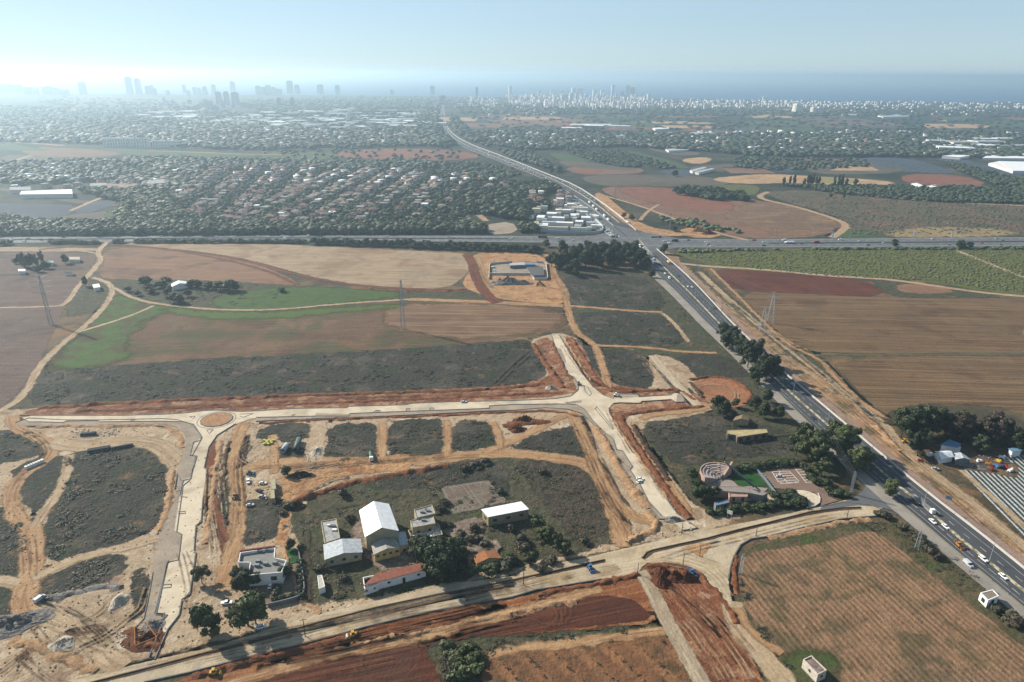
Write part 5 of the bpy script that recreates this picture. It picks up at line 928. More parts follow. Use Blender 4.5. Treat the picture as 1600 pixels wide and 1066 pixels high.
# low scrub bushes over the dark scrub areas
SB = []
def scr(poly, n, h=.3, w=1.2):
    n = int(n*1.7)
    px = inpoly(poly, n); SB.extend([(*P(*p), h, w) for p in px])
scr([(64, 580), (300, 563), (700, 543), (826, 532), (850, 570), (845, 597), (760, 606), (500, 612), (330, 620), (60, 633)], 3600)
for pl, n in [([(100, 718), (200, 700), (258, 710), (258, 780), (238, 828), (150, 860), (72, 876), (84, 780)], 1500), ([(460, 805), (620, 742), (780, 715), (910, 728), (950, 800), (960, 835), (800, 890), (680, 912), (500, 940)], 1700), ([(512, 667), (588, 664), (590, 716), (505, 722)], 260), ([(606, 662), (692, 658), (692, 710), (608, 712)], 300), ([(706, 660), (774, 658), (774, 700), (706, 708)], 260), ([(802, 698), (900, 666), (912, 712), (806, 702)], 160),
              ([(884, 438), (1030, 436), (1040, 482), (890, 476)], 420), ([(900, 492), (1035, 494), (1066, 538), (930, 536)], 420), ([(938, 550), (1005, 560), (1026, 604), (950, 598)], 260), ([(1002, 662), (1120, 648), (1250, 700), (1060, 728)], 700), ([(0, 676), (50, 676), (74, 690), (30, 720), (0, 724)], 160), ([(0, 796), (34, 802), (40, 860), (26, 900), (0, 900)], 200), ([(62, 906), (160, 870), (196, 870), (190, 900), (54, 946)], 260), ([(1000, 440), (1090, 500), (1120, 545), (1060, 545)], 260), ([(180, 440), (380, 444), (480, 450), (400, 482), (200, 460)], 500), ([(380, 788), (450, 780), (446, 832), (380, 850)], 150), ([(405, 672), (498, 668), (470, 690), (400, 684)], 90), ([(1060, 400), (1195, 505), (1290, 562), (1240, 556), (1130, 470)], 300), ([(1290, 566), (1310, 602), (1400, 664), (1380, 664), (1290, 600)], 160), ([(1390, 655), (1600, 690), (1600, 702), (1430, 692)], 200), ([(1320, 818), (1400, 815), (1480, 860), (1600, 965), (1600, 985), (1470, 900), (1390, 840)], 450), ([(690, 1006), (880, 992), (1035, 976), (860, 1008), (740, 1022), (745, 1066), (690, 1066)], 320), ([(1150, 890), (1230, 1040), (1260, 1066), (1200, 1010), (1160, 930)], 120)]:
    scr(pl, n)
SB = [q for q in SB if mnoise.noise(Vector((q[0]/11, q[1]/11, 3))) > .02+random.uniform(-.1, .25)]; SB = np.array(SB); kk = .35+rng.power(.32, len(SB))*2.1
merge('scrub_bushes', TUFT, SB[:, :2], SB[:, 2]*kk*1.6, SB[:, 3]*kk*1.15, folmat('scrub_foliage', [c(76, 78, 62), c(100, 98, 82), c(122, 116, 100), c(98, 104, 74)]), 'countless low dry bushes covering the dark scrub plots', z=.03)
# grassy tufts scattered over bare earth
px = inpoly([(0, 660), (900, 650), (960, 800), (1000, 840), (400, 985), (0, 1066)], 2600); pts = np.array([P(*p) for p in px]); kk = rng.uniform(.3, 1, len(pts))
merge('clods_and_tufts', TINY, pts, .3*kk, .8*kk, gmat('clod_earth', [c(140, 112, 84), c(176, 146, 114)], 30, bump=(1, .1), rag=None), 'countless clods and dry tufts on the bare earth', z=.1)
# ================================================================ THE COUNTRY BEYOND THE CROSS HIGHWAY
def fs(name, pts, mat, sm=1, **k): return sheet(name, pts, mat, sm=sm, z=None, margin=k.pop('margin', 12), **k)
ZC[0] = max(ZC[0], .03)
def far_gmat(key, cols, size=40, **k): return gmat(key, cols, size, bump=k.pop('bump', (6, 1)), rag=k.pop('rag', (14, 6, 3)), fine=(5, .14), **k)
FBROWN = far_gmat('far_brown_field', [c(138, 104, 84), c(156, 120, 98), c(128, 98, 80)], streak=(0, 160, 4, .4, c(112, 86, 72)))
FRED = far_gmat('far_red_field', [c(142, 92, 72), c(160, 108, 86), c(132, 86, 68)])
FTAN = far_gmat('far_tan_field', [c(186, 150, 112), c(200, 166, 128), c(176, 138, 102)])
FGRN = far_gmat('far_green_field', [c(78, 98, 66), c(92, 114, 72), c(84, 100, 70)])
FDKG = far_gmat('far_dark_green', [c(48, 66, 50), c(60, 80, 58), c(52, 68, 54)])
FGRY = far_gmat('far_grey_field', [c(104, 96, 86), c(122, 112, 98), c(110, 100, 84)], patches=[(c(96, 100, 76), 60, .55, .7)])
FSCR = far_gmat('far_rough_slope', [c(98, 98, 74), c(118, 110, 88), c(132, 110, 92)], 30, patches=[(c(146, 112, 94), 60, .56, .7), (c(84, 94, 62), 34, .56, .7)], bump=(6, 2.5))
FNET = gmat('far_net_cover', [c(84, 96, 108), c(100, 112, 122)], 50, rows=(R(50), 14, .6, c(66, 78, 92), .1), bump=(6, .5), rag=(6, 1.5, 1), fine=(5, .08))
FLD = [
 ([(936, 292), (1010, 292), (1090, 298), (1180, 312), (1262, 330), (1308, 342), (1322, 352), (1300, 366), (1230, 374), (1130, 372), (1060, 352), (1000, 322), (950, 306)], FBROWN),
 ([(960, 292), (1020, 292), (1110, 304), (1160, 326), (1100, 330), (1030, 322), (980, 306)], FRED),
 ([(1190, 312), (1260, 326), (1312, 346), (1300, 364), (1220, 372), (1180, 356), (1120, 340), (1160, 322)], far_gmat('far_stubble', [c(156, 128, 98), c(142, 112, 88), c(170, 142, 108)], streak=(R(-3), 200, 6, .6, c(120, 96, 78)))),
 ([(1190, 300), (1260, 297), (1400, 304), (1600, 318), (1900, 325), (1900, 370), (1600, 368), (1400, 372), (1320, 368), (1328, 350), (1300, 336), (1220, 314)], FSCR),
 ([(1312, 362), (1350, 356), (1390, 370), (1380, 374), (1300, 373)], FGRN),
 ([(1380, 362), (1460, 354), (1560, 358), (1600, 368), (1400, 373)], far_gmat('straw_patch', [c(176, 154, 112), c(150, 132, 98)], rag=(10, 20, 8))),
 ([(900, 275), (1000, 272), (1100, 276), (1150, 284), (1120, 292), (1000, 291), (930, 291)], FGRY),
 ([(880, 262), (930, 258), (1000, 262), (1010, 270), (960, 273), (900, 273)], FBROWN),
 ([(893, 265), (935, 264), (945, 270), (900, 272)], FRED), ([(868, 252), (900, 250), (940, 258), (1000, 262), (985, 267), (890, 262)], FGRY),
 ([(815, 236), (850, 238), (872, 250), (850, 252), (820, 242)], FDKG), ([(855, 238), (890, 242), (940, 250), (900, 254), (868, 248)], FGRN),
 ([(880, 233), (930, 236), (1000, 258), (1005, 264), (960, 261), (900, 245)], FDKG), ([(930, 234), (965, 234), (1020, 250), (1058, 264), (1040, 266), (990, 254)], FDKG), ([(970, 235), (1000, 238), (1060, 254), (1082, 263), (1060, 264), (1010, 248)], FGRN), ([(975, 232), (1000, 236), (1066, 250), (1058, 252), (1010, 242)], FDKG),
 ([(1025, 266), (1068, 264), (1096, 272), (1060, 276), (1040, 273)], FNET), ([(1058, 250), (1100, 245), (1116, 250), (1090, 258)], FTAN), ([(1072, 262), (1110, 258), (1150, 256), (1140, 268), (1095, 270)], FGRY),
 ([(1000, 228), (1080, 230), (1100, 242), (1060, 244), (1020, 236)], FGRY),
 ([(1112, 279), (1150, 275), (1200, 272), (1280, 276), (1380, 282), (1405, 288), (1330, 291), (1240, 286), (1160, 288), (1120, 284)], FTAN), ([(1260, 275), (1330, 280), (1350, 287), (1260, 286)], far_gmat('yellow_green', [c(150, 144, 92), c(168, 156, 108)])),
 ([(1408, 272), (1500, 273), (1552, 290), (1480, 293), (1410, 286)], FRED), ([(1110, 290), (1160, 288), (1190, 292), (1180, 306), (1150, 304)], OLIVEV),
 ([(1180, 248), (1230, 250), (1280, 260), (1250, 263), (1180, 254)], FRED), ([(1150, 254), (1200, 256), (1250, 262), (1250, 270), (1170, 268)], FNET), ([(1255, 248), (1305, 247), (1312, 256), (1260, 256)], FNET),
 ([(1340, 246), (1420, 247), (1460, 258), (1496, 270), (1470, 272), (1400, 268), (1350, 256)], FNET), ([(1450, 246), (1500, 246), (1530, 256), (1600, 268), (1600, 276), (1560, 274), (1510, 262)], FNET), ([(1570, 276), (1600, 275), (1700, 280), (1700, 290), (1600, 286)], FGRN),
 ([(1210, 256), (1400, 258), (1420, 270), (1300, 274), (1260, 268)], FGRY),
 ([(1600, 292), (1225, 290), (1300, 303), (1400, 312), (1480, 318), (1600, 320), (1900, 322), (1900, 300)], DKORCH), ([(1470, 252), (1520, 262), (1600, 284), (1800, 300), (1600, 296), (1555, 290), (1500, 270)], DKORCH),
 ([(712, 176), (760, 182), (800, 192), (830, 200), (800, 203), (740, 200)], FDKG), ([(720, 180), (850, 180), (900, 186), (1000, 196), (900, 198), (800, 196)], FBROWN), ([(860, 190), (1000, 198), (1060, 202), (960, 204), (880, 200)], FRED),
 ([(980, 180), (1080, 184), (1120, 192), (1000, 195), (940, 188)], FDKG), ([(1100, 184), (1200, 184), (1300, 190), (1180, 194), (1110, 190)], FDKG), ([(1200, 180), (1330, 184), (1400, 192), (1360, 202), (1240, 198), (1180, 192)], FGRY), ([(1370, 184), (1480, 184), (1550, 190), (1500, 204), (1400, 204)], FDKG), ([(1480, 190), (1560, 186), (1620, 196), (1560, 204)], FGRN), ([(1050, 203), (1150, 199), (1180, 204), (1110, 208)], FRED), ([(1180, 170), (1300, 172), (1330, 178), (1200, 178)], FTAN), ([(1460, 178), (1480, 178), (1512, 183), (1455, 184)], FRED),
 ([(500, 240), (560, 234), (640, 232), (720, 236), (760, 245), (700, 252), (620, 250), (540, 247)], FRED), ([(400, 240), (470, 236), (540, 240), (500, 252), (420, 255)], FGRN), ([(150, 232), (260, 236), (400, 240), (400, 247), (250, 244), (160, 240)], FGRN), ([(40, 230), (130, 232), (200, 240), (160, 246), (80, 246), (20, 252)], FBROWN), ([(0, 222), (60, 232), (90, 236), (0, 236)], FGRN), ([(-60, 234), (30, 236), (50, 243), (0, 254), (-60, 256)], FDKG), ([(0, 243), (50, 242), (100, 248), (40, 256), (0, 262)], FGRY),
 ([(100, 148), (240, 152), (320, 160), (300, 170), (180, 172), (90, 166)], FGRY), ([(60, 168), (200, 168), (280, 172), (180, 176), (80, 176)], FBROWN), ([(620, 250), (740, 252), (800, 262), (820, 276), (760, 284), (700, 276), (680, 262)], DKORCH), ([(730, 262), (745, 268), (756, 278), (715, 277)], FTAN),
 ([(0, 300), (170, 326), (190, 318), (110, 312), (0, 292)], FGRY), ([(-60, 318), (60, 318), (130, 322), (80, 350), (0, 352), (-60, 352)], FNET), ([(110, 330), (160, 310), (190, 318), (130, 336)], FNET), ([(72, 346), (110, 334), (180, 330), (168, 342), (120, 350)], FGRY), ([(160, 334), (196, 322), (196, 330), (172, 342)], FGRN),
 ([(755, 352), (800, 346), (812, 364), (760, 368)], GREYG), ([(690, 340), (730, 332), (738, 344), (705, 350)], GREYG),
 ([(940, 300), (975, 330), (1010, 355), (1060, 362), (1080, 370), (1010, 368), (960, 340), (925, 305)], DIRT), ([(1060, 356), (1120, 358), (1128, 372), (1070, 372)], DIRT),
]
for i, (p, m_) in enumerate(FLD): fs('field', p, m_)
rs2 = random.Random(5)
for i in range(46):
    if i < 30: cx, cy = rs2.uniform(1000, 1620), rs2.uniform(173, 204)
    elif i < 38: cx, cy = rs2.uniform(720, 1000), rs2.uniform(176, 202)
    else: cx, cy = rs2.uniform(1090, 1340), rs2.uniform(242, 268)
    w_, h_, sk = rs2.uniform(22, 60), rs2.uniform(2, 4.5), rs2.uniform(-12, 18)
    fs('field', [(cx-w_, cy-h_), (cx+w_*.8, cy-h_*.8), (cx+w_+sk, cy+h_), (cx-w_+sk, cy+h_*.9)], rs2.choice([FDKG, FDKG, FGRN, FGRY, FBROWN, FTAN, FNET, FDKG]), sm=0)
FTR = track_mat('far_track', c(186, 160, 130), c(172, 142, 112), c(196, 172, 140), rag=(8, 3, 3))
for p, w in [([(940, 305), (1000, 322), (1060, 345), (1130, 368), (1170, 376)], 6), ([(1200, 300), (1180, 310), (1240, 322), (1310, 344), (1326, 354), (1300, 372)], 9), ([(1300, 301), (1380, 308), (1450, 315), (1600, 322)], 6), ([(0, 222), (50, 224), (100, 228)], 14), ([(230, 236), (300, 238), (400, 242), (460, 242)], 9), ([(295, 182), (310, 172), (340, 165)], 20), ([(0, 258), (50, 243)], 9), ([(860, 186), (900, 196), (940, 206)], 14), ([(760, 346), (740, 330), (735, 318)], 8), ([(612, 345), (607, 320), (614, 300)], 8), ([(690, 300), (703, 320), (720, 335)], 8), ([(300, 345), (345, 330), (420, 300)], 7), ([(110, 330), (160, 308), (200, 300)], 7), ([(1000, 345), (1012, 330), (1030, 320)], 5)]: ribbon('far_track', p, w, FTR, margin=5, step=14)
# ---- roofs and houses
ROOFS = [('tan-tiled', smat('tan_tile_roof', c(176, 154, 138), .85, .15, 3)), ('pinkish-tiled', smat('pink_tile_roof', c(160, 126, 114), .85, .15, 3)), ('red-tiled', smat('terracotta_roof', c(154, 104, 90), .85, .15, 3)), ('grey-roofed', smat('grey_roof', c(160, 160, 160), .85, .15, 3)), ('white-roofed', WMETAL)]
def housemesh(seed, roofm, flat=False, det=True):
    r = random.Random(seed); w, d, h = r.uniform(8, 11), r.uniform(7, 9), r.uniform(4.5, 6.2); wing = r.uniform(3, 5)
    m = MB(); m.box(-w/2, w/2, -d/2, d/2, 0, h); m.box(w/2-1, w/2+wing, -d/2+1, d/2-2, 0, h*.6)
    for i in range(3):
        x = -w/2+w*(i+.5)/3; m.box(x-.6, x+.6, -d/2-.06, -d/2+.1, h*.55, h*.55+1.3, 1); m.box(x-.6, x+.6, d/2-.1, d/2+.06, h*.55, h*.55+1.3, 1)
    m.box(-w/2-.06, -w/2+.1, -.8, .8, h*.2, h*.2+1.6, 1)
    R_ = MB(); o = .5; rh = r.uniform(1.6, 2.3)
    def hip(x0, x1, y0, y1, z, rh):
        g = min(x1-x0, y1-y0)*.45; cy = (y0+y1)/2
        R_.add([(x0, y0, z), (x1, y0, z), (x1, y1, z), (x0, y1, z), (x0+g, cy, z+rh), (x1-g, cy, z+rh)], [(0, 1, 5, 4), (1, 2, 5), (2, 3, 4, 5), (3, 0, 4), (3, 2, 1, 0)])
    if flat: R_.box(-w/2-.1, w/2+.1, -d/2-.1, d/2+.1, h+.003, h+.5); R_.box(w/2-.9, w/2+wing+.1, -d/2+.9, d/2-1.9, h*.6+.003, h*.6+.4)
    else: hip(-w/2-o, w/2+o, -d/2-o, d/2+o, h+.01, rh); hip(w/2-1.2, w/2+wing+o, -d/2+1-o, d/2-2+o, h*.6+.01, rh*.6)
    def me(M, nm, mats): q = bpy.data.meshes.new(nm); q.from_pydata(M.v, [], M.f); [q.materials.append(x) for x in mats]; q.polygons.foreach_set('material_index', M.mi); q.update(); return q
    return me(m, 'house', [WHITEW if seed % 3 else smat('cream_plaster', c(206, 192, 168), .85), GLASS]), me(R_, 'roof', [roofm]), (m, R_)
HM = {(i, s_): housemesh(i*7+s_, ROOFS[i][1], i >= 3) for i in range(5) for s_ in range(2)}
HLIST = []
def house_grid(poly, rot, sx, sy, jit, weights, skip=.1, name=''):
    w = W2(poly); lo, hi = w.min(0), w.max(0); cx, cy = w.mean(0); n = int(max(hi-lo)/min(sx, sy))+2; pts = []
    for i in range(-n, n):
        for j_ in range(-n, n):
            x = i*sx+random.uniform(-jit, jit); y = j_*sy+(sy*.18 if j_ % 2 else -sy*.18)+random.uniform(-jit, jit)*.5
            pts.append((cx+x*math.cos(rot)-y*math.sin(rot), cy+x*math.sin(rot)+y*math.cos(rot)))
    pts = np.array(pts); pts = pts[sdist(pts, w) > 0]
    for x, y in pts:
        if random.random() > skip: HLIST.append((x, y, rot+random.choice([0, math.pi/2, math.pi])+random.uniform(-.12, .12), random.choices(range(5), weights)[0], name))
rv = ang((425, 337), (500, 300))
house_grid([(345, 345), (460, 300), (520, 270), (640, 266), (700, 290), (640, 330), (560, 350), (420, 354)], rv, 16, 23, 7, [5, 4, 2, 4, 1], .16, 'village')
house_grid([(190, 300), (240, 262), (520, 262), (470, 300), (350, 345), (300, 340), (240, 330)], rv+.25, 18, 26, 9, [3, 5, 3, 2, 1], .2, 'village')
house_grid([(640, 345), (700, 292), (700, 272), (780, 285), (830, 300), (860, 318), (812, 330), (730, 330), (690, 345)], rv, 30, 34, 6, [2, 1, 2, 3, 3], .45, 'village')
house_grid([(820, 300), (875, 290), (900, 300), (925, 322), (880, 328), (830, 322)], rv, 20, 20, 3, [1, 1, 3, 3, 4], .25, 'village')
def rnd_houses(poly, n, weights, name):
    for q in inpoly(poly, n): x, y = P(*q); HLIST.append((x, y, random.uniform(0, 3.1), random.choices(range(5), weights)[0], name))
rnd_houses([(0, 258), (230, 250), (300, 262), (240, 300), (0, 296)], 40, [3, 2, 1, 2, 3], 'left village')
rnd_houses([(740, 206), (900, 212), (1040, 222), (1200, 218), (1600, 222), (1600, 246), (1440, 244), (1200, 240), (1100, 236), (980, 228), (820, 232), (760, 216)], 430, [2, 1, 3, 3, 6], 'right village')
rnd_houses([(1000, 210), (1300, 204), (1600, 210), (1600, 224), (1100, 226)], 220, [2, 1, 3, 3, 6], 'right village')
rnd_houses([(0, 202), (300, 196), (700, 200), (690, 226), (400, 232), (0, 222)], 900, [3, 2, 1, 3, 5], 'suburb')
rnd_houses([(270, 178), (480, 190), (480, 210), (280, 206)], 500, [3, 2, 1, 3, 6], 'suburb')
rnd_houses([(730, 160), (860, 166), (870, 180), (760, 182)], 130, [2, 1, 1, 3, 7], 'suburb')
HLIST.sort(key=lambda t: t[1])
# keep the highway and cross highway free
def clear(x, y):
    e = np.array([[x, y]]); return sdist(e, HWP)[0] < -9
HWP = np.vstack([W2(ER, 1, False), W2(EL, 1, False)[::-1]])
HLIST = [h for h in HLIST if clear(h[0], h[1])]
NEAR, FARH = HLIST[:296], HLIST[296:]
rows_ = {}
NEAR.sort(key=lambda t: t[0]/t[1])
for i, (x, y, a, k, nm) in enumerate(NEAR):
    band_ = 'front' if y < 850 else 'second' if y < 980 else 'third' if y < 1130 else 'fourth' if y < 1320 else 'farthest'
    kk = (band_, k, nm); rows_[kk] = rows_.get(kk, 0)+1
    hm = HM[(k, random.randint(0, 1))]; o = bpy.data.objects.new('house', hm[0]); C.objects.link(o); o.location = (x, y, 0); o.rotation_euler = (0, 0, a); s_ = random.uniform(.92, 1.15); o.scale = (s_, s_, s_)
    b = bpy.data.objects.new('roof', hm[1]); C.objects.link(b); b.parent = o
    tag(o, '%s house, %s of its kind in the %s band of the %s' % (ROOFS[k][0], nth(rows_[kk]-1), band_, nm), 'house', 'houses of the villages beyond the cross highway')
def mb_tris(m, scale=1.0):
    v = np.array([tuple(p) for p in m.v])*scale; f = []
    for q in m.f: f += [(q[0], q[i], q[i+1]) for i in range(1, len(q)-1)]
    return v, np.array(f)
for k in range(5):
    sel = [h for h in FARH if h[3] == k]
    if not sel: continue
    pts = [(h[0], h[1]) for h in sel]; ones = np.ones(len(sel))
    st = rng.bit_generator.state; merge('far_houses', [mb_tris(HM[(k, 0)][2][0])], pts, ones*1.1, ones*1.25, WHITEW, 'small %s houses of the far suburbs, walls' % ROOFS[k][0])
    rng.bit_generator.state = st; merge('far_houses', [mb_tris(HM[(k, 0)][2][1])], pts, ones*1.1, ones*1.25, ROOFS[k][1], 'small %s houses of the far suburbs, roofs' % ROOFS[k][0])
# ---- large sheds, greenhouses
SH = [('long white-roofed shed with a row of roof vents at the left edge', [(31, 304), (34, 299), (112, 296), (113, 303)], 6, WMETAL), ('long brown-roofed school building beyond the nets on the left', [(167, 294), (170, 288), (214, 287), (216, 292)], 7, ROOFS[1][1]), ('long grey-roofed block beside the brown-roofed one', [(222, 288), (225, 283), (256, 280), (258, 286)], 7, ROOFS[3][1]), ('flat dark shed among trees at the far left', [(15, 297), (16, 293), (47, 292), (48, 297)], 5, ROOFS[3][1]), ('low grey shed behind the net field', [(140, 291), (142, 287), (166, 286), (166, 290)], 4, ROOFS[3][1]),
      ('huge white greenhouse roof at the right edge, the nearer one', [(1545, 255), (1560, 252), (1660, 254), (1660, 268), (1583, 267)], 5, WMETAL), ('huge white greenhouse roof at the right edge, the farther one', [(1535, 247), (1545, 242), (1640, 242), (1640, 248)], 5, WMETAL), ('white greenhouse roof beyond the brown field', [(1472, 244), (1490, 242), (1516, 243), (1500, 246)], 5, WMETAL),
      ('small white barn at the edge of the red field', [(1424, 287), (1432, 286), (1442, 290), (1436, 292)], 4, WMETAL), ('row of low white sheds beside the red field', [(1448, 291), (1460, 289), (1466, 291), (1455, 293)], 3, WMETAL),
      ('long tunnel greenhouse left of the tan field, upper', [(1078, 266), (1100, 261), (1104, 262), (1082, 268)], 4, SILV), ('long tunnel greenhouse left of the tan field, lower', [(1086, 269), (1112, 263), (1116, 264), (1092, 270)], 4, SILV), ('white roofed shed in the middle of the right village', [(962, 212), (975, 208), (984, 209), (974, 213)], 6, SILV), ('pale greenhouse left of the right village', [(1040, 233), (1075, 231), (1076, 234), (1045, 236)], 4, SILV), ('pale plastic greenhouse strip in the far green fields', [(1370, 180), (1425, 178), (1420, 182), (1380, 183)], 5, SILV), ('pale greenhouse strip right of the towers', [(1315, 178), (1340, 178), (1338, 180), (1316, 180)], 5, SILV), ('pale greenhouse strip below the far fields', [(1395, 206), (1425, 205), (1422, 208), (1398, 208)], 5, SILV), ('second pale greenhouse strip below the far fields', [(1450, 209), (1490, 208), (1500, 210), (1462, 211)], 5, SILV), ('white long shed near the far road', [(1065, 208), (1100, 206), (1120, 208), (1090, 210)], 5, SILV), ('white greenhouse in the far fields left of centre', [(1020, 200), (1045, 199), (1046, 201), (1024, 202)], 5, WMETAL)]
for lb, pts, h, m_ in SH: building('large_shed' if 'green' not in lb else 'greenhouse', lb, 'shed' if 'green' not in lb else 'greenhouse', pts, h, 'shed', WHITEW, m_)
# industrial roofs: flat boxes by the hundred
IND = []
for q in inpoly([(400, 178), (560, 172), (690, 176), (680, 200), (560, 204), (400, 202), (330, 194)], 130)+inpoly([(200, 180), (300, 176), (330, 190), (240, 186)], 25)+inpoly([(880, 196), (1000, 200), (900, 208)], 8)+inpoly([(1440, 222), (1560, 216), (1600, 236), (1490, 240)], 22):
    IND.append((*P(*q), q))
IND.sort(key=lambda t: t[1])
for i, (x, y, q) in enumerate(sorted(IND, key=lambda t: t[0]/t[1])):
    w, d, h = random.uniform(30, 80), random.uniform(20, 45), random.uniform(6, 10); rn, rm_ = random.choice([('white', WMETAL), ('white', WMETAL), ('silver', SILV), ('grey', GREYR)])
    flatbox('industrial_hall', 'far %s-roofed industrial hall, %s from the left among the far halls' % (rn, nth(i)), 'hall', x, y, w, d, h, rd+random.uniform(-.3, .3), GREYW if i % 2 else WHITEW, rm_, 'far industrial halls')
# ---- apartment blocks and towers
def facade(key, base, dark):
    s = NT(key); v = s.n('ShaderNodeSeparateXYZ'); s.t.links.new(s.n('ShaderNodeTexCoord').outputs['Object'], v.inputs[0])
    zf = s.ma('FRACT', s.ma('DIVIDE', v.outputs[2], 3.3)); u = s.ma('FRACT', s.ma('DIVIDE', s.ma('ADD', v.outputs[0], v.outputs[1]), 4.5))
    win = s.ma('MULTIPLY', s.ma('MULTIPLY', s.ma('GREATER_THAN', zf, .35), s.ma('LESS_THAN', zf, .8)), s.ma('GREATER_THAN', u, .45))
    s.put(s.b.inputs['Base Color'], s.mix(win, base, dark)); return s.m
FA = [facade('white_facade', (.66, .64, .6, 1), (.24, .26, .28, 1)), facade('cream_facade', (.74, .7, .62, 1), (.2, .2, .2, 1)), facade('grey_facade', (.24, .26, .28, 1), (.06, .08, .1, 1))]
def block(name, label, cat, px, py, wpx, toppy, fa=0, taper=0, group=None, dep=None, cap=True, rz=None):
    x, y = P(px, py); h = hgt(px, py, toppy); dist_ = math.hypot(y, H); w = wpx/F*dist_*1.04; d = dep or w*random.uniform(.8, 1.2)
    m = MB(); m.box(-w/2, w/2, -d/2, d/2, 0, h*.94 if cap else h, bev=taper*w)
    for sx in (-1, 1): m.box(sx*w/2-.6, sx*w/2+.6, -d*.3, d*.3, 0, h*.9)
    o = m.build(name, FA[fa]); o.location = (x, y, 0); o.rotation_euler = (0, 0, rz if rz is not None else random.uniform(-.4, .4)); tag(o, label, cat, group)
    r = MB(); r.box(-w*.3, w*.3, -d*.3, d*.3, h*.94+.01, h); r.build('roof', FA[fa], o); return o
TW = [(131, 148, 7, 128, 2), (204, 147, 7, 120, 2), (218, 148, 7, 122.5, 2), (232, 148, 6, 134, 2), (238, 148, 6, 133, 2), (243, 149, 5, 138, 2), (289, 146, 4, 132, 2), (305, 148, 5, 136, 2), (312, 148, 4, 137, 2), (321, 148, 5, 135, 2), (335, 147, 5, 132, 2), (365, 147, 7, 127, 0), (343, 163, 7, 143, 2), (355, 163, 7, 143, 2), (369, 164, 8, 144, 2), (263, 149, 4, 141, 2), (295, 150, 4, 141, 2), (404, 149, 5, 134, 2), (412, 149, 5, 136, 2), (420, 149, 6, 133, 2), (428, 149, 5, 136, 2), (434, 149, 4, 138, 2), (439, 150, 4, 139, 2), (454, 147, 8, 126, 2), (465, 147, 6, 132.5, 2), (501, 147, 7, 132, 2), (528, 148, 6, 133, 2), (437, 169, 5, 152, 2), (458, 169, 5, 152, 2), (612, 148, 6, 140, 2), (676, 148, 6, 134, 2), (745, 153, 3, 136, 2), (797, 150, 4, 134, 0), (692, 160, 6, 149, 2), (896, 148, 6, 137, 0), (906, 149, 6, 138, 0), (884, 163, 6, 147, 0), (892, 161, 5, 145, 0), (901, 161, 4, 147, 0), (957, 150, 4, 132, 0), (980, 153, 5, 133, 0), (988, 153, 6, 136, 0), (862, 149, 4, 140, 0), (833, 156, 5, 146, 0), (843, 152, 5, 142, 0), (878, 149, 4, 141, 0), (928, 150, 4, 140, 0), (940, 150, 4, 141, 0), (972, 154, 4, 142, 0), (806, 160, 5, 150, 0), (816, 160, 4, 151, 0), (1245, 177, 11, 162, 1), (1270, 178, 6, 167, 0), (1279, 178, 8, 167, 0), (1003, 156, 4, 146, 0), (1013, 156, 4, 147, 0), (1194, 158, 5, 151, 0), (1102, 170, 5, 162, 0), (10, 146, 16, 131, 2), (26, 146, 5, 133, 2), (32, 146, 7, 132, 2), (45, 148, 8, 136, 2), (57, 148, 8, 137, 2), (76, 148, 10, 135, 2), (88, 148, 10, 137, 2), (100, 149, 12, 140, 2), (545, 190, 5, 175, 1)]
TW.sort(key=lambda t: t[0])
for i, (px, py, w, ty, fa) in enumerate(TW):
    block('tower_block', '%s high-rise tower, %s tower from the left on the skyline' % (('pale', 'cream', 'hazy grey')[fa], nth(i)), 'tower', px, py, w, ty, fa, taper=.04, group='high-rise towers')
AP = []
for i in range(17): AP.append((165+i*4.2, 229.5+.1*i, 4, 215.5-i*.02, 1))
for i in range(11): AP.append((241+i*3.8, 231, 3.6, 219.5, 1))
for q in inpoly([(0, 180), (60, 174), (230, 172), (240, 182), (130, 196), (0, 212)], 70): AP.append((q[0], q[1], random.uniform(3, 6), q[1]-random.uniform(5, 9), 1))
for q in inpoly([(240, 158), (390, 164), (420, 172), (300, 176), (240, 166)], 30): AP.append((q[0], q[1], random.uniform(3, 5), q[1]-random.uniform(6, 10), 2))
AP.sort(key=lambda t: t[0])
for i, (px, py, w, ty, fa) in enumerate(AP): block('apartment_block', 'hazy apartment block, %s from the left in the left suburb' % nth(i), 'building', px, py, w, ty, fa, group='apartment blocks of the left suburb')
# the white coast town: the largest as things, the rest as one mass
CT = [(*q,) for q in [q for q in inpoly([(790, 153), (860, 152), (1000, 154), (1020, 162), (1000, 172), (880, 172), (800, 166)], 520)]+inpoly([(1000, 156), (1180, 158), (1400, 161), (1380, 165), (1180, 170), (1000, 170)], 420)+inpoly([(560, 152), (780, 154), (780, 168), (620, 170), (480, 166), (380, 158)], 560)+inpoly([(1400, 160), (1600, 162), (1600, 172), (1420, 170)], 90)+inpoly([(1200, 160), (1560, 164), (1560, 184), (1300, 176)], 110)]
CT = [(x, y, random.uniform(1.6, 3.6)*(1 if x < 1000 or x > 1000 and y > 156 else 1), random.uniform(3, 6.5)+(5*random.random()**3 if 860 < x < 1000 else 0) if 790 < x < 1010 else random.uniform(1.2, 3.4)) for x, y in CT]
CT.sort(key=lambda t: -t[2]*t[3]*(1 if True else 0)); big, rest = CT[:170], CT[170:]
big.sort(key=lambda t: t[0])
for i, (px, py, w, hh) in enumerate(big): block('city_building', 'white city building by the sea, %s from the left among the larger ones' % nth(i), 'building', px, py, w, py-hh, 0 if px > 700 else 2, group='larger buildings of the coast town')
pts = np.array([P(x, y) for x, y, w, h in rest]); dd = np.hypot(pts[:, 1], H)/F
bxm = MB(); bxm.box(-.5, .5, -.5, .5, 0, 1); bxv = mb_tris(bxm)
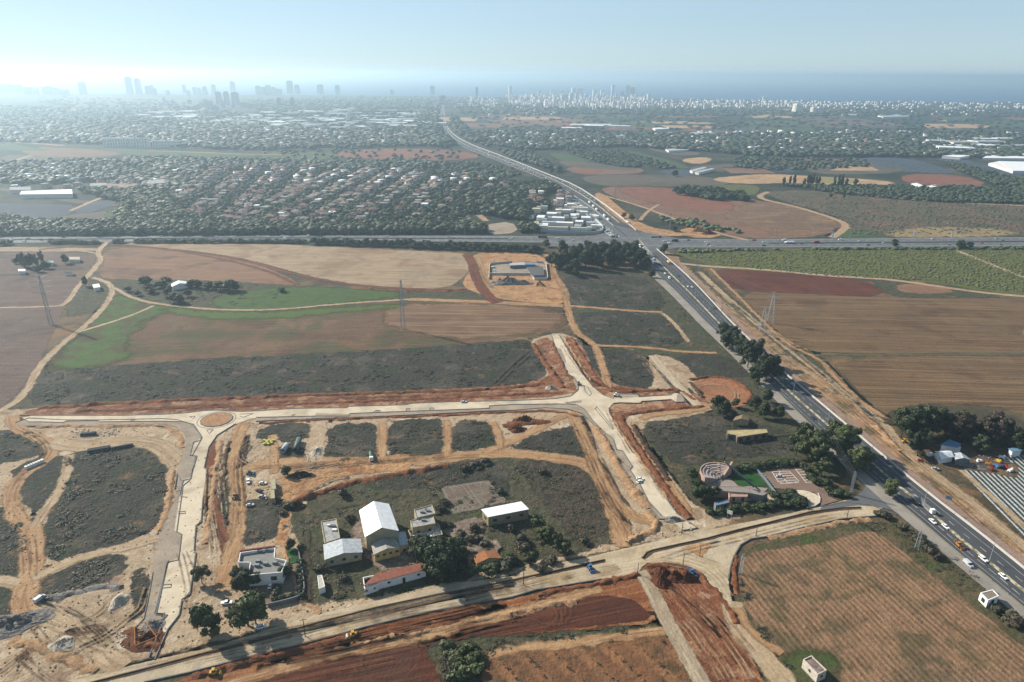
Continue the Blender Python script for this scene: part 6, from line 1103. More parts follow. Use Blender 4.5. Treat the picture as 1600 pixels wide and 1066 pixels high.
for half, mt in ((pts[:, 0] > -300, FA[0]), (pts[:, 0] <= -300, FA[2])):
    merge('coast_town_buildings', [bxv], pts[half], np.array([r_[3] for r_ in rest])[half]*dd[half]*1.0, np.array([r_[2] for r_ in rest])[half]*dd[half], mt, 'mass of small pale buildings of the coast town')
# ship
x, y = P(1493, 128); m = MB(); m.prism([(-150, 0), (-130, -18), (130, -18), (160, 0), (130, 18), (-130, 18)], .3, 22); s_ = m.build('ship', WHITEW); s_.location = (x, y, 0); tag(s_, 'white ship far out on the hazy sea at the upper right', 'ship')
m = MB(); m.box(-110, -50, -12, 12, 22.1, 55); m.build('superstructure', WHITEW, s_); m = MB(); m.box(-20, 110, -12, 12, 22.1, 34); m.build('deck_load', WHITEW, s_)
# ---- tree masses
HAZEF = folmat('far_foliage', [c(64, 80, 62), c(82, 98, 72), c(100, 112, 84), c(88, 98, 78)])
def tmass(poly, n, h, w, mat=HAZEF, protos=LOW, label='belt of trees', holes=()): mass('woodland', poly, n, h, w, mat, protos, label, holes)
tmass([(-50, 355), (100, 352), (300, 352), (600, 354), (780, 352), (838, 356), (838, 364), (600, 366), (300, 367.5), (0, 369), (-50, 369)], 1500, 7, 9, FOLD, MID, 'dense belt of trees along the far side of the cross highway', [[(738, 340), (815, 340), (815, 366), (760, 370)]])
for q in [(640, 363, 30), (575, 362, 24), (508, 363, 14), (450, 363, 6)]:
    px = inpoly([(q[0]-q[2]/2, q[1]-4), (q[0]+q[2]/2, q[1]-4), (q[0]+q[2]/2, q[1]+2), (q[0]-q[2]/2, q[1]+2)], 8)
    for i, p_ in enumerate(px): X, Y = P(*p_); tree(X, Y, 4, 6, 'bush', FOLR, 'red-flowering bush, %s in the %s clump beyond the cross highway' % (nth(i), {640: 'farthest right', 575: 'second right', 508: 'second left', 450: 'farthest left'}[q[0]]), 'red-flowering bushes by the cross highway')
BELT = sorted([(492+i*6.2+random.uniform(-2, 2), 381+i*.24+random.uniform(-1.5, 1.5), random.uniform(6, 9), random.uniform(8, 12)) for i in range(57)]+[(80+i*5.5, 381+random.uniform(-1, 1), random.uniform(3, 5), random.uniform(6, 9)) for i in range(14)]+[(215+i*7, 379.5+random.uniform(-.6, .6), random.uniform(3.5, 5), 9) for i in range(38)]+[(5, 383, 6, 12), (12, 383, 5, 10), (183, 380, 5, 10), (190, 380, 5, 9)], key=lambda t: t[0])
for i, (x, y, h, w) in enumerate(BELT): X, Y = P(x, y); tree(X, Y, h, w, 'broad', FOLD, 'green tree, %s from left in the row on the near side of the cross highway' % nth(i), 'row of trees on the near side of the cross highway', parts=False)
for i, (x, y, h, w) in enumerate([(1056+i*6+random.uniform(-2, 2), 301+i*.6+random.uniform(-4, 4), 10, 13) for i in range(19)]): X, Y = P(x, y); tree(X, Y, h, w, 'broad', FOLD, 'dark tree, %s from left in the grove between the brown fields' % nth(i), 'grove between the brown fields', parts=False)
tmass([(1060, 294), (1110, 296), (1165, 308), (1168, 315), (1120, 314), (1070, 306)], 60, 7, 10, FOLD, MID, 'undergrowth of the grove between the brown fields')
tmass([(180, 345), (200, 300), (240, 258), (520, 258), (660, 262), (700, 276), (780, 282), (850, 292), (862, 322), (815, 338), (735, 336), (690, 352), (300, 352)], 3500, 5.6, 7.2, FOLD, MID, 'garden trees between the houses of the village')
tmass([(812, 290), (880, 286), (880, 300), (820, 306)], 110, 8, 10, FOLD, MID, 'trees behind the market buildings')
tmass([(735, 300), (822, 304), (826, 345), (800, 344), (738, 330)], 230, 9, 11, FOLD, MID, 'dense trees left of the market buildings')
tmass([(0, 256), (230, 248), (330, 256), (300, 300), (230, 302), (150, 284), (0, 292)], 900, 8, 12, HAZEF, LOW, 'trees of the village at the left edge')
tmass([(120, 300), (240, 296), (300, 340), (250, 352), (190, 350), (200, 320)], 420, 7, 10, FOL, MID, 'trees between nets and village')
tmass([(0, 340), (70, 350), (150, 350), (190, 345), (190, 356), (0, 358)], 200, 6, 9, FOLD, MID, 'hedge below the net field')
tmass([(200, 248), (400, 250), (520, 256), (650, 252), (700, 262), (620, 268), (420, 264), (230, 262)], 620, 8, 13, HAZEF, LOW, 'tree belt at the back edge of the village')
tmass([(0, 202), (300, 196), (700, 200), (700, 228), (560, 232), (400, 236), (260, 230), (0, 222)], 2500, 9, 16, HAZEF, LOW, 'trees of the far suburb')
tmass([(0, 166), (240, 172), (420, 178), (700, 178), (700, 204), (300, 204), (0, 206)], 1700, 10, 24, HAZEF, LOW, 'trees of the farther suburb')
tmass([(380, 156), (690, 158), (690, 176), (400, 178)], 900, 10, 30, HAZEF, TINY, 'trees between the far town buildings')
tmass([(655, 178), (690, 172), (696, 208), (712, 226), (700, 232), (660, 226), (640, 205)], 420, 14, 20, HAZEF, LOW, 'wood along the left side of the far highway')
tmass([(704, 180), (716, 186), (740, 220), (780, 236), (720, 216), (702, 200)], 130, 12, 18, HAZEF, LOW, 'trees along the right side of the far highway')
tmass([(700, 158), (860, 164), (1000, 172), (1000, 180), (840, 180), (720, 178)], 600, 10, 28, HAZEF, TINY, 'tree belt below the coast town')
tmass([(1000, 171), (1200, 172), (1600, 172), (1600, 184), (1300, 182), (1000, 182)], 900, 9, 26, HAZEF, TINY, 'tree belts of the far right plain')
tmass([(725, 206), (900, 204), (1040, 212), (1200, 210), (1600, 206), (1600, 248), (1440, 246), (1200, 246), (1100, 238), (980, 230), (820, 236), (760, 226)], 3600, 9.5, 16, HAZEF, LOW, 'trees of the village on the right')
tmass([(780, 236), (830, 240), (862, 262), (880, 272), (850, 264), (800, 248)], 140, 9, 11, HAZEF, LOW, 'trees along the right side of the highway')
tmass([(1150, 246), (1350, 250), (1360, 262), (1200, 268), (1150, 262)], 260, 5, 10, HAZEF, LOW, 'scattered shrubs among the far fields')
tmass([(1600, 293), (1228, 290), (1300, 302), (1400, 311), (1480, 317), (1600, 319), (1700, 320), (1700, 294)], 1500, 4.5, 6.5, FOLD, LOW, 'dark dense orchard below the cypresses')
tmass([(1472, 252), (1520, 262), (1600, 284), (1700, 298), (1600, 294), (1555, 289), (1500, 268)], 560, 5, 8, FOLD, LOW, 'dark orchard running to the right edge')
tmass([(884, 234), (930, 237), (1000, 258), (1000, 262), (960, 260), (900, 244)], 260, 4, 9, FOLD, LOW, 'orchard rows right of the highway')
tmass([(932, 235), (965, 235), (1020, 250), (1055, 263), (1038, 265), (990, 253)], 260, 4, 9, FOLD, LOW, 'second orchard right of the highway')
tmass([(625, 252), (740, 254), (798, 263), (815, 275), (762, 282), (705, 274), (684, 262)], 420, 4, 8, FOLD, LOW, 'orchard left of the highway')
tmass([(1060, 396), (1190, 392), (1300, 389), (1480, 388), (1600, 386), (1600, 390), (1200, 391), (1060, 390)], 220, 2, 5, FOL, LOW, 'low hedge along the near side of the cross highway at right')
tmass([(1030, 340), (1090, 346), (1130, 356), (1180, 368), (1100, 360), (1040, 350)], 60, 4, 7, FOL, LOW, 'shrubs by the red dirt heaps')
tmass([(100, 152), (240, 156), (330, 166), (300, 174), (120, 172), (60, 160)], 260, 9, 22, HAZEF, TINY, 'scattered trees of the far left plain')
tmass([(400, 236), (700, 232), (760, 246), (640, 254), (420, 252)], 90, 6, 10, HAZEF, LOW, 'scattered trees round the far red field')
tmass([(720, 176), (1000, 182), (1600, 186), (1600, 206), (1000, 204), (760, 204)], 420, 7, 20, HAZEF, TINY, 'hedges between the far fields')
# scruffy vegetation clumps on slopes and vine rows
tmass([(1200, 304), (1400, 306), (1600, 322), (1600, 366), (1330, 366), (1320, 346), (1240, 318)], 900, .8, 3.4, folmat('slope_scrub', [c(104, 104, 80), c(124, 122, 92), c(142, 134, 108), c(124, 110, 92)]), TINY, 'low bushes on the rough slope')
VN = folmat('vine_leaves', [c(104, 110, 68), c(124, 130, 78), c(142, 146, 88), c(116, 112, 84)])
tmass([(1060, 392), (1300, 390), (1600, 390), (1600, 456), (1540, 452), (1450, 438), (1300, 432), (1110, 413)], 2600, .6, 2.2, VN, TINY, 'green vines of the field below the cross highway')
# ================================================================ VEHICLES
PAINT = {}
def paint(nm, col):
    if nm not in PAINT: PAINT[nm] = smat('paint_'+nm, col, .35, .03, 2, spec=.5)
    return PAINT[nm]
PC = [('white', (.72, .72, .7, 1)), ('silver', (.42, .44, .46, 1)), ('dark grey', (.08, .085, .09, 1)), ('black', (.02, .02, .022, 1)), ('red', (.4, .05, .04, 1)), ('blue', (.06, .12, .3, 1))]
TYRE = smat('tyre_rubber', (.02, .02, .02, 1), .9, .1); RIM = smat('wheel_rim', (.3, .3, .3, 1), .4, .1, metal=.5); LAMP = smat('headlight_glass', (.6, .6, .58, 1), .2, .05); TAIL = smat('tail_light_glass', (.35, .02, .02, 1), .3, .05)
def prof(pts, w0, w1=None):
    "extrude a side profile (x,z) across the car, slightly narrower at the top"
    m = MB(); n = len(pts); zs = [p[1] for p in pts]; zl, zh = min(zs), max(zs); v = []
    for s in (-1, 1):
        for x, z in pts: t = (z-zl)/(zh-zl); w = (w0+(((w1 or w0)-w0)*t))/2; v.append((x, s*w, z))
    m.add(v, [(i, (i+1) % n, n+(i+1) % n, n+i) for i in range(n)]+[tuple(range(n))[::-1], tuple(range(n, 2*n))]); return m
def bm_mesh(m, name, mats): q = bpy.data.meshes.new(name); q.from_pydata([tuple(p) for p in m.v], [], m.f); [q.materials.append(x) for x in mats]; q.update(); return q
def wheelmesh(r, w):
    m = MB(); m.bar((0, -w/2, 0), (0, w/2, 0), 2*r, n=14); return bm_mesh(m, 'wheel', [TYRE])
def rimmesh(r, w): m = MB(); m.bar((0, -w/2-.01, 0), (0, w/2+.01, 0), 1.1*r, n=10); return bm_mesh(m, 'rim', [RIM])
CARK = {}
def carkind(k):
    if k in CARK: return CARK[k]
    if k == 'car': b = prof([(-2.2, .35), (-2.25, .75), (-2.15, .92), (-1.45, .98), (1.0, .95), (2.05, .8), (2.25, .6), (2.2, .35)], 1.8, 1.7); c_ = prof([(-1.75, .96), (-1.2, 1.42), (.25, 1.44), (1.05, .95)], 1.62, 1.3); rf = prof([(-1.22, 1.42), (-1.1, 1.48), (.15, 1.49), (.3, 1.43)], 1.36, 1.2); wb = (1.4, -1.35, .33, .82); hl = (2.2, .62)
    elif k == 'suv': b = prof([(-2.3, .4), (-2.35, .95), (-2.3, 1.1), (1.1, 1.1), (2.2, .98), (2.35, .7), (2.3, .4)], 1.9, 1.82); c_ = prof([(-2.28, 1.1), (-2.1, 1.62), (.3, 1.66), (1.15, 1.1)], 1.78, 1.5); rf = prof([(-2.12, 1.62), (-2.0, 1.72), (.2, 1.73), (.35, 1.65)], 1.56, 1.4); wb = (1.45, -1.45, .37, .88); hl = (2.3, .78)
    elif k == 'pickup': b = prof([(-2.6, .45), (-2.65, 1.0), (-.9, 1.0), (-.9, 1.05), (1.2, 1.05), (2.4, .98), (2.55, .7), (2.5, .45)], 1.85, 1.8); c_ = prof([(-.95, 1.03), (-.8, 1.6), (.5, 1.62), (1.25, 1.04)], 1.72, 1.45); rf = prof([(-.85, 1.6), (-.7, 1.69), (.4, 1.7), (.55, 1.62)], 1.52, 1.4); wb = (1.6, -1.65, .38, .85); hl = (2.45, .75)
    elif k == 'van': b = prof([(-2.6, .4), (-2.65, 1.9), (-2.5, 2.15), (1.0, 2.15), (1.7, 1.35), (2.5, 1.15), (2.65, .8), (2.6, .4)], 1.95, 1.85); c_ = prof([(.55, 1.35), (.75, 2.0), (1.12, 2.06), (1.78, 1.38)], 1.97, 1.88); rf = None; wb = (1.7, -1.7, .36, .88); hl = (2.5, .85)
    q = dict(body=b, glass=c_, roof=rf, wb=wb, hl=hl, bm=bm_mesh(b, 'body', [WHITEW]), gm=bm_mesh(c_, 'window_glass', [GLASS]), rm=bm_mesh(rf, 'roof', [WHITEW]) if rf else None, w=wheelmesh(wb[2], .22), r=rimmesh(wb[2], .22))
    h = MB(); h.box(hl[0]-.05, hl[0]+.06, -.12, .12, hl[1]-.06, hl[1]+.07); q['h'] = bm_mesh(h, 'headlight', [LAMP]); t = MB(); t.box(-.06, .06, -.12, .12, -.07, .07); q['t'] = bm_mesh(t, 'tail_light', [TAIL])
    CARK[k] = q; return q
def omat(o, m): o.material_slots[0].link = 'OBJECT'; o.material_slots[0].material = m
def sub(name, me, par, loc=(0, 0, 0), rot=(0, 0, 0), m=None):
    o = bpy.data.objects.new(name, me); C.objects.link(o); o.parent = par; o.location = loc; o.rotation_euler = rot
    if m: omat(o, m)
    return o
SIMPLE = {}
def car(x, y, z, a, kind='car', col='white', label='', group=None, full=True):
    q = carkind(kind); nm = dict(car='car', suv='car', pickup='pickup_truck', van='van')[kind]; pm = paint(col, dict(PC)[col])
    if not full:
        if (kind, col) not in SIMPLE:
            m = MB(); m.add(q['body'].v, q['body'].f, 0); m.add(q['glass'].v, q['glass'].f, 1)
            if q['roof']: m.add(q['roof'].v, q['roof'].f, 0)
            f, r_, wr, wy = q['wb']
            for sx in (f, r_):
                for sy in (-wy, wy): m.bar((sx, sy-.1, wr), (sx, sy+.1, wr), 2*wr, 2, n=8)
            me = bm_mesh(m, nm, [pm, GLASS, TYRE]); me.polygons.foreach_set('material_index', m.mi); SIMPLE[kind, col] = me
        o = bpy.data.objects.new(nm, SIMPLE[kind, col]); C.objects.link(o); o.location = (x, y, z); o.rotation_euler = (0, 0, a); o.scale = (.72, .72, .72); return tag(o, label, 'car' if nm == 'car' else nm.replace('_', ' '), group)
    o = empty(nm, x, y, z, a, label, 'car' if nm == 'car' else nm.replace('_', ' '), group)
    o.scale = (.72, .72, .72)
    sub('body', q['bm'], o, m=pm); sub('window_glass', q['gm'], o)
    if q['rm']: sub('roof', q['rm'], o, m=pm)
    f, r_, wr, wy = q['wb']
    for sx in (f, r_):
        for sy in (-wy, wy): w = sub('wheel', q['w'], o, (sx, sy, wr)); sub('rim', q['r'], w)
    for sy in (-.62, .62): sub('headlight', q['h'], o, (0, sy, 0)); sub('tail_light', q['t'], o, (-q['hl'][0]-.03, sy, q['hl'][1]+.1))
    return o
def dirat(curve, i): t = curve[min(i+1, len(curve)-1)]-curve[max(i-1, 0)]; return math.atan2(t[1], t[0])
def nearest(curve, p): return int(np.argmin(((curve-np.array(p))**2).sum(1)))
CEN = between(MD, ER, .5, 600)
def hdir(px, py, flip=False): return dirat(CEN, nearest(CEN, P(px, py)))+(math.pi if flip else 0)
for px, py, k, col, fl, lb in [(1457, 817, 'car', 'white', 0, 'white car in the slow lane just ahead of the backhoe loader group'), (1477, 825, 'car', 'white', 0, 'white car next to the median just in front of the lorry'), (1536, 876, 'suv', 'white', 0, 'white estate car close to the median beside the tall street lamp'), (1567, 903, 'car', 'white', 0, 'white car nearest the bottom right corner on the highway'), (1512, 884, 'van', 'silver', 0, 'silver box van parked on the highway shoulder'),
        (1238, 602, 'car', 'silver', 1, 'silver car in the tree shadow on the highway'), (1270, 655, 'car', 'black', 0, 'black car alone on the near carriageway above the car park'), (1116, 483, 'car', 'black', 1, 'black car alone on the far carriageway beyond the white pair'), (1075, 449, 'car', 'white', 1, 'left one of two white cars driving side by side'), (1081, 450, 'car', 'white', 1, 'right one of two white cars driving side by side'), (1039, 429, 'suv', 'white', 0, 'white car by the median just past the traffic jam, farther one'), (1046, 436, 'van', 'white', 0, 'white van by the median just past the traffic jam, nearer one'), (1059, 432, 'car', 'dark grey', 1, 'dark car on the far carriageway past the traffic jam')]:
    X, Y = P(px, py); car(X, Y, .31, hdir(px, py, fl), k, col, lb)
for px, py, a, k, col, lb in [(388, 754, -70, 'pickup', 'white', 'white pickup parked nose-down near the blue mixer'), (411, 756.5, 5, 'car', 'white', 'white car parked beside the farther site container'), (405, 769, 150, 'suv', 'black', 'black car parked between the site containers and the dirt road'), (410, 777.5, 10, 'car', 'silver', 'silver car parked beside the nearer site container'), (391, 791, 15, 'car', 'silver', 'silver car parked lowest in the site car row beside bushes'), (407, 982, 18, 'pickup', 'white', 'white pickup on the unpaved road in the shadow of the eucalyptus'), (423, 917, 95, 'car', 'white', 'white car parked in the yard of the modern white house'), (355, 944, 5, 'pickup', 'white', 'white pickup between the two eucalyptus trees'), (1000, 750, -5, 'car', 'white', 'upper one of two white cars on the new north-south road'), (999, 754, 40, 'car', 'white', 'lower one of two white cars on the new north-south road'), (725, 629.5, 5, 'car', 'silver', 'silver car parked at the edge of the new east-west road'), (63, 938, 70, 'van', 'silver', 'silver van beside the lower left earth yard'), (1219, 746, -10, 'car', 'silver', 'silver car alone in the brown car park'),
        (1454, 713, 20, 'van', 'white', 'white van parked left of the white farm shed'), (1461, 734, -10, 'car', 'silver', 'silver car at the edge of the striped plots'), (771, 419, 5, 'van', 'white', 'white van in the left corner of the storage compound'), (773, 424, 3, 'car', 'white', 'upper white car in the left corner of the storage compound'), (773, 428, 3, 'car', 'white', 'lower white car in the left corner of the storage compound')]:
    X, Y = P(px, py); car(X, Y, .2, R(a), k, col, lb)
# queue and running traffic
n_ = {}
def lane_cars(curve, y0, y1, gap, z, flip, where, group, cols=(6, 3, 1, 1, .3, .2), far=True, jit=.8):
    d = np.r_[0, np.cumsum(np.linalg.norm(np.diff(curve, axis=0), axis=1))]
    lo, hi = P(1000, y0)[1], P(1000, y1)[1]; s_ = 0
    while s_ < d[-1]:
        s_ += gap*random.uniform(.85, 1.3) if gap < 12 else random.uniform(.3, 1.9)*gap
        x, y = np.interp(s_, d, curve[:, 0]), np.interp(s_, d, curve[:, 1])
        if not (hi < y < lo): continue
        i = nearest(curve, (x, y)); col = random.choices([p[0] for p in PC], cols)[0]; kd = random.choices(['car', 'suv', 'van'], [5, 3, 1])[0]
        n_[where, col] = n_.get((where, col), 0)+1
        car(x+random.uniform(-.3, .3), y, z, dirat(curve, i)+(math.pi if flip else 0), kd, col, '%s vehicle, %s of its colour %s' % (col, nth(n_[where, col]-1), where), group, full=False)
MDa, ELa, ERa = MD[:16], EL[:18], ER[:18]
rev = lambda c_: c_[::-1]
for t in (.22, .45, .68, .9): lane_cars(rev(between(MD[9:], EL[10:], t, 400)), 383, 414, 4.9, .31, 0, 'in jam lane %s beside the grove' % {.22: 'one', .45: 'two', .68: 'three', .9: 'four'}[t], 'cars queueing by the grove')
sl2 = [(880, 296), (905, 318), (935, 345), (960, 366), (985, 381)]; sl1 = [(872, 300), (895, 320), (922, 346), (945, 364), (968, 381)]
sheet('asphalt_road', [(862, 290), (880, 294), (925, 325), (960, 354), (992, 380), (955, 384), (928, 356), (900, 330), (868, 304)], ASPL, sm=0, z=.305)
for t, nm_ in ((.05, 'one'), (.35, 'two'), (.65, 'three'), (.95, 'four')): lane_cars(rev(between(sl1, sl2, t, 300)), 318 if t > .3 else 345, 372, 5.3, .315, 0, 'in jam lane %s beyond the crossroads' % nm_, 'cars queueing beyond the crossroads')
lane_cars(rev(between(MDf, ELf, .5, 500)), 226, 300, 11, .31, 0, 'in the far stream toward the camera', 'cars on the far highway')
lane_cars(rev(between(MDf, ERf, .5, 500)), 228, 320, 13, .31, 1, 'in the far stream toward the sea', 'cars on the far highway')
for t, fl, nm_ in ((.2, 1, 'back'), (.4, 1, 'inner back'), (.62, 0, 'inner front'), (.82, 0, 'front')):
    cv = between(XT, XB, t, 500); d = np.r_[0, np.cumsum(np.linalg.norm(np.diff(cv, axis=0), axis=1))]; s_ = 100; kk_ = {}
    while s_ < d[-1]-60:
        s_ += random.uniform(25, 115); x, y = np.interp(s_, d, cv[:, 0]), np.interp(s_, d, cv[:, 1])
        if abs(x)/y > .78: continue
        col = random.choices([p[0] for p in PC], (6, 3, 2, 1, .4, .3))[0]; kk_[col] = kk_.get(col, 0)+1
        car(x, y, .325, dirat(cv, nearest(cv, (x, y)))+(math.pi if fl else 0), random.choice(['car', 'car', 'suv', 'van']), col, '%s vehicle, %s of its colour in the %s lane of the cross highway' % (col, nth(kk_[col]-1), nm_), 'cars on the cross highway', full=False)
# ---- lorries, bus
def truck(px, py, a, z, lb, cab, box, ln=9, hh=3.2, name='lorry', tank=False, hcab=2.8):
    x, y = P(px, py); o = empty(name, x, y, z, a, lb, name); o.scale = (.76, .76, .76)
    m = MB(); m.box(-ln/2, ln/2, -.9, .9, .7, 1.0); m.build('chassis', TYRE, o)
    cabm = prof([(ln/2-2.0, .6), (ln/2-2.0, hcab), (ln/2-.5, hcab), (ln/2, hcab*.6), (ln/2, .6)], 2.3, 2.2); cb = cabm.build('cab', cab, o); g = MB(); g.add([(ln/2-.52, -1, hcab-.15), (ln/2-.52, 1, hcab-.15), (ln/2+.03, 1, hcab*.6), (ln/2+.03, -1, hcab*.6), (ln/2-.6, -1, hcab-.15), (ln/2-.6, 1, hcab-.15), (ln/2-.1, 1, hcab*.6), (ln/2-.1, -1, hcab*.6)], BX); g.build('windscreen', GLASS, cb)
    m = MB()
    if tank: m.bar((-ln/2, 0, 1.95), (ln/2-2.3, 0, 1.95), 2.1, n=14); m.build('tank', box, o)
    else: m.box(-ln/2, ln/2-2.3, -1.2, 1.2, 1.02, hh); m.build('cargo_box', box, o)
    W_ = wheelmesh(.5, .35)
    for sx in (ln/2-1.2, -ln/2+2.2, -ln/2+1):
        for sy in (-.95, .95): sub('wheel', W_, o, (sx, sy, .5))
    return o
YELM = smat('machine_yellow', c(214, 170, 60), .5, .1, spec=.4); ORG = smat('machine_orange', c(206, 140, 66), .5, .1, spec=.4); BLM = smat('machine_blue', c(90, 140, 200), .5, .1, spec=.4); GRM = smat('drum_green', c(50, 130, 80), .5, .1, spec=.4); WP = paint('white', dict(PC)['white'])
truck(1441, 791, hdir(1441, 791), .31, 'long lorry with white cab and low trailer beside the slip road', WP, smat('trailer_load', c(150, 150, 150), .7, .4, 2), ln=17, hh=1.9)
truck(1025, 372, R(4), .33, 'long tanker lorry entering the crossroads from the right', smat('dark_cab', c(90, 96, 90), .5), SILV, ln=15, tank=True)
truck(1054, 378, R(184), .33, 'dark lorry just right of the tanker on the cross highway', smat('dark_cab', c(90, 96, 90), .5), smat('dark_box', c(70, 74, 66), .6), ln=9)
truck(1233, 381, R(180), .33, 'white coach on the cross highway right of the crossroads', WP, WP, ln=12, name='coach'); truck(1275, 380.5, R(180), .33, 'red truck following the white coach on the cross highway', paint('red', dict(PC)['red']), smat('red_box', c(170, 70, 50), .6), ln=8)
truck(848, 372.5, R(2), .33, 'dark bus on the cross highway in front of the long pale wall', smat('dark_box', c(70, 74, 66), .6), smat('dark_box', c(70, 74, 66), .6), ln=13, name='bus')
truck(1045, 412, hdir(1045, 412, True), .31, 'white and yellow minibus leaving the crossroads along the white barrier', WP, YELM, ln=9, name='minibus', hh=2.8)
truck(980, 349, hdir(980, 345, True), .31, 'white lorry on the sea-bound carriageway beyond the crossroads', WP, WP, ln=9)
for i, (x, y) in enumerate([(921, 318), (927, 324), (932, 329), (944, 339), (950, 345)]): truck(x, y, hdir(x, y), .31, 'white lorry, %s from the far end of the line of lorries in the jam' % nth(i), WP, WP, ln=10)
o = truck(580, 717, R(-75), .2, 'concrete mixer with green drum and white cab on the ochre track', WP, GRM, ln=8, tank=True)
# ---- machines
def machine(px, py, a, z, lb, mat, kind):
    x, y = P(px, py); nm = kind; o = empty(nm, x, y, z, R(a) if abs(a) > 7 else a, lb, kind.replace('_', ' ')); o.scale = (.72, .72, .72)
    m = MB(); m.box(-1.6, 1.3, -.9, .9, .8, 1.7, bev=.12); m.build('body', mat, o); m = MB(); m.box(-.5, .7, -.75, .75, 1.7, 2.75, bev=.15); cb = m.build('cab_glass', GLASS, o); m = MB(); m.box(-.55, .75, -.8, .8, 2.75, 2.9, bev=.05); m.build('cab_roof', mat, cb)
    if kind == 'road_roller':
        m = MB(); m.bar((2.3, -1.05, .78), (2.3, 1.05, .78), 1.56, n=20); m.build('drum', STEEL, o); m = MB(); m.box(1.3, 3.2, -1.25, -1.08, .6, 1.0); m.box(1.3, 3.2, 1.08, 1.25, .6, 1.0); m.box(3.1, 3.25, -1.25, 1.25, .6, 1.0); m.build('drum_frame', mat, o)
        for sy in (-.85, .85): sub('wheel', wheelmesh(.75, .5), o, (-1.1, sy, .75))
    else:
        for sx in (1.3, -1.2):
            for sy in (-.9, .9): sub('wheel', wheelmesh(.6 if sx < 0 else .5, .4), o, (sx, sy, .55))
        m = MB(); m.bar((1.2, -.6, 1.2), (2.6, -.6, .7), .2); m.bar((1.2, .6, 1.2), (2.6, .6, .7), .2); m.box(2.5, 2.7, -.6, .6, .55, .8); m.build('loader_arm', mat, o)
        m = MB(); m.add([(2.6, -1.15, .2), (3.4, -1.15, .1), (3.4, 1.15, .1), (2.6, 1.15, .2), (2.5, -1.15, 1.1), (2.7, -1.15, 1.1), (2.7, 1.15, 1.1), (2.5, 1.15, 1.1)], BX); m.build('bucket', mat, o)
        if kind == 'backhoe_loader': m = MB(); m.bar((-1.6, 0, 1.2), (-2.3, 0, 3.0), .3); m.bar((-2.3, 0, 3.0), (-3.2, 0, 1.6), .25); m.bar((-3.2, 0, 1.6), (-2.8, 0, .9), .5); m.build('digging_arm', mat, o)
    return o
machine(552, 995, 197, .06, 'yellow road roller with steel drum on the red verge by the unpaved road', YELM, 'road_roller'); machine(1497, 855, hdir(1497, 855), .31, 'orange backhoe loader driving on the highway', ORG, 'backhoe_loader')
machine(334, 1054, 10, .06, 'yellow wheel loader on the red earth at the bottom edge', YELM, 'wheel_loader'); machine(367, 779, 100, .2, 'tan loader on the dirt road left of the site cars', smat('machine_tan', c(170, 150, 120), .6, .1), 'wheel_loader')
machine(1081, 897, -45, .06, 'light blue backhoe loader beside the dark red earth heaps', BLM, 'backhoe_loader'); machine(922, 890, 5, .22, 'light blue loader on the unpaved road', BLM, 'wheel_loader'); machine(904, 602, 90, .26, 'small grey roller at the edge of the new crossroads', smat('machine_grey', c(130, 136, 140), .6, .1), 'road_roller'); machine(962, 620, 0, .26, 'white compact roller at the corner of the short eastern road', WP, 'road_roller')
machine(390, 742, 10, .2, 'teal loader with yellow bucket near the white pickup', smat('machine_teal', c(60, 130, 150), .6, .1), 'wheel_loader'); machine(1412, 692, 10, .1, 'yellow loader under the trees at the farmyard entrance', YELM, 'wheel_loader')
# ---- site material
def stack(px, py, px2, py2, name, lb, cat, mat, r, n, rows_=2, hollow=False):
    A, B = P(px, py), P(px2, py2); L_ = math.dist(A, B); o = empty(name, *A, .1, math.atan2(B[1]-A[1], B[0]-A[0]), lb, cat)
    for k in range(rows_):
        for i in range(n-k): m = MB(); m.bar((0, (i+k/2)*2*r, r+k*1.73*r), (L_, (i+k/2)*2*r, r+k*1.73*r), 2*r, n=12); m.build('pipe', mat, o)
    return o
BLP = smat('black_plastic_pipe', (.03, .033, .04, 1), .5, .2)
stack(137, 710, 172, 704, 'pipe_stack', 'bundle of long black pipes at the top edge of the dark plot, left one', 'pipes', BLP, .45, 4, 2); stack(175, 704, 208, 698, 'pipe_stack', 'bundle of long black pipes at the top edge of the dark plot, right one', 'pipes', BLP, .35, 3, 2); stack(126, 683, 149, 681, 'pipe_stack', 'short bundle of black pipes below the new road', 'pipes', BLP, .45, 3, 2)
for nm, A, B, mt, lb in [('culvert_pipe', (442, 709), (449, 691+8), SILV, 'large white and black culvert pipe lying left of the green one'), ('culvert_pipe', (462, 708), (468, 690), smat('green_grey_pipe', c(96, 116, 112), .6), 'large green-grey culvert pipe lying on the ground')]:
    a, b = P(*A), P(*B); o = empty(nm, *a, .1, math.atan2(b[1]-a[1], b[0]-a[0]), lb, 'pipe'); L_ = math.dist(a, b); n = 16; v = []; 
    for x in (0, L_):
        for r_ in (1.3, 1.15):
            for i in range(n): q = 2*math.pi*i/n; v.append((x, math.cos(q)*r_, 1.3+math.sin(q)*r_))
    f = [(i, (i+1) % n, 2*n+(i+1) % n, 2*n+i) for i in range(n)]+[(n+(i+1) % n, n+i, 3*n+i, 3*n+(i+1) % n) for i in range(n)]+[(i, n+i, n+(i+1) % n, (i+1) % n) for i in range(n)]+[(2*n+(i+1) % n, 3*n+(i+1) % n, 3*n+i, 2*n+i) for i in range(n)]
    obj('tube', v, f, mt, o, True)
for i in range(7):
    px, py = 42+i*4.0, 733-i*1.7; x, y = P(px, py); m = MB(); m.cyl(x, y, .1, 1.5, .75, n=14); o = m.build('concrete_pipe', WHITEW); tag(o, 'white concrete pipe section, %s from the left in the row by the curved track' % nth(i), 'pipe', 'white concrete pipe sections by the curved track')
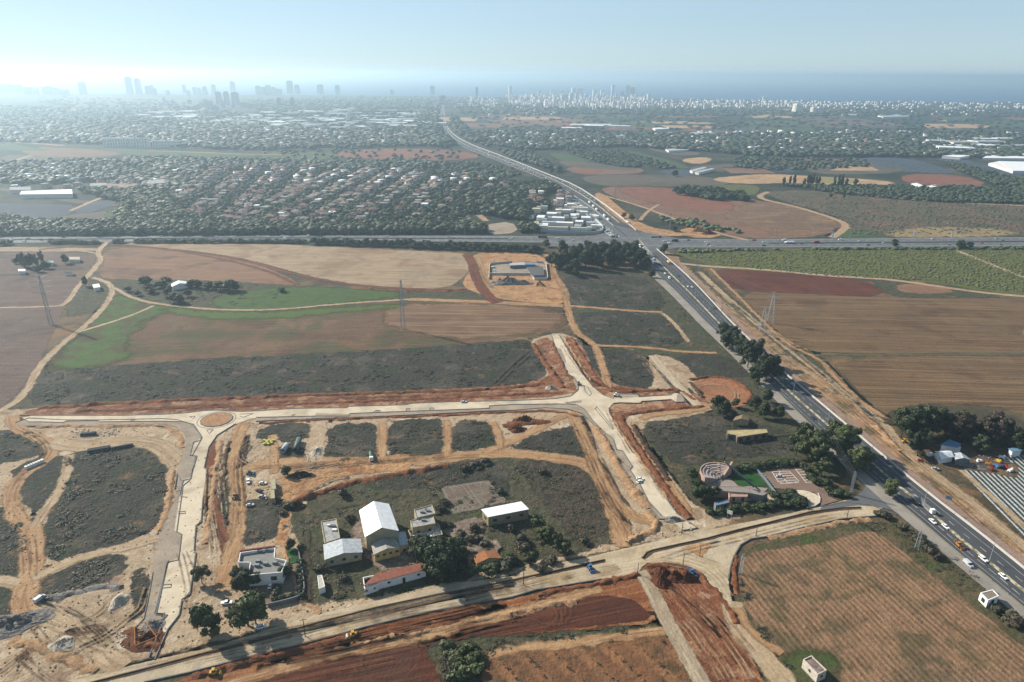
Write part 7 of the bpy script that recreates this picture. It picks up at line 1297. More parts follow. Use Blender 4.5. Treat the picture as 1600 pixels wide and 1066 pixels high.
for i in range(9):
    px, py = 414+(i % 5)*3.1, 690+(i//5)*4+(i % 2); x, y = P(px, py); m = MB(); m.box(-.9, .9, -.5, .5, 0, .9); m.box(-.7, .7, -.65, .65, .3, .6); o = m.build('plastic_crate', smat('yellow_plastic', c(200, 196, 96), .6, .1)); o.location = (x, y, .1); o.rotation_euler = (0, 0, random.uniform(0, 3)); tag(o, 'yellow plastic drum bundle, %s from the left in the material yard' % nth(i), 'crate', 'yellow bundles in the material yard')
for i, (px, py, mt, nm_) in enumerate([(1564, 716, WMETAL, 'white'), (1543, 727, ORG, 'orange'), (1560, 722, YELM, 'yellow'), (1556, 730, BLM, 'light blue'), (1566, 731, smat('deep_blue', c(50, 80, 150), .6), 'deep blue'), (1574, 733, smat('farm_red', c(180, 60, 60), .6), 'pink-red'), (1578, 737, WMETAL, 'big white'), (1530, 722, WMETAL, 'small white'), (1438, 722, smat('farm_red', c(180, 60, 60), .6), 'dark red'), (1548, 735, smat('farm_red', c(180, 60, 60), .6), 'red')]):
    x, y = P(px, py); m = MB(); m.box(-1.5, 1.5, -.9, .9, .5, 1.5, bev=.2); m.box(.6, 1.9, -.6, .6, .4, 2.2, bev=.15)
    for sx in (-1, 1.2):
        for sy in (-.8, .8): m.bar((sx, sy-.15, .5), (sx, sy+.15, .5), 1.0, n=10)
    m.bar((-1.5, 0, .7), (-2.9, 0, .5), .2); o = m.build('farm_trailer', mt); o.location = (x, y, .1); o.rotation_euler = (0, 0, random.uniform(0, 6)); o.scale = (.72, .72, .72); tag(o, nm_+' farm machine standing beside the striped plots', 'farm machine')
# ---- heaps of earth and rubble
def mound(px, py, wx, wy, h, mat, name, lb, seed=0, a=0, rough=.16):
    x, y = P(px, py); r = np.random.default_rng(seed+int(px)); n, k = 26, 9; v = [(0, 0, h)]; f = []
    ph = r.uniform(0, 6.28, 4)
    for j in range(1, k+1):
        t = j/k
        for i in range(n):
            q = 2*math.pi*i/n; ed = 1+.13*math.sin(3*q+ph[0])+.08*math.sin(5*q+ph[1]); z = h*max(0, (1-t)**1.1)*(1+rough*r.normal())-(.3 if j == k else 0); v.append((math.cos(q)*wx/2*t*ed, math.sin(q)*wy/2*t*ed, z))
    f += [(0, 1+i, 1+(i+1) % n) for i in range(n)]
    for j in range(k-1): f += [(1+j*n+i, 1+(j+1)*n+i, 1+(j+1)*n+(i+1) % n, 1+j*n+(i+1) % n) for i in range(n)]
    o = obj(name, v, f, mat, smooth=False); o.location = (x, y, .1); o.rotation_euler = (0, 0, a); return tag(o, lb, 'heap')
HRED = gmat('heap_dark_red', [c(110, 66, 48), c(134, 82, 58)], 2, bump=(.6, .3), rag=None); HGREY = gmat('rubble_grey', [c(120, 116, 112), c(160, 154, 148), c(96, 92, 90)], 1.6, [(c(190, 180, 170), 2, .58, .7)], bump=(.8, .8), rag=None); HTAN = gmat('heap_tan', [c(186, 138, 96), c(204, 160, 118)], 2, bump=(.6, .3), rag=None); HWH = gmat('heap_white', [c(184, 172, 156), c(204, 194, 178)], 2, bump=(.6, .3), rag=None)
for i, (px, py) in enumerate([(1035, 897), (1033, 911), (1055, 903), (1073, 904)]): mound(px, py, 7.5, 6.5, 3, HRED, 'earth_heap', ['farthest upper left', 'lower left', 'middle', 'rightmost'][i]+' of four dark red earth heaps below the junction', i)
mound(797, 443, 42, 14, 4.5, HGREY, 'rubble_heap', 'long grey rubble heap in front of the storage compound', 3, 0, .4); mound(843, 446, 10, 8, 4, HTAN, 'sand_heap', 'ochre sand heap right of the grey rubble', 1)
mound(1090, 362, 22, 12, 4, HTAN, 'earth_heap', 'ragged orange earth heap beyond the cross highway, left part', 5, 0, .4); mound(1108, 366, 20, 9, 3.5, HRED, 'earth_heap', 'ragged reddish earth heap beyond the cross highway, right part', 6, 0, .4)
mound(186, 940, 6, 9, 1.8, HWH, 'gravel_heap', 'white gravel heap in the lower left earth yard', 2); mound(97, 1008, 9, 8, 1.8, HWH, 'gravel_heap', 'pale gravel heap near the lower left corner', 2); mound(495, 745-38, 6, 12, 1.6, HWH, 'gravel_heap', 'pale sand spill beside the dark plots', 2); mound(860, 607, 7, 5, 1.8, HWH, 'gravel_heap', 'white gravel heap by the red bank west of the crossroads', 4); mound(240, 978, 8, 7, 1.5, HGREY, 'rubble_heap', 'grey rubble heap where the new road ends', 4); mound(1527, 736-6, 16, 5, 1.8, HGREY, 'soil_heap', 'grey soil heap between the striped plots', 4, -.3)
mound(1053, 813, 9, 5, 1.6, HGREY, 'rubble_heap', 'grey rubble heap at the end of the pale north-south road', 4); mound(820, 658, 14, 10, 2.2, HRED, 'earth_heap', 'red-brown spoil heap below the new east-west road', 9, 0, .4); mound(808, 672, 10, 7, 1.8, HRED, 'earth_heap', 'lower red-brown spoil heap below the new east-west road', 9, 0, .4)
mound(20, 975, 26, 12, 1.8, HGREY, 'soil_heap', 'long dark soil heap at the left edge', 9, .3, .4)
mound(472, 744, 13, 6, 2, gmat('heap_dark', [c(64, 54, 46), c(90, 74, 60)], 2, bump=(.6, .3), rag=None), 'soil_heap', 'dark brown soil heap beside the small tree on the ochre ground', 7, 0, .4); mound(464, 792, 8, 8, 1.6, gmat('heap_dark', [c(64, 54, 46)]*2, 2, rag=None), 'soil_heap', 'round dark soil heap above the lawn house', 7, 0, .4)
X, Y = P(449, 744); tree(X, Y, 5, 5, 'broad', FOLD, 'small dark tree beside the dark brown soil heap')
# ragged banks of earth along the cuttings
def bank(pts, w, h, mat, step=1.3):
    p, _ = resample(W2(pts, 1, False), step); n = offs(p); k = len(p); hh = np.abs(rng.normal(.6, .35, k)); hh = np.convolve(hh, np.ones(3)/3, 'same')*h; sh = np.convolve(rng.normal(0, .5, k), np.ones(3)/3, 'same')
    prof_ = [(-.5, -.15), (-.2, .75), (.05, 1), (.22, .7), (.5, -.15)]; V = []
    for f_, z_ in prof_: V.append(np.column_stack([p+n*(f_*w*(1+.3*rng.normal(size=k))+sh)[:, None], z_*hh*(1+.25*rng.normal(size=k))+.1]))
    v = np.stack(V, 1).reshape(-1, 3); q = len(prof_); i = (np.arange(k-1)[:, None]*q+np.arange(q-1)[None]).ravel(); f = np.column_stack([i, i+1, i+q+1, i+q]); o = obj('earth_bank', v, f.astype(np.int32), mat); o['kind'] = 'structure'; return o
BRED = gmat('bank_red', [c(124, 76, 52), c(150, 96, 68), c(170, 118, 86)], 3, bump=(1, .6), rag=None); BTAN = gmat('bank_tan', [c(176, 138, 102), c(196, 160, 124), c(150, 112, 84)], 3, bump=(1, .6), rag=None); BDK = gmat('bank_dark', [c(84, 66, 54), c(112, 90, 72)], 3, bump=(1, .6), rag=None)
for pts, w, h, m_ in [([(60, 638), (200, 629), (500, 617), (760, 610), (850, 600)], 4, 1.1, BRED), ([(120, 643), (300, 638), (500, 630), (700, 622), (880, 613)], 3, .7, BRED), ([(832, 538), (850, 565), (868, 590), (880, 606)], 4, 1.6, BRED), ([(862, 535), (874, 562), (886, 588)], 3, 1.2, BRED), ([(892, 528), (912, 560), (935, 595), (955, 612)], 3, 1.4, BRED), ([(882, 530), (900, 560), (924, 596)], 2, .8, BTAN), ([(960, 613), (1000, 612), (1060, 608), (1085, 625)], 3, 1.2, BRED),
    ([(975, 648), (1040, 640), (1100, 636)], 3, 1.0, BRED), ([(968, 650), (990, 690), (1020, 735), (1060, 790), (1078, 812)], 4, 1.6, BRED), ([(990, 665), (1012, 705), (1045, 752)], 3, 1.8, BDK), ([(955, 655), (980, 690), (1005, 725), (1045, 785)], 2.5, .9, BTAN), ([(930, 665), (950, 700), (985, 760), (1015, 795)], 5, 1.5, BTAN), ([(1078, 598), (1090, 612), (1098, 622)], 2.5, 1.5, BDK), ([(1078, 594), (1115, 588), (1150, 595), (1175, 615), (1165, 632)], 3, 1.2, BRED),
    ([(60, 667), (183, 666), (255, 664), (280, 678), (284, 700)], 3, .9, BTAN), ([(270, 735), (262, 790), (250, 830)], 3, .9, BTAN), ([(345, 690), (335, 740), (330, 800), (322, 850)], 3, .9, BTAN), ([(358, 690), (350, 740), (345, 790)], 2.5, .9, BDK), ([(405, 662), (500, 656), (600, 653), (700, 649), (780, 645), (860, 641), (905, 652)], 2.5, .8, BRED), ([(455, 786), (500, 770), (560, 752), (620, 742), (700, 728)], 4, 1.8, BRED), ([(440, 850), (470, 940), (500, 960)], 2, .6, BTAN),
    ([(1000, 900), (968, 905), (880, 922), (840, 930)], 3, 1, BRED), ([(1010, 885), (1050, 883), (1085, 892), (1112, 918), (1140, 950), (1150, 975)], 2.5, .9, BRED), ([(300, 1058), (400, 1032), (470, 1015), (560, 992)], 3, 1.2, BRED), ([(560, 1010), (660, 988), (760, 968), (860, 945), (900, 940)], 3, .9, BTAN), ([(60, 935), (110, 928), (160, 915), (190, 918)], 3, 1.2, HGREY), ([(20, 1000), (80, 1020), (150, 1050)], 4, 1.2, BTAN), ([(200, 985), (215, 1008), (250, 1012)], 4, 1.4, BRED), ([(1010, 800), (1030, 822), (1000, 840), (980, 850)], 4, 1.6, BTAN), ([(1200, 842), (1260, 828), (1310, 818), (1360, 812)], 3.5, .7, BTAN), ([(1360, 660), (1390, 690), (1410, 705)], 4, 1.5, BTAN), ([(728, 452), (700, 456), (640, 455), (560, 451)], 3, .7, BRED), ([(785, 666), (830, 660), (860, 660)], 5, 1.4, BRED), ([(1150, 868), (1148, 900), (1152, 930)], 2.5, 1.0, BRED)]:
    bank(pts, w, h, m_)
# ================================================================ PYLONS, POLES, LAMPS, WIRES
GALV = smat('galvanised_lattice', c(176, 184, 186), .6, .1, 3, spec=.4)
def pylon(px, py, top, lb, arms=4, width=.16, armw=9, rz=0, panels=9):
    x, y = P(px, py); h = hgt(px, py, top); o = empty('power_pylon', x, y, 0, rz, lb, 'pylon'); m = MB(); b = h*width/2; tb = .7 if h > 15 else .45; r = max(.1, min(.24, h*.0075))
    lv = [(1-(1-i/panels)**1.0) for i in range(panels+1)]; hw = lambda t: b*(1-t)**1.5+tb*(1-(1-t)**1.5)*(.55 if t > .85 else 1)
    cs = [(-1, -1), (1, -1), (1, 1), (-1, 1)]
    for i in range(panels):
        t0, t1 = lv[i], lv[i+1]; w0, w1 = hw(t0), hw(t1)
        for j in range(4):
            a, c2 = cs[j], cs[(j+1) % 4]; m.bar((a[0]*w0, a[1]*w0, t0*h), (a[0]*w1, a[1]*w1, t1*h), r, n=3)
            m.bar((a[0]*w0, a[1]*w0, t0*h), (c2[0]*w1, c2[1]*w1, t1*h), r*.5, n=3); m.bar((c2[0]*w0, c2[1]*w0, t0*h), (a[0]*w1, a[1]*w1, t1*h), r*.5, n=3)
            m.bar((a[0]*w1, a[1]*w1, t1*h), (c2[0]*w1, c2[1]*w1, t1*h), r*.5, n=3)
    m.build('mast', GALV, o); tips = []
    for k in range(arms):
        z = h*(.98-k*.42/max(arms, 1)) if arms > 1 else h*.9; aw = armw*(.7 if k == 0 else 1)/2; q = MB()
        for s_ in (-1, 1): q.bar((s_*.3, 0, z-.8), (s_*aw, 0, z), r*.8, n=3); q.bar((s_*.3, 0, z+.5), (s_*aw, 0, z), r*.6, n=3); tips.append((s_*aw, 0, z))
        q.bar((-.4, 0, z-.7), (.4, 0, z-.7), r, n=3); q.build('cross_arm', GALV, o)
    return o, [Matrix.Translation((x, y, 0)) @ Matrix.Rotation(rz, 4, 'Z') @ Vector(t) for t in tips]
PY = {}
for k, a in dict(a=(630, 514, 437, 'slender power pylon in the middle of the mixed field', 5, .07, 5, R(85)), b=(80, 507, 430, 'tall power pylon with four long cross arms on the ploughed field at left', 4, .06, 13, R(25)), c=(1203, 504, 456, 'taller of two lattice pylons between highway and tilled field', 3, .22, 8, R(-35)), d=(1190, 520, 479, 'shorter of two lattice pylons between highway and tilled field', 3, .22, 7, R(-35)), e=(1089, 428, 396, 'lattice pylon at the corner of the vineyard field', 2, .18, 5, R(60)), f=(1393, 268, 246, 'hazy lattice pylon behind the net fields', 3, .12, 8, R(60)), g=(1571, 278, 266, 'hazy lattice pylon in front of the white greenhouse', 2, .14, 6, R(60)),
        h=(961, 316, 291, 'thin lattice mast beside the far highway', 2, .05, 6, R(40)), i=(893, 272, 255, 'hazy pylon beside the far highway', 2, .08, 6, R(40)), j=(1432, 858, 828, 'small lattice pole in the bushes beside the highway shoulder', 1, .16, 3, R(-35)), k=(1157, 897, 866, 'small blue-grey lattice pole at the corner of the rowed field', 1, .12, 3, R(-20)), l=(1329, 772, 737, 'broad lattice pole with cross arm beside the car park', 1, .07, 3.5, R(10)), m=(1600, 525, 500, 'lattice pylon at the right edge on the tilled field', 2, .2, 6, R(20)), n=(1046, 361, 333, 'thin mast behind the grove by the crossroads', 2, .05, 5, R(20)), q=(1056, 181, 172, 'distant pylon in the far fields', 2, .1, 6, 0), s=(1556, 181, 164, 'distant pylon at the far right', 2, .1, 8, 0)).items():
    PY[k] = pylon(*a)
def wire(a, b, sag=2.0, r=.05):
    a = Vector(a); b = Vector(b); m = MB(); n = 14; pr = a
    for i in range(1, n+1): t = i/n; p = a.lerp(b, t)-Vector((0, 0, sag*4*t*(1-t))); m.bar(pr, p, r*2, n=3); pr = p
    return m
WM = smat('cable', (.09, .09, .09, 1), .6, .05)
def wires(A, B, lb, sag=3, r=.05):
    m = MB()
    for a, b in zip(A, B): w = wire(a, b, sag, r); m.add(w.v, w.f)
    o = m.build('power_line', WM); o['kind'] = 'stuff'; o['label'] = lb
wires(PY['c'][1], PY['e'][1]+PY['e'][1], 'fine cables from the lattice pylons toward the vineyard', 3, .045)
wires(PY['b'][1][:8], PY['a'][1][:8], 'fine cables between the two pylons of the fields', 9, .03)
POLES = [(818, 915, 886, 'wooden pole on the unpaved road near the dense ficus'), (477, 995, 967, 'wooden pole beside the trench near the eucalyptus'), (729, 940, 918, 'wooden pole by the trench in tree shadow'), (1067, 884, 864, 'short rusty pole at the edge of the junction'), (1093, 870, 853, 'thin pole on the traffic island'), (1065, 833, 818, 'thin pole above the junction'), (1181, 838, 826, 'thin post at the curved kerb'), (996, 898, 880, 'leaning pole where the gravel road begins'), (1322, 815, 797, 'dark stump pole beside the verge'), (1127, 489, 473, 'pole beside the highway shoulder'), (1070, 500, 484, 'pole in the scrub left of the highway'), (1183, 608, 592, 'pole under the trees left of the highway')]
for px, py, ty, lb in POLES:
    x, y = P(px, py); h = hgt(px, py, ty); o = empty('utility_pole', x, y, .1, R(15), lb, 'pole'); m = MB(); m.bar((0, 0, -.1), (0, 0, h), .3, w2=.2, n=8); m.build('pole', WOOD, o)
    if h > 6: m = MB(); m.box(-1, 1, -.06, .06, h-.6, h-.45); m.build('cross_arm', WOOD, o)
def pt(px, py, ty): x, y = P(px, py); return (x, y, hgt(px, py, ty))
W_ = [pt(477, 995, 967), pt(729, 940, 918), pt(818, 915, 886), pt(996, 898, 880), pt(1067, 884, 864)]
for a, b in zip(W_[:-1], W_[1:]): wires([a], [b], 'cable between wooden poles along the unpaved road', 1.2, .03)
A = PY['l'][1][0]
J = PY['j'][1][0]
wires([Vector(A)+Vector((dx, 0, 0)) for dx in (-1, 0, 1, 2)], [Vector((*P(1270, 700), 17))+Vector((dx*1.3, 0, 0)) for dx in (-1, 0, 1, 2)], 'bundle of cables from the concrete pole over the trees', 1, .04)
wires([Vector(A)+Vector((dx, 0, 0)) for dx in (-1, 0, 1)], [Vector(J)+Vector((dx, 0, 0)) for dx in (-1, 0, 1)], 'cables from the concrete pole to the small lattice pole', 1.5, .035)
wires([Vector(J)+Vector((dx, 0, 0)) for dx in (-1, 0, 1)], [Vector((*P(1640, 1010), 10))+Vector((dx, 0, 0)) for dx in (-1, 0, 1)], 'cables running from the small lattice pole toward the lower right', 1.5, .035)
lpm = MB(); lpm.bar((0, 0, 0), (0, 0, 9.6), .24, w2=.14, n=8); LPM = bm_mesh(lpm, 'lamp_post', [GALV]); lam = MB(); lam.bar((0, 0, 9.5), (-1.4, 0, 9.9), .12, n=5); lam.bar((0, 0, 9.5), (1.4, 0, 9.9), .12, n=5); LAM = bm_mesh(lam, 'lamp_arm', [GALV]); lhm = MB(); lhm.box(-.35, .35, -.15, .15, -.06, .08, bev=.05); LHM = bm_mesh(lhm, 'lamp_head', [STEEL])
def lampp(x, y, a, lb, grp):
    o = empty('street_lamp', x, y, .3, a, lb, 'street lamp', grp); sub('post', LPM, o); sub('arm', LAM, o)
    for s_ in (-1.6, 1.6): sub('lamp_head', LHM, o, (s_, 0, 9.92))
mdc = between(MD, MD, 0, 900); d = np.r_[0, np.cumsum(np.linalg.norm(np.diff(mdc, axis=0), axis=1))]; k = 0; s_ = d[-1]-20
lm0 = nearest(mdc, P(1548.8, 881)); s_ = d[lm0]+35*2
while s_ > 0 and k < 30:
    x, y = np.interp(s_, d, mdc[:, 0]), np.interp(s_, d, mdc[:, 1]); i = nearest(mdc, (x, y))
    if y > 150: lampp(x, y, dirat(mdc, i)+math.pi/2, 'grey double-armed street lamp, %s along the median from the lower right corner' % nth(k), 'street lamps on the median of the highway'); k += 1
    s_ -= 35
k = 0
for j_, (cv, nm_) in enumerate(((between(XT, XB, -.06, 600), 'back'), (between(XT, XB, 1.06, 600), 'front'))):
    d = np.r_[0, np.cumsum(np.linalg.norm(np.diff(cv, axis=0), axis=1))]; k = 0; s_ = 40
    while s_ < d[-1]:
        x, y = np.interp(s_, d, cv[:, 0]), np.interp(s_, d, cv[:, 1])
        if abs(x)/y < .77 and not (180 < x < 245): lampp(x, y, R(90), 'thin street lamp, %s from the left along the %s edge of the cross highway' % (nth(k), nm_), 'street lamps along the cross highway'); k += 1
        s_ += 42
# road signs
for px, py, lb, mt in [(1480, 787, 'blue direction sign on two posts seen from behind beside the footpath', BLUEC), (1139, 797+13, 'small white oval banner sign at the garden corner', WP)]:
    x, y = P(px, py); o = empty('road_sign', x, y, .1, R(-35), lb, 'sign'); m = MB(); m.bar((-.7, 0, 0), (-.7, 0, 3.6), .14, n=6); m.build('post', GALV, o); m = MB(); m.bar((.7, 0, 0), (.7, 0, 3.6), .14, n=6); m.build('post', GALV, o); m = MB(); m.box(-1.1, 1.1, -.05, .05, 1.9, 3.6); m.build('sign_board', mt, o)
for px, py in [(1428, 372), (1487, 372), (1300, 374)]:
    x, y = P(px, py); m = MB(); m.box(-1.2, 1.2, -.08, .08, 2, 7); m.bar((0, .1, 0), (0, .1, 7), .2, n=6); o = m.build('billboard', WP); o.location = (x, y, .1); tag(o, {1428: 'tall white sign board, middle one behind the cross highway at right', 1487: 'tall white sign board, rightmost one behind the cross highway', 1300: 'low white sign board, leftmost one behind the cross highway'}[px], 'sign')
# timber frame round the excavation at the end of the new road
fr = empty('barrier_frame', *P(228, 990), .2, 0, 'orange timber barrier frame round the pit where the new road ends', 'barrier'); o0 = Vector((*P(228, 990), 0))
for a, b in [((212, 1012), (211, 984)), ((211, 984), (228, 976)), ((228, 976), (246, 1000)), ((246, 1000), (212, 1014))]:
    A, B = Vector((*P(*a), 1.0))-o0, Vector((*P(*b), 1.0))-o0; m = MB(); m.bar(A, B, .25); m.bar(A, A-Vector((0, 0, 1.1)), .2); m.build('rail', smat('orange_timber', c(196, 132, 70), .8), fr)
mound(229, 1000, 14, 12, .9, HRED, 'earth_heap', 'broken red earth inside the orange timber frame', 3, 0, .6)
# ================================================================ WHEEL MARKS, RUTS, WORN PATCHES
RUTL = track_mat('pale_wheel_marks', c(206, 182, 150), c(190, 158, 122), c(216, 196, 168), rag=(2.5, .5, .7), op=.6)
RUTD = track_mat('dark_wheel_marks', c(126, 96, 72), c(146, 112, 84), c(108, 82, 62), rag=(2.5, .5, .7), op=.6)
RUTR = track_mat('red_wheel_marks', c(140, 92, 66), c(158, 108, 80), c(124, 78, 56), rag=(2.5, .4, .6), op=.55)
RUTS = track_mat('scrub_paths', c(96, 84, 70), c(112, 98, 82), c(84, 76, 64), rag=(4, .9, .9), op=.7)
def ruts(pts, mat, n=3, spread=2.5, w=.5, z=None):
    base = W2(pts, 2, False)
    for i in range(max(2, int(n*.7))):
        off = random.uniform(-spread, spread); q, _ = resample(base, 8); nn = offs(q); wob = np.convolve(rng.normal(0, 1.0, len(q)+4), np.ones(5)/5, 'valid'); q = q+nn*(off+wob)[:, None]
        a0, a1 = random.uniform(0, .25), random.uniform(.7, 1); k = len(q); q = q[int(a0*k):max(int(a1*k), int(a0*k)+4)]
        if len(q) < 4: continue
        nn = offs(q)
        for s_ in (-.9, .9): ribbon('wheel_rut', q+nn*s_, w, mat, z=z, world=True, margin=.7, step=3)
for pts, m_, n, sp in [([(100, 690), (160, 694), (230, 690), (270, 715)], RUTL, 5, 6), ([(60, 950), (110, 965), (150, 1000), (180, 1040)], RUTL, 6, 6), ([(60, 975), (90, 1010), (130, 1040), (200, 1045)], RUTD, 6, 9), ([(40, 840), (48, 880), (38, 930)], RUTD, 4, 3), ([(20, 668), (70, 690), (76, 715), (20, 755), (18, 800)], RUTD, 4, 2.5), ([(100, 1000), (160, 975), (200, 940), (195, 925)], RUTL, 5, 8), ([(20, 1060), (80, 1010), (160, 1000)], RUTD, 6, 9),
    ([(380, 680), (366, 730), (372, 790), (355, 890)], RUTD, 5, 2.5), ([(380, 735), (470, 730), (575, 722), (700, 714), (830, 710)], RUTD, 7, 3.5), ([(400, 760), (480, 745), (560, 730)], RUTL, 8, 7), ([(440, 780), (480, 760), (540, 740)], RUTD, 7, 6), ([(335, 700), (330, 780), (345, 860), (345, 940)], RUTL, 6, 5), ([(300, 860), (320, 920), (310, 960), (280, 1000)], RUTD, 4, 4), ([(400, 690), (380, 700), (390, 722), (430, 728)], RUTL, 4, 3),
    ([(900, 650), (930, 720), (970, 800), (1010, 825)], RUTD, 6, 4), ([(940, 770), (975, 830), (985, 850)], RUTD, 5, 4), ([(955, 640), (990, 700), (1040, 770), (1075, 815)], RUTR, 5, 3), ([(880, 540), (905, 580), (930, 605), (1000, 612), (1070, 615)], RUTR, 5, 3), ([(40, 646), (250, 636), (500, 624), (760, 613), (880, 605)], RUTR, 8, 3.5), ([(1005, 560), (1040, 600), (1085, 630)], RUTL, 5, 5), ([(1085, 605), (1120, 600), (1160, 620), (1120, 635), (1090, 618)], RUTL, 4, 4),
    ([(120, 1060), (400, 1000), (700, 938), (900, 888), (1000, 862)], RUTL, 6, 3), ([(180, 1065), (400, 1014), (700, 945), (920, 900), (1000, 885)], RUTD, 5, 2.5), ([(1010, 878), (1080, 858), (1160, 838), (1250, 815), (1350, 798)], RUTL, 4, 3), ([(1030, 870), (1100, 880), (1130, 920), (1142, 960)], RUTL, 5, 4), ([(1100, 850), (1140, 850), (1160, 835)], RUTD, 4, 4),
    ([(1020, 890), (1060, 920), (1100, 950), (1150, 1010), (1200, 1066)], RUTR, 9, 7), ([(1040, 960), (1080, 1000), (1120, 1066)], RUTL, 3, 6), ([(1110, 960), (1150, 1000), (1190, 1060)], RUTL, 3, 5), ([(300, 1075), (450, 1040), (600, 1010), (760, 975), (900, 945)], RUTR, 7, 3), ([(360, 1050), (500, 1012), (700, 968), (900, 920)], RUTR, 6, 2.5),
    ([(420, 1066), (560, 1040), (660, 1018)], RUTR, 5, 6), ([(700, 998), (780, 975), (850, 955), (900, 948)], RUTR, 4, 4), ([(740, 400), (750, 430), (780, 470)], RUTD, 5, 5), ([(780, 398), (830, 392), (850, 402)], RUTL, 4, 4), ([(860, 420), (884, 450), (888, 480)], RUTD, 4, 5), ([(1130, 465), (1220, 535), (1330, 625), (1440, 725), (1560, 820)], RUTL, 6, 3.5), ([(1060, 415), (1150, 480), (1240, 560), (1340, 650)], RUTL, 4, 3), ([(1280, 590), (1350, 660), (1450, 745), (1600, 880)], RUTD, 4, 4)]:
    ruts(pts, m_, n, sp, z=.29 if m_ is RUTL and pts[0][1] > 1050 else None)
# tractor circles
for cx, cy, r in ((604, 1030, 7), (604, 1030, 9), (838, 962, 6), (838, 962, 7.6), (858, 955, 5), (858, 955, 6.5)):
    X, Y = P(cx, cy); a0 = random.uniform(0, 6); q = np.array([(X+r*1.1*math.cos(a0+t*.2), Y+r*math.sin(a0+t*.2)) for t in range(26)]); ribbon('wheel_rut', q, .35, RUTR, world=True, margin=.5, step=2)
for pts, w in [([(606, 694), (650, 684), (694, 684)], .9), ([(510, 690), (550, 700), (590, 705)], 1), ([(330, 570), (420, 590), (560, 600), (700, 590)], 1), ([(770, 600), (800, 570), (830, 545)], 1.6), ([(776, 603), (806, 573), (836, 548)], 1.2), ([(910, 500), (960, 520), (1030, 540)], .9), ([(150, 850), (180, 835), (235, 828)], 1), ([(840, 760), (900, 770), (950, 810)], 1), ([(500, 800), (600, 780), (690, 740)], 1.2), ([(1010, 690), (1100, 690), (1240, 680)], 1.1), ([(945, 590), (985, 575), (1015, 575)], 1), ([(760, 850), (830, 840), (930, 845)], 1), ([(480, 830), (482, 940)], 1.6), ([(470, 850), (474, 945)], 3.0)]:
    ribbon('footpath', pts, w, RUTS, margin=1.6)
# bare patches and scattered rubble in the site and the school yard
for pts in [[(595, 855), (640, 850), (665, 870), (640, 892), (585, 895), (575, 870)], [(690, 850), (740, 835), (790, 850), (770, 872), (720, 880)], [(560, 800), (600, 860), (575, 880), (548, 840)], [(735, 810), (760, 812), (745, 840), (700, 845), (690, 830)]]:
    sheet('bare_ground', pts, gmat('school_yard', [c(138, 120, 106), c(160, 142, 126), c(124, 104, 92)], 4, [(c(190, 180, 168), 3, .6, .7), (c(96, 96, 74), 6, .57, .6)], bump=(1, .5), rag=(4, 4, 1.5)), g=1.6)
RB = []
for poly, n in [([(590, 862), (650, 858), (660, 880), (600, 895)], 160), ([(700, 815), (760, 812), (750, 850), (700, 850)], 90), ([(110, 672), (190, 668), (188, 682), (112, 684)], 160), ([(410, 752), (425, 752), (425, 780), (408, 782)], 60), ([(170, 985), (250, 975), (250, 1010), (190, 1015)], 140), ([(985, 835), (1080, 822), (1090, 832), (1000, 848)], 80), ([(975, 650), (1060, 800), (1050, 800), (968, 660)], 120), ([(880, 545), (930, 610), (925, 612), (872, 548)], 90), ([(862, 535), (898, 600), (888, 602), (858, 540)], 100), ([(400, 668), (420, 690), (405, 700), (395, 680)], 40), ([(1490, 700), (1590, 720), (1580, 740), (1500, 728)], 120), ([(470, 700), (500, 695), (500, 740), (480, 745)], 120), ([(140, 445), (160, 445), (150, 470), (125, 472)], 60), ([(1038, 338), (1062, 345), (1050, 352), (1030, 345)], 40), ([(755, 448), (850, 438), (850, 450), (780, 450)], 60)]:
    RB += [P(*p) for p in inpoly(poly, n)]
RB = np.array(RB); kk = .3+rng.power(.5, len(RB))*1.0
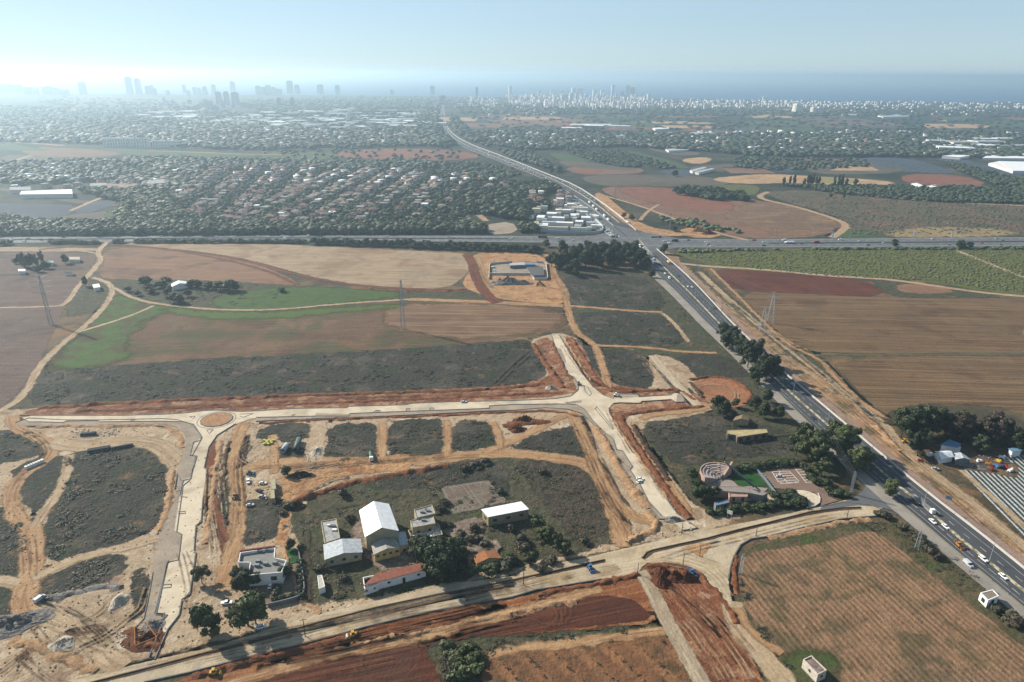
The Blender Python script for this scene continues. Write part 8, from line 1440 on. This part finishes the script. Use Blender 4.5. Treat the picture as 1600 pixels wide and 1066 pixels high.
merge('scattered_rubble', TINY, RB, .45*kk, .75*kk, gmat('rubble_bits', [c(150, 136, 122), c(206, 198, 186), c(110, 96, 86)], 2.2, bump=(.5, .1), rag=None, fine=(.6, .2)), 'scattered stones, debris and building rubble on the site')
# orchard plot: rows of small bare shrubs
A = ang((800, 1010), (850, 1062)); w = W2([(745, 1030), (790, 1018), (900, 1012), (1000, 998), (1046, 990), (1062, 1030), (1090, 1090), (760, 1100)]); cx, cy = w.mean(0); pts = []
for i in range(-30, 31):
    for j in range(-60, 61):
        if random.random() < .85: pts.append((cx+math.cos(A)*j*2.1-math.sin(A)*(i*7.5+random.uniform(-.5, .5)), cy+math.sin(A)*j*2.1+math.cos(A)*(i*7.5+random.uniform(-.5, .5))))
pts = np.array(pts); pts = pts[sdist(pts, w) > 1.5]; kk = rng.uniform(.5, 1.3, len(pts)); merge('orchard_shrubs', TUFT, pts, 1.1*kk, 1.5*kk, FOLO, 'rows of small dry orchard shrubs in the bottom plot')

ribbon('gravel_road', [(1019, 556), (1034, 574), (1056, 600), (1074, 618), (1090, 634)], 5.2, track_mat('stub_gravel', c(200, 184, 158), c(186, 168, 142), c(208, 194, 170), rag=(3, .5, .5)), z=.2)
# ================================================================ HAZE
def haze():
    m = bpy.data.materials.new('haze_air'); m.use_nodes = True; t = m.node_tree
    t.nodes.remove(t.nodes['Principled BSDF']); pv = t.nodes.new('ShaderNodeVolumePrincipled')
    pv.inputs['Color'].default_value = (.62, .84, 1, 1); pv.inputs['Density'].default_value = 0.00017; pv.inputs['Anisotropy'].default_value = .5
    t.links.new(pv.outputs[0], t.nodes['Material Output'].inputs['Volume'])
    x0, x1, y0, y1, z0, z1 = -125000, 125000, -1500, 125000, -1.5, 190
    v = [(x0, y0, z0), (x1, y0, z0), (x1, y1, z0), (x0, y1, z0), (x0, y0, z1), (x1, y0, z1), (x1, y1, z1), (x0, y1, z1)]
    o = obj('haze', v, [(0, 3, 2, 1), (4, 5, 6, 7), (0, 1, 5, 4), (1, 2, 6, 5), (2, 3, 7, 6), (3, 0, 4, 7)], m)
    o['kind'] = 'stuff'; o['label'] = 'thin pale haze lying over the whole landscape'
haze()
